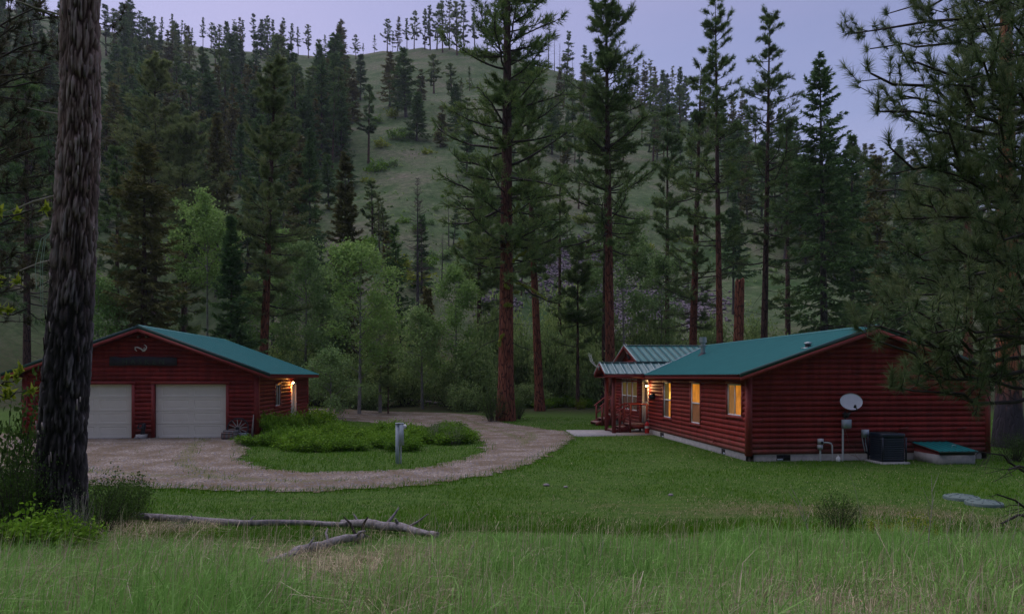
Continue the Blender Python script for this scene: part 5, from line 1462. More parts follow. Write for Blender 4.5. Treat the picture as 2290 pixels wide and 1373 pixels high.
WL = [(1010, 57, 800, 2.2), (1065, 54, 770, 2.0), (1095, 60, 690, 2.6), (1160, 62, 740, 2.4), (1235, 58, 735, 2.4), (1280, 62, 700, 2.6), (1320, 57, 760, 2.2), (1260, 66, 650, 2.6), (1345, 66, 690, 2.6), (970, 62, 790, 2.4), (905, 58, 800, 2.2), (930, 66, 740, 2.4), (840, 56, 790, 2.2), (780, 56, 800, 2.0), (700, 56, 790, 2.4), (650, 60, 740, 2.6), (640, 54, 800, 2.0), (730, 62, 700, 2.6), (1130, 66, 660, 2.8), (1440, 66, 700, 2.4), (1500, 70, 720, 2.4), (1590, 72, 700, 2.4), (1700, 66, 720, 2.6), (1180, 56, 860, 1.8), (1040, 52, 850, 1.6), (820, 53, 860, 1.6)]
WPX = np.array(sorted(q[0] for q in WL))
for n, (px, D, ty, R) in enumerate(WL):
    shrub('willow', n % 3, px, D, R, at_top(ty, px, D), f'{ORD[int(np.searchsorted(WPX, px))]} olive willow shrub from the left in the thicket behind the yard', W)
HG = 'low shrubs along the far lawn edge'
for n, px in enumerate([1150, 1172, 1192, 1212, 1238, 1262, 1290, 1312, 1332]):
    shrub('bright', n % 3, px, 55 + (n % 3), .9 + .12 * (n % 2), .75 + .12 * (n % 3), f'{ORD[n]} low green shrub from the left in the row along the far lawn edge', HG)
shrub('yellow', 0, 1300, 53.5, .5, 1.0, 'yellow-green bush at the far lawn edge left of the porch', None)
shrub('yellow', 1, 1890, 66, 2.0, 4.5, 'yellow-green bush behind the house ridge', None)
shrub('dark', 0, 1100, 42.2, 1.15, 2.1, 'dark bush at the foot of the tallest pine', None)
shrub('dark', 1, 1158, 44.5, .8, 1.6, 'small bush behind the foot of the tallest pine', None)
for n, (px, by, R) in enumerate([(842, 385, 3.2), (868, 372, 3.0), (858, 330, 2.6), (880, 312, 3.0), (905, 305, 3.2), (878, 262, 3.0), (850, 275, 2.4), (975, 310, 2.6), (1000, 290, 2.4), (760, 330, 3.0), (735, 340, 2.6), (960, 345, 2.0), (1660, 400, 3.0), (1690, 395, 2.6), (1300, 500, 2.4), (1280, 560, 2.4), (1240, 410, 2.4), (820, 410, 2.0), (905, 500, 1.6), (975, 470, 1.4), (1440, 560, 2.0), (830, 560, 2.6), (860, 590, 3.0), (900, 610, 2.8), (950, 600, 2.4), (985, 580, 2.6), (1050, 560, 2.6), (880, 540, 2.2), (1010, 620, 2.8), (925, 640, 3.0), (1180, 560, 2.8), (700, 400, 2.8), (685, 420, 2.6), (940, 520, 1.8), (955, 500, 1.6), (1520, 540, 2.2)]):
    D = hill_at(px, by)
    if D: shrub('hill', n % 3, px, D, R, R * .8, f'{ORD[n]} rounded green shrub of those dotted about the grassy hillside', 'shrubs on the grassy hillside', dz=-.3)
for n in range(60):                      # sagebrush dots
    px = _rt.uniform(760, 1800); by = _rt.uniform(np.interp(px, RP, RY) + 25, 620)
    D = hill_at(px, by)
    if D:
        R = _rt.uniform(.5, 1.1); shrub('hill', n % 2, px, D, R, R * .7, 'tiny bush dotting the grassy hillside', 'tiny bushes on the hillside', dz=-.1)
IG = 'shrubs covering the driveway island'
ri = np.random.default_rng(31)
n = 0; isl = []
while n < 44:
    px = ri.uniform(560, 1050); D = ri.uniform(25.2, 33.5)
    x, y = wxy(px, D)
    Dm = np.interp(px, [550, 640, 800, 960, 1060], [26.8, 25.0, 24.9, 25.4, 29.0])
    if D < Dm or not inpoly(ISLE, x, y) or polydist(ISLE, x, y) < .5: continue
    isl.append((px, shrub('bright', n % 3, px, D, ri.uniform(.7, 1.1), ri.uniform(.36, .70), 'shrub', IG)))
    n += 1
for j, (px, t) in enumerate(sorted(isl, key=lambda q: q[0])):
    t['label'] = f'{ORD[j]} dense green shrub from the garage end on the driveway island'
for n, (px, D) in enumerate([(955, 29.5), (975, 28.5), (1000, 29), (1018, 28), (1035, 29), (985, 30.5)]):
    shrub('grey', n % 3, px, D, .55, ri.uniform(.75, 1.0), f'{ORD[n]} grey-leaved twiggy shrub at the house end of the driveway island', 'grey shrubs on the island end')
for n, (px, D) in enumerate([(602, 29.6), (640, 31), (680, 33), (720, 35)]):
    shrub('bright', n % 3, px, D, .8, 1.0, f'{ORD[n]} green shrub from the front along the garage side wall', 'shrubs beside the garage wall')
# near left shrubs
for (k, i, px, D, R, H, lab) in [('tallleaf', 0, -10, 9.2, .75, 2.15, 'tall leafy shrub at the left edge before the charred trunk'), ('dark', 0, 45, 8.6, .55, 1.3, 'green shrub left of the charred trunk foot'), ('dark', 1, 70, 10.2, .6, 1.3, 'leafy shrub behind the charred trunk on its left'),
                            ('dark', 2, 222, 9.6, .42, .85, 'leafy shrub touching the charred trunk on its right'), ('tallleaf', 1, 262, 11.6, .6, .95, 'leafy green shrub between the charred trunk and the driveway'), ('tallleaf', 2, 300, 12.3, .5, .8, 'smaller green shrub right of the leafy one by the driveway'),
                            ('grey', 0, 168, 7.9, .3, .75, 'thin pale-leaved sapling in front of the charred trunk'), ('bright', 2, 60, 7.4, .6, .5, 'low green shrub at the left front of the charred trunk'), ('bright', 0, 120, 7.7, .5, .42, 'low green shrub at the foot of the charred trunk'), ('bright', 1, 462, 8.6, .16, .22, 'small bright weed in the grass below the fallen log'),
                            ('grey', 1, 395, 9.6, .25, .3, 'pale-leaved weed left of the bright one below the log'), ('dark', 2, 1872, 11.2, .42, .72, 'small dark twiggy bush alone at the lawn edge'), ('yellow', 0, 1985, 9.4, .32, .3, 'yellow-green weed clump right of the twiggy bush'),
                            ('yellow', 1, 2040, 9.0, .35, .34, 'yellow-green weed clump below the septic lids'), ('yellow', 2, 1560, 8.6, .22, .2, 'yellow-green weed in the grass before the house corner'), ('yellow', 0, 1048, 7.6, .12, .22, 'yellow weed in the straw right of the fallen logs'),
                            ('grey', 2, 90, 11.5, .7, 1.2, 'grey-leaved shrub beyond the charred trunk at the driveway'), ('dark', 0, 2270, 22.5, .8, 1.0, 'dark shrub at the right house corner')]:
    shrub(k, i, px, D, R, H, lab, None)
# trees of the wood that stands on the bank at the viewer's back
rb = np.random.default_rng(41)
for n in range(34):
    px = rb.uniform(-40, 40); D = -rb.uniform(9, 60)
    x, y = rb.uniform(-1, 1) * (12 - D * .7), D
    t = thing(['fir_tree', 'pine_tree'][n % 2], 'conifer on the wooded bank where the viewer stands', 'tree', (x, y, gz(x, y) - .1), 'wood on the bank of the viewpoint')
    s = rb.uniform(.85, 1.25); t.scale = (s * 1.7, s * 1.7, s); t.rotation_euler = (0, 0, rb.uniform(0, 6))
    for nm, me in FAR[['fir', 'pine'][n % 2], n % 5]: link(nm, me, t)

# ------------------------------------------------------------------ things by the house
def build_pad():
    pts = [gpt(1266, 963.5), gpt(1287, 976.5), (9.75, 31.75), (9.79, 34.3)]
    V = [(x, y, -.1) for x, y in pts] + [(x, y, .055) for x, y in pts]
    mb = MB().add(V, [[4, 5, 6, 7], [0, 1, 5, 4], [1, 2, 6, 5], [2, 3, 7, 6], [3, 0, 4, 7]])
    tag(link('concrete_pad', mb.data('concrete_pad', M['concrete'])), 'pale concrete pad in front of the porch posts', kind='structure')
build_pad()

def steps(label, y0, y1, x0, x1, top, xtop, base, n=2, landing=True):
    """A wooden stair that climbs towards +X between y0 and y1, with posts and rails on both sides."""
    t = thing('porch_steps', label, 'steps', (x0, (y0 + y1) / 2, base))
    rise = (top - base) / (n + 1); run = (xtop - x0) / n
    for i in range(n):
        z = base + rise * (i + 1)
        part('tread', MB().box(x0 + run * i - .03, x0 + run * (i + 1), y0 + .05, y1 - .05, z - .045, z), M['tread'], t)
    for b in np.linspace(xtop, x1, 6)[:-1]:
        w = (x1 - xtop) / 5
        part('deck_board', MB().box(b + .004, b + w - .004, y0, y1, top - .045, top), M['tread'], t)
    for y in (y0, y1 - .045):
        part('stringer', MB().hexa([(x0 - .02, y, base + .01), (xtop, y, base + .01), (xtop, y + .045, base + .01), (x0 - .02, y + .045, base + .01), (x0 - .02, y, base + rise - .05), (xtop, y, top - .05), (xtop, y + .045, top - .05), (x0 - .02, y + .045, base + rise - .05)]), M['dark_red'], t)
        part('skirt_board', MB().box(xtop, x1, y, y + .04, top - .24, top - .05), M['dark_red'], t)
        yy = y0 - .05 if y == y0 else y1 + .05
        s = .045
        for x, zb, zt in ((x0 + .33, base, base + rise + .92), (xtop + .02, base, top + .96), (x1 - .05, base, top + .96)):
            part('rail_post', MB().box(x - s, x + s, yy - s, yy + s, zb, zt), M['dark_red'], t)
        part('hand_rail', MB().tube([(x0 + .2, yy, base + rise + .86), (xtop + .02, yy, top + .96), (x1 - .02, yy, top + .965)], .038, 4), M['red_trim'], t)
        part('lower_rail', MB().tube([(x0 + .33, yy, base + rise + .42), (xtop + .02, yy, top + .5)], .03, 4), M['red_trim'], t)
    return t
steps('red wooden porch steps with railings up to the lit front door', 32.72, 33.78, 8.03, 9.76, .46, 8.86, .055)
steps('red wooden steps with railings at the far house corner', 37.9, 39.3, 8.35, 9.76, .62, 9.2, 0.0)

def fire_ext():
    x, y = on_y(1447, 32.2), 32.2
    t = thing('fire_extinguisher', 'red fire extinguisher standing beside the porch steps', 'extinguisher', (x, y, .04))
    part('tank', MB().lathe([(0, 0), (.10, .01), (.105, .04), (.105, .42), (.085, .50), (.04, .55), (.035, .58), (0, .58)], 18, (x, y, .04)), M['ext_red'], t, True)
    part('label_band', MB().lathe([(.1065, .26), (.1065, .36)], 18, (x, y, .04)), M['paper'], t)
    part('valve', MB().box(x - .03, x + .03, y - .02, y + .02, .62, .70), M['iron'], t)
    part('lever', MB().tube([(x - .02, y, .70), (x + .05, y, .74), (x + .11, y, .73)], .012, 5), M['paper'], t)
    part('hose', MB().tube([(x - .02, y - .02, .66), (x - .14, y - .05, .60), (x - .17, y - .05, .42), (x - .125, y - .03, .25)], .014, 6), M['iron'], t)
fire_ext()

def wall_plaque():
    yy = on_x(1465, HX0); z = 1.83
    t = thing('wall_ornament', 'dark green lumpy ornament hung on the log wall under the porch lamp', 'ornament', (HX0 - .06, yy, z))
    part('body', MB().lathe([(0, -.13), (.12, -.12), (.18, -.04), (.17, .06), (.1, .13), (0, .14)], 14, (HX0 - .12, yy, z)), M['iron'], t, True)
    part('knob', MB().lathe([(0, -.05), (.06, -.02), (.06, .04), (0, .06)], 10, (HX0 - .13, yy - .13, z + .10)), M['green_trim'], t, True)
    part('hook', MB().tube([(HX0 - .03, yy, z + .1), (HX0 - .05, yy, z + .2), (HX0 - .02, yy, z + .24)], .012, 5), M['iron'], t)
wall_plaque()

def antler(par, base, side, fwd, size, mat):
    """One antler beam with tines, as a child of par. side, fwd: unit vectors."""
    b, s, f = np.array(base, float), np.array(side, float), np.array(fwd, float); u = np.array([0, 0, 1.])
    beam = [b, b + size * (s * .3 + u * .15), b + size * (s * .6 + u * .45 + f * .1), b + size * (s * .65 + u * .85 + f * .25), b + size * (s * .5 + u * 1.1 + f * .4)]
    mb = MB().tube(beam, np.array([.03, .027, .023, .017, .008]) * max(.7, size), 6)
    for i, L in ((1, .35), (2, .42), (3, .35)):
        p = beam[i]
        mb.tube([p, p + size * L * (f * .6 + u * .4), p + size * L * (f * .8 + u * .95 - s * .1)], np.array([.02, .015, .005]) * max(.7, size), 5)
    return part('antler', mb, mat, par)
def porch_antlers():
    y, z, x = 33.2, 3.22, 7.42
    t = thing('porch_antlers', 'bleached antlers fixed to the porch roof peak', 'antlers', (x, y, z))
    part('mount', MB().box(x, x + .06, y - .1, y + .1, z - .12, z + .1), M['old_wood'], t)
    antler(t, (x, y, z), (-.75, .5, 0), (-.6, -.2, 0), .62, M['antler']); antler(t, (x, y, z), (-.75, -.6, 0), (-.6, .2, 0), .62, M['antler'])
    y, z, x = 35.85, 3.95, 9.68
    t = thing('gable_antlers', 'pale antlers with dark skull plate on the small entry gable', 'antlers', (x, y, z))
    part('skull_plate', MB().lathe([(0, -.3), (.07, -.2), (.11, 0), (.05, .08), (0, .1)], 10, (x, y, z)), M['sign_wood'], t)
    antler(t, (x - .05, y, z + .02), (-.2, .8, 0), (-.5, 0, 0), .5, M['antler']); antler(t, (x - .05, y, z + .02), (-.2, -.8, 0), (-.5, 0, 0), .5, M['antler'])
porch_antlers()

def text_mesh(cu, mat):
    tmp = bpy.data.objects.new('lettering_curve', cu); C.objects.link(tmp)
    bpy.context.view_layer.update()
    me = bpy.data.meshes.new_from_object(tmp.evaluated_get(bpy.context.evaluated_depsgraph_get()))
    bpy.data.objects.remove(tmp); bpy.data.curves.remove(cu)
    me.materials.clear(); me.materials.append(mat)
    return link('lettering', me)
YF = HY0 - .055
def FX(px): return on_y(px, YF)
def FZ(py): return zat(py, YF * CT + 13 * ST)
def satellite():
    x = FX(1881); y = YF - .10
    t = thing('satellite_dish', 'grey satellite dish on a pole against the red log gable', 'dish', (x, y, 0))
    part('pole', MB().cyl((x, y, -.1), (x, y, FZ(958)), .032, n=10), M['pvc'], t, True)
    bx = part('junction_box', MB().box(x - .02, x + .23, y - .09, y + .05, FZ(957), FZ(938)), M['grey_box'], t)
    part('box_lid', MB().box(x - .03, x + .24, y - .10, y - .092, FZ(955), FZ(937)), M['grey_box'], bx, local=True)
    part('mast', MB().cyl((x + .08, y, FZ(940)), (x + .08, y, FZ(919)), .03, n=8), M['iron'], t)
    part('bracket', MB().hexa([(x + .02, y - .05, FZ(934)), (x + .15, y - .05, FZ(934)), (x + .15, y + .06, FZ(934)), (x + .02, y + .06, FZ(934)), (x + .0, y - .12, FZ(922)), (x + .2, y - .12, FZ(922)), (x + .2, y + .02, FZ(922)), (x + .0, y + .02, FZ(922))]), M['iron'], t)
    # shallow oval bowl, tilted
    c = np.array([FX(1891), y - .22, FZ(897)])
    n = nrm(np.array([-.06, -1, .38])); a1 = nrm(np.cross(n, [0, 0, 1.])); a2 = np.cross(a1, n)
    if a2[2] < 0: a2 = -a2
    rot = .10
    e1 = a1 * math.cos(rot) - a2 * math.sin(rot) if a1[0] < 0 else a1 * math.cos(rot) + a2 * math.sin(rot); e2 = np.cross(e1, n); e2 = e2 if e2[2] > 0 else -e2
    rings = [0, .25, .5, .75, .94, 1.0]; m = 36
    V = []
    for q in rings:
        for k in range(m):
            th = 2 * math.pi * k / m
            V.append(c + e1 * .375 * q * math.cos(th) + e2 * .285 * q * math.sin(th) - n * .07 * (1 - q * q) + (n * .012 if q == 1 else 0))
    F = [[i * m + k, i * m + (k + 1) % m, (i + 1) * m + (k + 1) % m, (i + 1) * m + k] for i in range(len(rings) - 1) for k in range(m)]
    d = part('dish', MB().add(V, F).add(np.array(V[-m:]) - n * .02, [list(range(m))]), M['dish'], t, True)
    # feed arm
    p0 = c - e2 * .16 + n * .0; 
    part('feed_arm', MB().tube([(x + .12, y - .12, FZ(921)), (FX(1895), y - .45, FZ(915)), (FX(1884), y - .62, FZ(907))], .022, 6), M['iron'], t)
    part('feed_horn', MB().cyl((FX(1884), y - .60, FZ(909)), (FX(1883), y - .64, FZ(904)), .045, .035, 10), M['iron'], t)
    def tx(body, size, off, mat):
        cu = bpy.data.curves.new('lettering', 'FONT'); cu.body = body; cu.size = size; cu.align_x = 'CENTER'; cu.extrude = .001
        o = text_mesh(cu, mat)
        from mathutils import Matrix
        rx = e1 if e1[0] > 0 else -e1
        Rm = Matrix(((rx[0], e2[0], n[0]), (rx[1], e2[1], n[1]), (rx[2], e2[2], n[2])))
        pos = c + e2 * off[1] + rx * off[0] + n * (-.066 + .022)
        o.parent = d; o.location = pos; o.rotation_euler = Rm.to_euler()
    tx('dish', .13, (.03, .06), M['logo_red']); tx('hd', .07, (.02, -.03), M['logo_red'])
    mb = MB().tube([c + e2 * .05 + e1 * (-.14 if e1[0] > 0 else .14) - n * .04, c + e2 * .16 - n * .035 + e1 * 0, c + e2 * .19 - n * .03 + e1 * (.10 if e1[0] > 0 else -.10)], .005, 4)
    part('logo_swoosh', mb, M['logo_red'], d, local=True)
    # thin cables
    for k, pts in enumerate(([(1887, 957), (1893, 975), (1897, 992), (1909, 1001), (1912, 1018), (1922, 1030)], [(1884, 1006), (1900, 1016), (1914, 1021), (1924, 1031)])):
        part('cable', MB().tube([(FX(a), y + .06 - .01 * (j % 2), FZ(b)) for j, (a, b) in enumerate(pts)], .006, 4), M['tread'], t)
satellite()

def meter_boxes():
    x = FX(1832); y = YF - .01
    t = thing('outlet_box', 'stacked grey outlet boxes with a bent conduit low on the gable wall', 'electrical box', (x, y, 0))
    up = part('upper_box', MB().box(FX(1827.5), FX(1837.5), y - .11, y, FZ(992), FZ(980)), M['pvc'], t)
    part('outlet_cover', MB().cyl((FX(1833.5), y - .11, FZ(988.5)), (FX(1833.5), y - .135, FZ(988.5)), .045, n=12), M['iron'], up, local=True)
    part('lower_box', MB().box(FX(1827), FX(1836.5), y - .10, y, FZ(1003.5), FZ(993.5)), M['pvc'], t)
    part('riser_conduit', MB().cyl((x, y - .05, -.1), (x, y - .05, FZ(1003)), .032, n=10), M['pvc'], t, True)
    part('bent_conduit', MB().tube([(FX(1837), y - .05, FZ(988.5)), (FX(1849), y - .05, FZ(989)), (FX(1855.5), y - .05, FZ(990.5)), (FX(1858.5), y - .05, FZ(995)), (FX(1859), y - .05, FZ(1003)), (FX(1859), y - .05, -.1)], .028, 8), M['pvc'], t, True)
    t = thing('disconnect_box', 'grey disconnect box with two hanging cables on the gable wall above the cooling unit', 'electrical box', (FX(1931), y, FZ(970)))
    bx = part('box', MB().box(FX(1925.5), FX(1937), y - .12, y, FZ(977.5), FZ(960.5)), M['grey_box'], t)
    part('cover', MB().box(FX(1925), FX(1937.5), y - .135, y - .121, FZ(975), FZ(960)), M['grey_box'], bx, local=True)
    part('rating_label', MB().box(FX(1929), FX(1934), y - .137, y - .1355, FZ(964.5), FZ(963)), M['vinyl'], bx, local=True)
    part('cable', MB().tube([(FX(1926), y - .04, FZ(977)), (FX(1928), y - .05, FZ(992)), (FX(1931.5), y - .05, FZ(1008)), (FX(1935), y - .05, FZ(1010))], .016, 6), M['pvc'], t)
    part('cable', MB().tube([(FX(1933), y - .04, FZ(977)), (FX(1933.5), y - .05, FZ(992)), (FX(1936), y - .06, FZ(1008)), (FX(1946), y - .10, FZ(1019)), (FX(1956), y - .2, FZ(1027))], .018, 6), M['grey_box'], t)
    part('insulated_pipe', MB().tube([(FX(1932), y - .05, FZ(1009)), (FX(1945), y - .09, FZ(1019)), (FX(1955), y - .2, FZ(1028)), (FX(1958), y - .25, FZ(1033))], .035, 7), M['iron'], t)
    part('pipe_elbow', MB().tube([(FX(1953), y - .2, FZ(1023)), (FX(1965), y - .3, FZ(1019))], .018, 6), M['pvc'], t)
meter_boxes()

def white_jug():
    x, y = FX(1866), YF - .22
    t = thing('plastic_jug', 'small white plastic jug on the grass under the bent conduit', 'jug', (x, y, 0))
    part('body', MB().lathe([(0, 0), (.065, .005), (.07, .03), (.07, .11), (.05, .15), (.02, .18), (.02, .2), (0, .2)], 12, (x, y, .0)), M['vinyl'], t, True)
    part('cap', MB().cyl((x, y, .2), (x, y, .225), .024, n=10), M['paper'], t)
white_jug()

def cooling_unit():
    y1 = YF - .22; w = .98
    x0, x1 = on_y(1971, y1 - w * .75), on_y(2026, y1 - w * .75)
    y0 = y1 - (x1 - x0) * .95
    zb, zt = .07, .97
    t = thing('cooling_unit', 'dark blue boxy outdoor air cooling unit on a slab before the gable wall', 'air conditioner', ((x0 + x1) / 2, (y0 + y1) / 2, 0))
    part('pad', MB().box(x0 - .06, x1 + .06, y0 - .06, y1 + .06, -.05, zb - .005), M['concrete'], t)
    cx, cy = (x0 + x1) / 2, (y0 + y1) / 2; hw, hd = (x1 - x0) / 2, (y1 - y0) / 2
    def rr(s, z): # rounded square ring
        out = []
        for k in range(32):
            a = 2 * math.pi * (k + .5) / 32
            c, sn = math.cos(a), math.sin(a); q = (abs(c) ** 8 + abs(sn) ** 8) ** (-1 / 8)
            out.append((cx + hw * s * c * q, cy + hd * s * sn * q, z))
        return out
    def loft(rows):
        V = sum([rr(s, z) for s, z in rows], []); n = 32
        return MB().add(V, [[i * n + k, i * n + (k + 1) % n, (i + 1) * n + (k + 1) % n, (i + 1) * n + k] for i in range(len(rows) - 1) for k in range(n)])
    part('cabinet', loft([(.95, zb), (.95, zt - .12)]), M['ac_blue'], t, True)
    top = part('top_cover', loft([(.97, zt - .14), (1.0, zt - .12), (1.0, zt - .04), (.97, zt - .005), (.9, zt), (.62, zt), (.6, zt - .02), (.0, zt - .03)]), M['ac_blue'], t)
    for k in range(8):
        r = .08 + .035 * k
        a = np.linspace(0, 2 * np.pi, 21)
        part('fan_guard_ring', MB().tube([(cx + r * math.cos(q), cy + r * math.sin(q), zt + .004) for q in a], .006, 4), M['black'], top, local=True)
    for k in range(10):
        z = zb + .05 + k * .070
        part('louvre', loft([(.96, z), (.985, z + .012), (.985, z + .03), (.955, z + .048)]), M['ac_blue'], t, True)
    for sx in (-1, 1):
        for sy in (-1, 1):
            part('corner_post', MB().box(*sorted((cx + sx * hw * .9, cx + sx * hw * .995)), *sorted((cy + sy * hd * .9, cy + sy * hd * .995)), zb, zt - .12), M['ac_blue'], t)
cooling_unit()

def cellar_hatch():
    y1 = YF + .02; y0 = y1 - 1.25
    x0, x1 = FX(2046), FX(2155)
    x0 = on_y(2101, y0) - .0; x1 = on_y(2182, y0)
    zt, zf = FZ(990), zat(1018, y0 * CT + 16 * ST)
    t = thing('cellar_hatch', 'sloping green metal hatch on a concrete curb against the gable wall', 'hatch', ((x0 + x1) / 2, y0, 0))
    part('curb', MB().box(x0, x1, y0 + .02, y1 - .06, -.1, .30), M['concrete'], t)
    zf = .42
    part('cheek', MB().add([(x0 + .012, y0 + .03, .30), (x0 + .012, y1 - .06, .30), (x0 + .012, y1 - .06, zt - .05), (x0 + .012, y0 + .03, zf - .05), (x0 + .05, y0 + .03, .30), (x0 + .05, y1 - .06, .30), (x0 + .05, y1 - .06, zt - .05), (x0 + .05, y0 + .03, zf - .05)], [[0, 1, 2, 3], [4, 5, 6, 7], [0, 1, 5, 4], [2, 3, 7, 6], [3, 0, 4, 7]]), M['dark_red'], t)
    part('cheek', MB().box(x1 - .05, x1 - .012, y0 + .03, y1 - .06, .30, zf - .05), M['dark_red'], t)
    part('front_board', MB().box(x0 + .02, x1 - .02, y0 + .01, y0 + .05, .29, zf - .03), M['iron'], t)
    roof_side(t, (x0 - .05, y0 - .06, zf), (x1 + .05, y0 - .06, zf), (x0 - .05, y1, zt), (x1 + .05, y1, zt), 3, 2, .02, M['green_metal'], None, .0)
    mb = MB(); board(mb, (x0 - .05, y0 - .06, zf - .004), (x1 + .05, y0 - .06, zf - .004), (0, 1, 0), .05, .04); part('lid_edge', mb, M['green_trim'], t)
    part('lid_deck', slab_between(MB(), (x0 - .04, y0 - .05, zf - .012), (x1 + .04, y0 - .05, zf - .012), (x0 - .04, y1 - .02, zt - .012), (x1 + .04, y1 - .02, zt - .012), .03), M['dark_red'], t)
    part('handle', MB().tube([((x0 + x1) / 2, y0 + .25, zf + .08), ((x0 + x1) / 2, y0 + .23, zf + .17), ((x0 + x1) / 2 + .12, y0 + .23, zf + .17), ((x0 + x1) / 2 + .12, y0 + .25, zf + .08)], .01, 5), M['steel'], t)
cellar_hatch()

def septic_lid(px, py, R, label):
    x, y = gpt(px, py); z = gz(x, y)
    t = thing('septic_lid', label, 'lid', (x, y, z))
    part('rim', MB().lathe([(R, -.05), (R, .06), (R * .96, .075), (R * .86, .08)], 28, (x, y, z)), M['lid'], t, True)
    part('dome', MB().lathe([(R * .86, .07), (R * .6, .10), (R * .2, .115), (0, .115)], 28, (x, y, z)), M['lid'], t, True)
    for k in range(8):
        a = k * math.pi / 4
        part('rib', MB().tube([(x + R * .2 * math.cos(a), y + R * .2 * math.sin(a), z + .118), (x + R * .84 * math.cos(a), y + R * .84 * math.sin(a), z + .082)], .012, 4), M['lid'], t)
septic_lid(2150, 1117, .36, 'grey-green round septic lid in the lawn, the farther of two')
septic_lid(2200, 1131, .36, 'grey-green round septic lid in the lawn, the nearer of two')

# ------------------------------------------------------------------ things by the garage
YG = GY0 - .06
def GXp(px): return on_y(px, YG)
def GZp(py, px=430):
    x = on_y(px, YG); return zat(py, x * ST + YG * CT)
def name_board():
    x0, x1 = GXp(246), GXp(396); zb, zt = GZp(818), GZp(799)
    t = thing('name_board', 'long dark carved name board on the garage gable', 'sign', ((x0 + x1) / 2, YG, (zb + zt) / 2))
    mb = MB(); n = 12
    us = np.linspace(x0, x1, n); r = np.random.default_rng(6)
    top = zt + r.normal(0, .012, n); bot = zb + r.normal(0, .012, n); top[4:7] += .02
    V = [(u, YG - .06, b) for u, b in zip(us, bot)] + [(u, YG - .06, b) for u, b in zip(us, top)] + [(u, YG, b) for u, b in zip(us, bot)] + [(u, YG, b) for u, b in zip(us, top)]
    F = []
    for i in range(n - 1):
        F += [[i, i + 1, n + i + 1, n + i], [n + i, n + i + 1, 3 * n + i + 1, 3 * n + i], [i, 2 * n + i, 2 * n + i + 1, i + 1]]
    F += [[0, n, 3 * n, 2 * n], [n - 1, 3 * n - 1, 4 * n - 1, 2 * n - 1]]
    bd = part('board', mb.add(V, F), M['sign_wood'], t)
    cu = bpy.data.curves.new('lettering', 'FONT'); cu.body = 'HASKEN'; cu.size = .30; cu.align_x = 'CENTER'; cu.extrude = .006; cu.space_character = 1.75
    o = text_mesh(cu, M['sign_ink'])
    o.parent = bd; o.location = ((GXp(290) + GXp(354)) / 2, YG - .066, zb + .07); o.rotation_euler = (math.pi / 2, 0, 0)
name_board()
def garage_antlers():
    x, z = GXp(321), GZp(782)
    t = thing('shed_antler', 'bleached curved antler above the garage name board', 'antlers', (x, YG, z))
    def pt(px, py, d): return (GXp(px), YG - d, GZp(py))
    part('antler', MB().tube([pt(308.5, 786, .1), pt(306, 782, .16), pt(307, 777.5, .2), pt(312, 777.5, .18), pt(317, 780, .12), pt(320, 783, .06)], [.012, .022, .026, .028, .03, .03], 6), M['antler'], t, True)
    part('antler', MB().tube([pt(321, 785, .06), pt(326, 784.5, .1), pt(330, 781, .15), pt(332, 777, .18), pt(330.5, 773.5, .2), pt(327, 771.5, .22)], [.03, .03, .028, .024, .016, .007], 6), M['antler'], t, True)
    for a in ((325, 784, 326, 779), (328, 782.5, 327, 777)):
        part('tine', MB().tube([pt(a[0], a[1], .09), pt(a[2], a[3], .22)], [.02, .006], 5), M['antler'], t)
    part('skull_plate', MB().box(x - .05, x + .05, YG - .05, YG - .0, GZp(787), GZp(781)), M['old_wood'], t)
garage_antlers()
def wagon_wheel():
    px, py = 534.5, 957; R = .445
    x, z = GXp(px), GZp(py, px); y = YG - .16
    t = thing('wagon_wheel', 'old wooden wagon wheel leaning on the garage beside the second door', 'wheel', (x, y, z - R))
    tilt = .20
    def W(r, a, d=0):
        zz = r * math.sin(a)
        return (x + r * math.cos(a), y + zz * math.sin(tilt) * 1.0 - d * math.cos(tilt), z + zz * math.cos(tilt))
    N = 36
    prof = [(R, -.025), (R, .025), (R - .05, .02), (R - .05, -.02)]
    V = [W(r, 2 * math.pi * k / N, d) for r, d in prof for k in range(N)]
    F = [[i * N + k, i * N + (k + 1) % N, ((i + 1) % 4) * N + (k + 1) % N, ((i + 1) % 4) * N + k] for i in range(4) for k in range(N)]
    part('rim', MB().add(V, F), M['sign_wood'], t)
    for k in range(12):
        a = 2 * math.pi * (k + .25) / 12
        part('spoke', MB().tube([W(.06, a), W(.2, a), W(R - .045, a)], [.02, .021, .014], 6), M['wheel_wood'], t)
    part('hub', MB().cyl(W(0, 0, -.09), W(0, 0, .12), .075, .06, 14), M['sign_wood'], t)
    part('hub_band', MB().cyl(W(0, 0, .06), W(0, 0, .085), .073, .071, 14), M['iron'], t)
wagon_wheel()
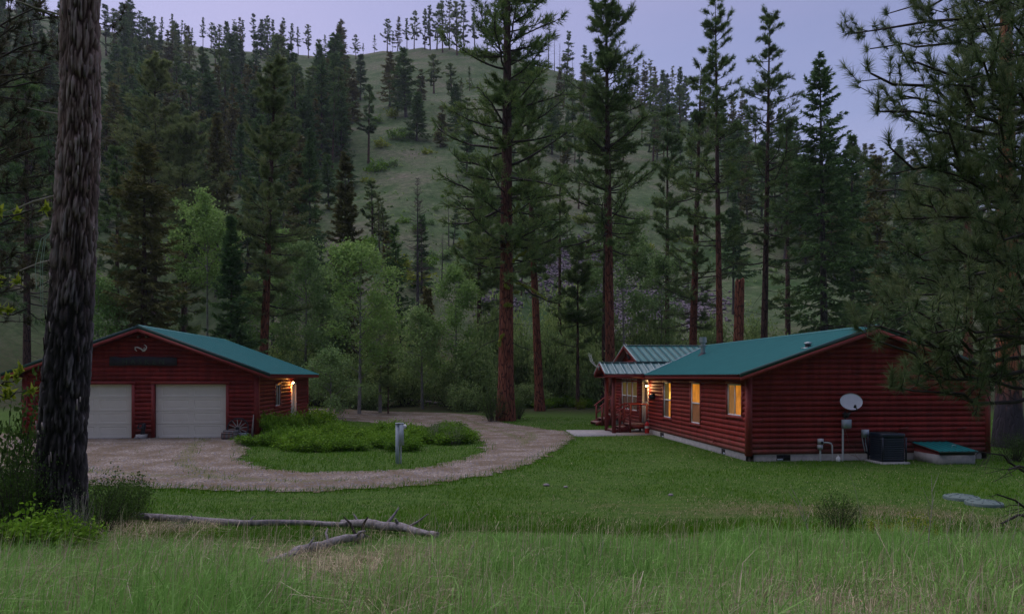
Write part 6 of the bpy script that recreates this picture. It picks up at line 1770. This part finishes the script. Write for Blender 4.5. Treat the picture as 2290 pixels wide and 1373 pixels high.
def planters():
    rng = np.random.default_rng(9)
    def crate(name, label, pxa, pxb, pyt, pyb, y0, dep, mats):
        x0, x1 = on_y(pxa, y0), on_y(pxb, y0)
        D = (x0 * ST + y0 * CT); zb, zt = max(zat(pyb, D), gz(x0, y0)), zat(pyt, D)
        t = thing(name, label, 'planter', ((x0 + x1) / 2, y0 + dep / 2, zb))
        n = 3; h = (zt - zb) / n
        for k in range(n):
            z0 = zb + k * h + .004; z1 = z0 + h - .008; j = rng.uniform(-.008, .008, 4)
            part('plank', MB().box(x0 + j[0], x1 + j[1], y0, y0 + .025, z0, z1), M[mats], t)
            part('plank', MB().box(x0 + j[0], x0 + .025 + j[0], y0 + .025, y0 + dep, z0, z1), M[mats], t)
            part('plank', MB().box(x1 - .025 + j[1], x1 + j[1], y0 + .025, y0 + dep, z0, z1), M[mats], t)
        part('soil', MB().box(x0 + .03, x1 - .03, y0 + .03, y0 + dep, zb, zt - .04), M['sign_wood'], t)
    crate('plank_planter', 'weathered plank planter box behind the small one beside the wagon wheel', 499, 528, 962, 985, GY0 - .62, .4, 'old_wood')
    x, y = on_y(508, GY0 - .92), GY0 - .92; z = gz(x, y)
    t = thing('barrel_planter', 'low weathered half barrel in front of the plank planter by the garage door', 'barrel', (x, y, z))
    n = 16; R = .24; H = .30
    for k in range(n):
        a0, a1 = 2 * math.pi * (k + .03) / n, 2 * math.pi * (k + .97) / n
        V = []
        for zz, r in ((0, R * .88), (H * .5, R), (H, R * .96)):
            for a in (a0, a1):
                for rr in (r, r - .025): V.append((x + rr * math.cos(a), y + rr * math.sin(a), z + zz))
        F = []
        for i in (0, 4): F += [[i, i + 2, i + 6, i + 4], [i + 1, i + 3, i + 7, i + 5], [i, i + 1, i + 5, i + 4], [i + 2, i + 3, i + 7, i + 6]]
        F += [[8, 10, 11, 9]]
        part('stave', MB().add(V, F), M['tread'] if k % 2 else M['old_wood'], t)
    for zz, r in ((.07, R * .93), (.24, R * .985)):
        part('hoop', MB().lathe([(r + .004, zz - .015), (r + .006, zz + .015)], 24, (x, y, z)), M['iron'], t)
    part('soil', MB().lathe([(R * .9, H - .05), (0, H - .03)], 16, (x, y, z)), M['sign_wood'], t)
    x, y = on_y(545, GY0 - .30), GY0 - .34; z = gz(x, y)
    t = thing('metal_tub', 'small dull metal tub on the ground under the wagon wheel', 'tub', (x, y, z))
    part('tub', MB().lathe([(0, 0), (.15, 0), (.19, .2), (.2, .22), (.185, .22), (.15, .03), (0, .03)], 18, (x, y, z)), M['grey_box'], t, True)
    part('handle', MB().tube([(x - .2, y, z + .19), (x - .25, y, z + .17), (x - .24, y, z + .12), (x - .19, y, z + .14)], .008, 5), M['iron'], t)
    x0 = on_y(566, YG)
    t = thing('leaning_stake', 'pale pointed wooden stake leaning on the garage corner behind the wheel', 'stake', (x0, YG - .1, GZ))
    part('stake', MB().hexa([(x0 - .07, YG - .14, GZ), (x0 + .03, YG - .14, GZ), (x0 + .03, YG - .11, GZ), (x0 - .07, YG - .11, GZ), (x0 + .02, YG - .05, GZ + .98), (x0 + .05, YG - .05, GZ + .98), (x0 + .05, YG - .025, GZ + .98), (x0 + .02, YG - .025, GZ + .98)]), M['wheel_wood'], t)
planters()
def hand_pump():
    px = 318; x, y = on_y(px, YG - .2), YG - .2; D = x * ST + y * CT
    zb = zat(971, D)
    t = thing('hand_pump', 'dark iron hand pump ornament on a stone block between the garage doors', 'pump', (x, y, GZ))
    part('block', MB().box(x - .2, x + .16, y - .14, y + .14, GZ - .05, zb), M['concrete'], t)
    part('body', MB().tube([(x + .02, y, zb), (x + .03, y, zb + .14), (x + .06, y, zb + .3), (x + .07, y, zb + .4)], [.09, .075, .085, .07], 10), M['iron'], t, True)
    part('cap', MB().lathe([(.075, 0), (.07, .05), (.02, .08), (0, .08)], 12, (x + .07, y, zb + .39)), M['iron'], t, True)
    part('spout', MB().tube([(x + .04, y - .05, zb + .26), (x - .03, y - .1, zb + .27), (x - .09, y - .12, zb + .22)], [.04, .035, .03], 8), M['iron'], t, True)
    part('handle', MB().tube([(x + .05, y, zb + .44), (x - .08, y, zb + .43), (x - .15, y, zb + .36), (x - .17, y, zb + .25)], [.02, .022, .03, .04], 7), M['iron'], t, True)
    x2 = x - .13; 
    t = thing('round_stones', 'small pale stone lying before the hand pump', 'stone', (x2, y - .2, GZ))
    part('stone', MB().lathe([(0, -.02), (.10, .0), (.12, .05), (.07, .1), (0, .11)], 9, (x2, y - .2, GZ)), M['stone'], t, True)
hand_pump()

def pedestal():
    px0, px1 = 884, 893; Y = 0
    D = CAMZ * FPX / (1036 - HZ)
    x, y = map(float, wxy(889, D)); m = D / FPX
    z = gz(x, y)
    def zz(py): return zat(py, D)
    t = thing('utility_pedestal', 'grey metal meter pedestal standing at the edge of the driveway island', 'utility post', (x, y, z))
    def X(px): return (px - 889) * m
    part('post', MB().box(X(884.5), X(892.6), -.06, .06, -.3, zz(947) - z), M['grey_box'], t, local=True)
    b = part('meter_box', MB().hexa([(X(893), -.10, zz(995) - z), (X(903.5), -.10, zz(995) - z), (X(903.5), .08, zz(995) - z), (X(893), .08, zz(995) - z), (X(893), -.085, zz(947) - z), (X(902), -.085, zz(947) - z), (X(902), .08, zz(947) - z), (X(893), .08, zz(947) - z)]), M['grey_box'], t, local=True)
    part('box_lid', MB().box(X(884), X(902.6), -.10, .09, zz(947) - z + .003, zz(946) - z + .01), M['grey_box'], t, local=True)
    part('meter_socket', MB().cyl((X(902), -.0, zz(954) - z), (X(907), -.0, zz(954) - z), .075, n=16), M['vinyl'], t, local=True)
    part('meter_glass', MB().cyl((X(907), 0, zz(954) - z), (X(909.5), 0, zz(954) - z), .055, .045, 14), M['steel'], t, local=True)
    part('conduit', MB().cyl((X(896), .0, -.3), (X(896), .0, zz(994) - z), .03, n=10), M['pvc'], t, True, local=True)
    part('latch', MB().box(X(897), X(899), -.115, -.10, zz(990) - z, zz(985) - z), M['steel'], b, local=True)
    t.rotation_euler = (0, 0, math.radians(3))
pedestal()

# ------------------------------------------------------------------ fallen logs, far log, stalks, stones
def log_along(name, label, pts, r, mat='dead_wood', cat='log', stubs=(), sink=.35, seed=1, group=None):
    """pts: (px, py) ground contacts; py is where the log lies on the terrain."""
    rng = np.random.default_rng(seed)
    P = []
    for px, py in pts:
        Ds = np.linspace(5, 70, 3000); x, y = wxy(np.full_like(Ds, px), Ds)
        yy = HZ - (ground(x, y) - CAMZ) / Ds * FPX
        k = np.argmax(yy <= py); P.append((x[k], y[k], float(ground(x[k], y[k]))))
    P = np.array(P); t = np.linspace(0, 1, len(P)); n = 24
    tt = np.linspace(0, 1, n)
    Q = np.stack([np.interp(tt, t, P[:, i]) for i in range(3)], -1)
    rr = np.interp(tt, np.linspace(0, 1, len(r)), r)
    Q[:, 2] += rr * (1 - sink) + .008 * np.sin(tt * 17 + seed)
    Q[:, :2] += rng.normal(0, .006, (n, 2))
    base = Q[0].copy()
    th = thing(name, label, cat, tuple(base), group)
    V, F = tubes(Q[None], (rr * (1 + .06 * np.sin(tt * 40)))[None], 12)
    V = V + rng.normal(0, .0035, V.shape)
    mb = MB().add(V, F); mb.add(V[:12], [list(range(12))]); mb.add(V[-12:], [list(range(12))])
    part('log', mb, M[mat], th, True)
    for f, d, L, w in stubs:
        p = np.array([np.interp(f, tt, Q[:, i]) for i in range(3)]); d = np.array(d, float)
        part('branch_stub', MB().tube([p, p + d * L * .5 + [0, 0, .02], p + d * L + rng.normal(0, .03, 3)], [w, w * .75, w * .35], 7), M[mat], th)
    return th
log_along('fallen_log', 'long grey fallen log lying across the grass edge left of the snag pile', [(291, 1164), (350, 1171), (450, 1179), (560, 1182), (700, 1181), (775, 1183)], [.055, .062, .058, .052, .045, .04], stubs=((.14, (.25, -.8, .2), .35, .035), (.6, (.2, .3, .8), .14, .015), (.36, (.1, -.3, .8), .1, .015)), seed=2, sink=-.9)
log_along('weathered_log', 'pale weathered log with knots running from the snag pile to the lawn', [(765, 1180), (830, 1188), (900, 1195), (978, 1206)], [.055, .07, .06, .035], stubs=((.48, (.6, .5, .55), .38, .03), (.7, (.75, -.3, .35), .45, .022), (.2, (-.5, .4, .6), .25, .02), (.3, (.0, -.5, .6), .1, .03), (.62, (-.1, -.4, .8), .1, .035)), seed=3, sink=-.6)
log_along('split_log', 'pale split log slanting through dry grass towards the viewer', [(810, 1212), (740, 1232), (670, 1252), (590, 1278)], [.04, .05, .05, .03], stubs=((.06, (.3, -.4, .4), .25, .03), (.35, (-.3, .5, .55), .3, .02), (.6, (.5, .4, .5), .22, .016)), seed=4, sink=-1.1)
log_along('forked_branch', 'dark crooked forked branch sticking up where the fallen logs cross', [(795, 1214), (803, 1206), (812, 1204)], [.02, .024, .03], 'limb', 'branch', stubs=((.2, (-.45, .1, .9), .38, .022), (.85, (.15, -.1, 1), .3, .026), (.9, (.5, -.6, -.1), .35, .03)), seed=5, sink=-.4)
log_along('bleached_log', 'bleached white log lying behind the driveway', [(892, 897), (930, 901), (980, 905), (1018, 906)], [.14, .16, .14, .09], stubs=((.55, (.3, -.2, .8), .3, .04),), seed=6, sink=.1)
rs = np.random.default_rng(15)
def stalk(px, py, D, top, label, name='dry_stalk', lean=0, forks=2, r=.005, group=None):
    x, y = wxy(px, D); x, y = float(x), float(y); z = gz(x, y)
    H = zat(top, D) - z
    t = thing(name, label, 'plant', (x, y, z), group)
    lx = lean / FPX * D
    P = [(0, 0, -.03), (lx * .35, .01, H * .4), (lx * .7 + .01, .0, H * .72), (lx, .02, H)]
    part('stem', MB().tube(P, [r, r * .9, r * .7, r * .35], 5), M['dead_twig'], t, local=True)
    for k in range(forks):
        f = rs.uniform(.4, .85); b = np.array([np.interp(f, [0, .4, .72, 1], [p[i] for p in P]) for i in range(3)])
        d = np.array([rs.choice([-1, 1]) * rs.uniform(.15, .5), rs.uniform(-.2, .2), .8]); L = H * rs.uniform(.15, .35)
        part('twig', MB().tube([b, b + d * L * .5, b + d * L], [r * .6, r * .5, r * .25], 4), M['dead_twig'], t, local=True)
stalk(1825, 1224, 8.4, 1098, 'pale bare forked stem standing tall left of the twiggy bush', lean=-62, forks=2, r=.007)
stalk(1822, 1224, 8.5, 1096, 'second pale bare stem crossing the forked one left of the twiggy bush', lean=-48, forks=1, r=.005)
stalk(1938, 1200, 9.2, 1052, 'thin arching dry stem right of the twiggy bush', lean=-40, forks=1, r=.0035)
stalk(2075, 1270, 6.2, 1062, 'tall dry branching stem in the grass before the septic lids', lean=12, forks=5, r=.005)
stalk(1735, 1220, 8.3, 1110, 'thin dry stem left of the pale forked one', lean=20, forks=1, r=.003)
SL = [(2110, 7, 1130, 20), (2150, 7.5, 1140, 30), (2190, 7, 1150, -10), (2230, 7.2, 1135, 35), (2050, 6.6, 1150, -25), (1985, 6.4, 1170, -30), (2260, 6.8, 1110, 24), (1195, 6.3, 1235, 6), (1040, 6.5, 1208, 20), (690, 6.0, 1180, 10), (930, 6.4, 1160, 60), (620, 5.2, 1265, 30), (455, 5.6, 1260, -40), (1395, 5.6, 1270, -12), (1660, 5.4, 1280, -30), (1340, 6.4, 1190, 8)]
SPX = np.array(sorted(q[0] for q in SL))
for n, (px, D, top, ln) in enumerate(SL):
    stalk(px, 0, D, top, f'{ORD[int(np.searchsorted(SPX, px))]} thin dry weed stalk from the left in the foreground grass', lean=ln, forks=2 + n % 3, r=.003, group='dry stalks in the foreground grass')
for n, (px, py, s) in enumerate([(1222, 1086, .07), (1265, 1090, .05), (1690, 1017, .05), (1500, 1108, .06)]):
    x, y = gpt(px, py)
    t = thing('lawn_stone', ['flat grey stone on the lawn below the driveway bend', 'small grey stone right of the flat one on the lawn', 'pale stone by the house corner vent', 'brown clod on the lawn before the house'][n], 'stone', (x, y, gz(x, y)))
    a = rs.uniform(.8, 1.2, 5)
    part('stone', MB().lathe([(0, -.02), (s * a[0], 0), (s * 1.2 * a[1], s * .4), (s * .7 * a[2], s * .8), (0, s * .9)], 9, (x, y, gz(x, y))), M['stone'], t, True)
def talus():
    r = np.random.default_rng(51); mb = MB()
    oct_ = np.array([(1, 0, 0), (0, 1, 0), (-1, 0, 0), (0, -1, 0), (0, 0, .8), (0, 0, -.8)], float)
    Fo = np.array([[0, 1, 4], [1, 2, 4], [2, 3, 4], [3, 0, 4], [1, 0, 5], [2, 1, 5], [3, 2, 5], [0, 3, 5]])
    N = 0
    for cx, cy, a, b, n in ((1290, 610, 95, 75, 2600), (1425, 690, 70, 60, 1800), (1560, 690, 60, 40, 700), (1120, 690, 40, 60, 500)):
        px = r.normal(cx, a * .5, n); py = r.normal(cy, b * .5, n)
        for p, q in zip(px, py):
            D = hill_at(p, q)
            if not D: continue
            x, y = wxy(p, D); s = r.uniform(.12, .45)
            ang = r.uniform(0, 6.28); R = np.array([[math.cos(ang), -math.sin(ang), 0], [math.sin(ang), math.cos(ang), 0], [0, 0, 1]])
            V = (oct_ * r.uniform(.6, 1.3, (6, 3)) * s) @ R + [float(x), float(y), gz(x, y) + s * .1]
            mb.add(V, Fo)
    tag(link('talus', mb.data('talus', M['talus'])), 'purple-grey loose rock slope at the foot of the hillside', kind='stuff')
talus()
# ------------------------------------------------------------------ near boughs hanging into the picture
def bough_tree(name, label, px, D, H, r0, mats, tips, dead_tips, seed, k=60, nl=.17, nw=.0075, ntw=11, group=None, rise=(-.5, .25)):
    rng = np.random.default_rng(seed)
    x, y = map(float, wxy(px, D)); z0 = gz(x, y)
    t = thing(name, label, 'tree', (x, y, z0), group)
    tr = MB(); TP = trunk_path(H, (.1, 0), 0, rng)
    V, F = tubes(TP[None], (r0 * (1 - .7 * np.linspace(0, 1, len(TP))))[None], 14); tr.add(V, F)
    part('trunk', tr, M[mats[0]], t, True, local=True)
    br, pts, dirs, cvs = MB(), [], [], []
    base = np.array([x, y, z0])
    for q, (tx, ty, td) in enumerate(list(tips) + list(dead_tips)):
        dead = q >= len(tips)
        e = np.array([*wxy(tx, td), zat(ty, td)]) - base
        hz = e[2] + rng.uniform(*rise); hz = np.clip(hz, .8, H - .5)
        s = np.array([0, 0, hz]); L = np.linalg.norm(e - s)
        f = np.linspace(0, 1, 9)[:, None]
        P = s * (1 - f) + e * f
        P[:, 2] += -.13 * L * np.sin(np.pi * f[:, 0] ** .8) * rng.uniform(.3, 1.2)
        P[1:-1] += rng.normal(0, .022 * L, (7, 3))
        br.add(*tubes(P[None], ((.009 + .009 * L) * np.linspace(1, .28, 9))[None], 6))
        n = ntw if not dead else 9
        tt = np.clip(rng.uniform(.30, 1.0, (1, n)), 0, 1); tt[0, 0] = 1
        Q, T = along(P[None], tt); Q, T = Q[0], T[0]
        sd = np.cross(T, [0, 0, 1.]) * np.where(rng.random(n) < .5, -1, 1)[:, None]
        d = nrm(T * rng.uniform(.5, 1.1, (n, 1)) + sd * rng.uniform(.1, 1., (n, 1)) + np.array([0, 0, 1]) * rng.normal(.25, .35, (n, 1)))
        if dead: d = nrm(d + [0, 0, -.5])
        l = L * rng.uniform(.10, .26, (n, 1)) * (1.2 - .6 * tt[0][:, None]); l[0] *= .3
        m1 = Q + d * l * .55 - [0, 0, .03]; E = Q + nrm(d + [0, 0, .4 if not dead else -.2]) * l
        br.add(*tubes(np.stack([Q, m1, E], 1), np.tile([[.0085, .0065, .005]], (n, 1)) * (1 if not dead else .6), 4))
        if dead:
            g = nrm(rng.normal(0, 1, (n, 3)) + [0, 0, -.6]); br.add(*tubes(np.stack([m1, m1 + g * .12, m1 + g * .22 + rng.normal(0, .05, (n, 3))], 1), np.tile([[.004, .003, .002]], (n, 1)), 3)); continue
        dE = nrm(E - m1)
        pts += [E, m1, (E + m1) / 2]; dirs += [dE, nrm(d + rng.normal(0, .4, d.shape)), nrm(dE + rng.normal(0, .5, d.shape))]
        c0 = rng.normal(.5, .1); cvs += [np.full(n, c0 + .1), np.full(n, c0 - .12), np.full(n, c0)]
    part('limbs', br, M[mats[1]], t, True, local=True)['kind'] = 'stuff'
    pts = np.concatenate(pts); dirs = np.concatenate(dirs); cv = np.clip(np.concatenate(cvs) + rng.normal(0, .1, len(pts)), 0, 1)
    cr = MB().add(*blades(pts, dirs, k, nl, nw, .55, rng, .05, cv, back=.07))
    part('crown', cr, M[mats[2]], t, local=True)
    return t
bough_tree('pine_tree', 'near long-needled pine whose boughs hang in front of the right house end', 2450, 10.5, 17, .3, ('orange_bark', 'limb', 'pine_near'),
           [(1910, 75, 13), (1945, 110, 13.5), (1990, 30, 13), (2040, 75, 13), (2080, 20, 12), (1948, 165, 9.3), (1960, 250, 9.5), (1990, 330, 9.3), (2050, 140, 9), (2020, 215, 9.6), (2060, 290, 9), (2090, 380, 9.3), (2150, 90, 10), (2120, 190, 9), (2190, 250, 8.6), (2200, 140, 8.4),
            (1912, 728, 9.4), (1960, 762, 9.2), (2040, 690, 9), (1990, 862, 9.3), (2075, 830, 9.5), (2090, 745, 8.6), (2230, 700, 8.6), (2160, 640, 9), (2060, 620, 10), (2120, 540, 9.6), (2200, 560, 9), (2030, 560, 11), (1975, 610, 11.5), 
            (2010, 490, 11), (2080, 450, 10), (2160, 390, 9.2), (2230, 330, 8.6), (2250, 450, 9), (2250, 200, 8.6), (2190, 40, 9), (2270, 60, 8.2), (2275, 600, 8.4), (2140, 715, 8.8), (2060, 770, 9.4), (2130, 330, 10), (2040, 410, 11), (2230, 500, 8.8), (2000, 660, 10.5), (1950, 540, 12)],
           [(2190, 1010, 9.5), (2230, 1105, 9), (2240, 1170, 8.6), (2255, 1050, 8.6)], 61, rise=(-.3, .7), ntw=15, k=44, nl=.185, nw=.0080)
bough_tree('pine_tree', 'dark pine at the left edge with brownish drooping boughs behind the charred trunk', -260, 16, 16, .35, ('brown_bark', 'limb', 'pine_dry'),
           [(110, 40, 16), (90, 95, 15), (128, 130, 17), (60, 170, 15), (110, 230, 16), (40, 250, 15), (125, 300, 16.5), (70, 340, 15.5), (20, 330, 14.5), (118, 390, 16), (60, 430, 15), (100, 480, 16), (10, 420, 15), (40, 520, 15.5), (90, 560, 16), (20, 600, 15), (70, 640, 16), (120, 600, 17), (30, 60, 14.5), (10, 150, 14.5), (75, 20, 15), (130, 190, 17), (45, 300, 16), (90, 280, 17), (10, 520, 15), (50, 600, 17), (250, 60, 19), (20, 690, 15), (60, 720, 17)],
           [(110, 150, 15), (90, 330, 15), (70, 470, 15), (60, 690, 15)], 62, k=34, nl=.17, nw=.014, ntw=12, rise=(-.2, .9))
bough_tree('sapling', 'yellow-green leafy sprig poking in at the left picture edge', -60, 8, 4.5, .03, ('limb', 'limb', 'yellow'), [(100, 462, 8), (40, 625, 8), (70, 870, 8), (20, 690, 8), (35, 840, 7.5)], [], 63, k=5, nl=.10, nw=.05, ntw=3)

# ------------------------------------------------------------------ grass
def grass_mesh(x, y, h, w, rng, lean=.35, flat=0.0, var=None, seg=True):
    n = len(x); z = ground(x, y) - .01
    a = rng.uniform(0, 6.28, n); la = rng.normal(.4, 1.3, n)
    b = np.stack([x, y, z], -1)
    sd = np.stack([np.cos(a), np.sin(a), np.zeros(n)], -1) * (w / 2)[:, None]
    ld = np.stack([np.cos(la), np.sin(la), np.zeros(n)], -1)
    ln = (np.abs(rng.normal(0, lean, n)) + flat)[:, None]
    up = np.array([0, 0, 1.])
    tip = b + (up * (1 - .42 * np.minimum(ln, 1.6) ** 1.0).clip(.10, 1) + ld * ln) * h[:, None]
    v = var if var is not None else rng.uniform(0, 1, n)
    if not seg:
        V = np.stack([b - sd, b + sd, tip], 1).reshape(-1, 3)
        return MB().add(V, np.arange(3 * n).reshape(-1, 3), np.repeat(v, 3))
    mid = b + (up * .62 + ld * ln * .30) * h[:, None]
    V = np.stack([b - sd, b + sd, mid - sd * .8, mid + sd * .8, tip], 1).reshape(-1, 3)
    i = np.arange(n)[:, None] * 5
    mb = MB()
    mb.v.append(V); mb.a.append(np.repeat(v, 5)); mb.n = len(V)
    mb.f.append(np.concatenate([i, i + 1, i + 3, i + 2], 1)); mb.f.append(np.concatenate([i + 2, i + 3, i + 4], 1))
    return mb
def keep_off(x, y):
    k = (x > HX0 - .05) & (x < HX1 + .05) & (y > HY0 - .05) & (y < HY1)
    k |= (x > GX0 - .05) & (x < GX1 + .03) & (y > GY0 - .05) & (y < GY1)
    k |= (x > 6.0) & (x < 9.8) & (y > 31.5) & (y < 34.6)
    return k
def fan(rng, n, d0, d1, wide=.80, p=1.0):
    D = d0 + (d1 - d0) * rng.uniform(0, 1, n) ** p
    R = rng.uniform(-1, 1, n) * (wide * D + .3)
    return R * CT + D * ST, -R * ST + D * CT, D, CXP + FPX * R / D
def build_grass():
    rng = np.random.default_rng(71)
    # tall grass on the bank
    x, y, D, px = fan(rng, 150000, 2.6, 13.5)
    edge = 9.9 + .8 * snoise(x, y, .8, 4) + 1.0 * snoise(x, y, .33, 16) + 3.4 * np.exp(-((px - 430) / 130) ** 2)
    clump = .5 + .5 * snoise(x, y, 2.2, 8)
    straw = .11 + .30 * snoise(x, y, .7, 12) + .5 * np.exp(-((px - 830) / 190) ** 2 - ((D - 7.0) / 1.4) ** 2) + .22 * np.exp(-((D - 4.7) / .9) ** 2) + .3 * np.exp(-((px - 330) / 140) ** 2 - ((D - 10) / 1.5) ** 2)
    straw = straw - .35 * np.exp(-((D - 9.6) / 1.2) ** 2) * (px > 900)
    r = rng.uniform(0, 1, len(x))
    keep = (D < edge) & (rng.uniform(0, 1, len(x)) < .55 + .45 * clump)
    isg = keep & (r > np.clip(straw, .05, .6))
    hh = (.17 + .17 * rng.random(len(x)) + .10 * clump) * np.interp(D, [4, 5.5, 7], [1.35, 1.25, 1.0]) * np.interp(D, [7.2, 8.6, 12], [1, .5, .55])
    hh = hh * np.where((D > 8.3) & (D < 11.3) & (px > 270) & (px < 1010), .5, 1) * np.where((D > 6.2) & (D < 8.6) & (px > 570) & (px < 850), .55, 1)
    c2 = snoise(x, y, 1.15, 21); c3 = snoise(x, y, 4.3, 5)
    hh = hh * np.clip(.86 + .42 * c2 + .25 * c3, .4, 1.6) * (1 + .35 * sstep(1350, 1700, px) * np.exp(-((D - 8.2) / 1.1) ** 2))
    hh = hh * (1 - .5 * sstep(-1.6, 0, D - edge))
    tall = (rng.random(len(x)) < .04) & (D < 8)
    straw = straw - .5 * sstep(7.6, 8.6, D) * (px > 480)
    isg = keep & (r > np.clip(straw, .05, .6))
    hh = np.where(tall, hh * 1.5, hh)
    v = np.clip(.42 + .22 * snoise(x, y, 1.3, 15) + rng.normal(0, .16, len(x)), 0, 1)
    g = isg
    tag(link('tall_grass', grass_mesh(x[g], y[g], hh[g], .006 + .005 * rng.random(g.sum()), rng, .58, 0, v[g]).data('tall_grass', M['grass'])), 'tall green grass growing over the foreground bank', kind='stuff')
    s_ = keep & ~isg
    tag(link('dry_grass', grass_mesh(x[s_], y[s_], hh[s_] * rng.uniform(.5, 1.35, s_.sum()), .003 + .004 * rng.random(s_.sum()), rng, .75, .1).data('dry_grass', M['straw'])), 'dry straw-coloured grass mixed through the foreground bank', kind='stuff')
    x, y, D, px = fan(rng, 34000, 2.6, 11.5)
    st = .35 + .4 * snoise(x, y, .7, 12) + .6 * np.exp(-((px - 830) / 220) ** 2 - ((D - 7.0) / 1.4) ** 2) + .3 * np.exp(-((D - 4.7) / 1.0) ** 2) + .5 * np.exp(-((px - 330) / 140) ** 2 - ((D - 10) / 1.5) ** 2)
    st = st - .8 * sstep(7.4, 8.6, D) * (px > 480)
    k = rng.random(len(x)) < np.clip(st, .02, 1)
    x, y = x[k], y[k]
    tag(link('thatch', grass_mesh(x, y, rng.uniform(.12, .32, len(x)), .003 + .004 * rng.random(len(x)), rng, .3, 1.7).data('thatch', M['straw'])), 'flattened dead grass lying between the green blades', kind='stuff')
    # ripe stems standing above the rest
    x, y, D, px = fan(rng, 2600, 3.4, 9.0)
    ns = len(x)
    tag(link('seed_stems', grass_mesh(x, y, rng.uniform(.32, .62, ns), .003 + .002 * rng.random(ns), rng, .25, 0).data('seed_stems', M['straw'])), 'thin ripe grass stems standing above the foreground grass', kind='stuff')
    # mown lawn
    x, y, D, px = fan(rng, 330000, 8.4, 46, .80, 1.35)
    ok = ~keep_off(x, y) & ~(on_drive(x, y, .22) & (rng.random(len(x)) > .012)) & (D > 8.8 + .7 * snoise(x, y, .8, 4))
    ok &= ~((D > 34) & (px < 600))
    x, y, D, px = x[ok], y[ok], D[ok], px[ok]
    dry = .26 * np.exp(-((x - 5.0) / 3.2) ** 2 - ((D - 14.2) / 1.3) ** 2) + .24 * np.exp(-((x - 9) / 3.) ** 2 - ((D - 13.5) / 1.6) ** 2)
    patch = snoise(x, y, .9, 17); fine = snoise(x, y, 3.3, 20)
    thin = rng.random(len(x)) < np.clip(.85 + .3 * patch - 1.3 * dry * (1 + .8 * fine), .1, 1)
    x, y, D, dry, patch, fine = x[thin], y[thin], D[thin], dry[thin], patch[thin], fine[thin]
    h = (.045 + .045 * rng.random(len(x))) * (1 + .5 * np.clip(patch, -.6, 1)) * np.where(D < 12.5, 1.5, 1)
    v = np.clip(.45 + .34 * patch + .18 * fine + rng.normal(0, .15, len(x)), 0, 1)
    yl = rng.random(len(x)) < np.clip(.09 + dry * 1.5 - .2 * patch - .12 * fine, 0, .6)
    w = .006 + .00055 * D * (.7 + .6 * rng.random(len(x)))
    tag(link('lawn_grass', grass_mesh(x[~yl], y[~yl], h[~yl], w[~yl], rng, .45, 0, v[~yl], False).data('lawn_grass', M['turf'])), 'short green mown grass covering the lawn and island', kind='stuff')
    tag(link('dry_lawn_grass', grass_mesh(x[yl], y[yl], h[yl] * .9, w[yl], rng, .7, .2, None, False).data('dry_lawn_grass', M['straw'])), 'dry blades in the worn patches of the lawn', kind='stuff')
    # weeds: tufts on the gravel and a rank fringe by the island, garage and driveway edge
    n = 34000
    px = rng.uniform(150, 1290, n); py = rng.uniform(930, 1105, n)
    D = CAMZ * FPX / (py - HZ); x, y = wxy(px, D)
    de = np.minimum(polydist(DRIVE, x, y), polydist(ISLE, x, y))
    nz = snoise(x, y, 1.9, 3)
    k = (~keep_off(x, y)) & ((de < .45) | (on_drive(x, y) & (nz > .7) & (rng.random(n) < .4)) | (on_drive(x, y) & (np.abs(de - 1.8) < .38) & (nz > -.25) & (rng.random(n) < .38)) | (inpoly(ISLE, x, y) & (rng.random(n) < .5)))
    x, y, D = x[k], y[k], D[k]
    tag(link('verge_grass', grass_mesh(x, y, rng.uniform(.06, .2, len(x)), .012 + .012 * rng.random(len(x)), rng, .5, 0, None, False).data('verge_grass', M['turf'])), 'rank grass fringing the gravel driveway and the island', kind='stuff')
build_grass()
def hillside_scrub():
    r = np.random.default_rng(88); P = []
    n = 2600
    px = r.uniform(560, 2100, n); py = r.uniform(110, 640, n) 
    for a, b in zip(px, py):
        if b < np.interp(a, RP, RY) + 6: continue
        if snoise(a * .02, b * .03, 1.0, 3) < -.25 and r.random() < .7: continue
        D = hill_at(a, b)
        if D: P.append((*map(float, wxy(a, D)), 0))
    P = np.array(P); P[:, 2] = ground(P[:, 0], P[:, 1])
    up = np.tile([[0, 0, 1.]], (len(P), 1))
    s = r.uniform(.4, 1.3, len(P))
    V, F, a = blades(P, up, 9, .5, .30, .9, r, 0, np.clip(r.normal(.75, .25, len(P)), 0, 1))
    c = np.repeat(P, 27, 0); V = c + (V - c) * np.repeat(s, 27)[:, None]
    tag(link('hillside_scrub', MB().add(V, F, a).data('hillside_scrub', M['aspen_dim'])), 'low tufts and scrub speckling the grassy hillside', kind='stuff')
hillside_scrub()

def haze():
    mb = MB().box(-610, 610, -410, 600, -4, 260)
    m = bpy.data.materials.new('thin_evening_haze'); m.use_nodes = True
    nt = m.node_tree; nt.nodes.remove(nt.nodes['Principled BSDF'])
    v = nt.nodes.new('ShaderNodeVolumePrincipled'); v.inputs['Density'].default_value = .0002; v.inputs['Color'].default_value = (.84, .88, 1, 1)
    nt.links.new(v.outputs[0], nt.nodes['Material Output'].inputs['Volume'])
    tag(link('haze', mb.data('haze', m)), 'thin evening haze in the valley', kind='stuff')
haze()
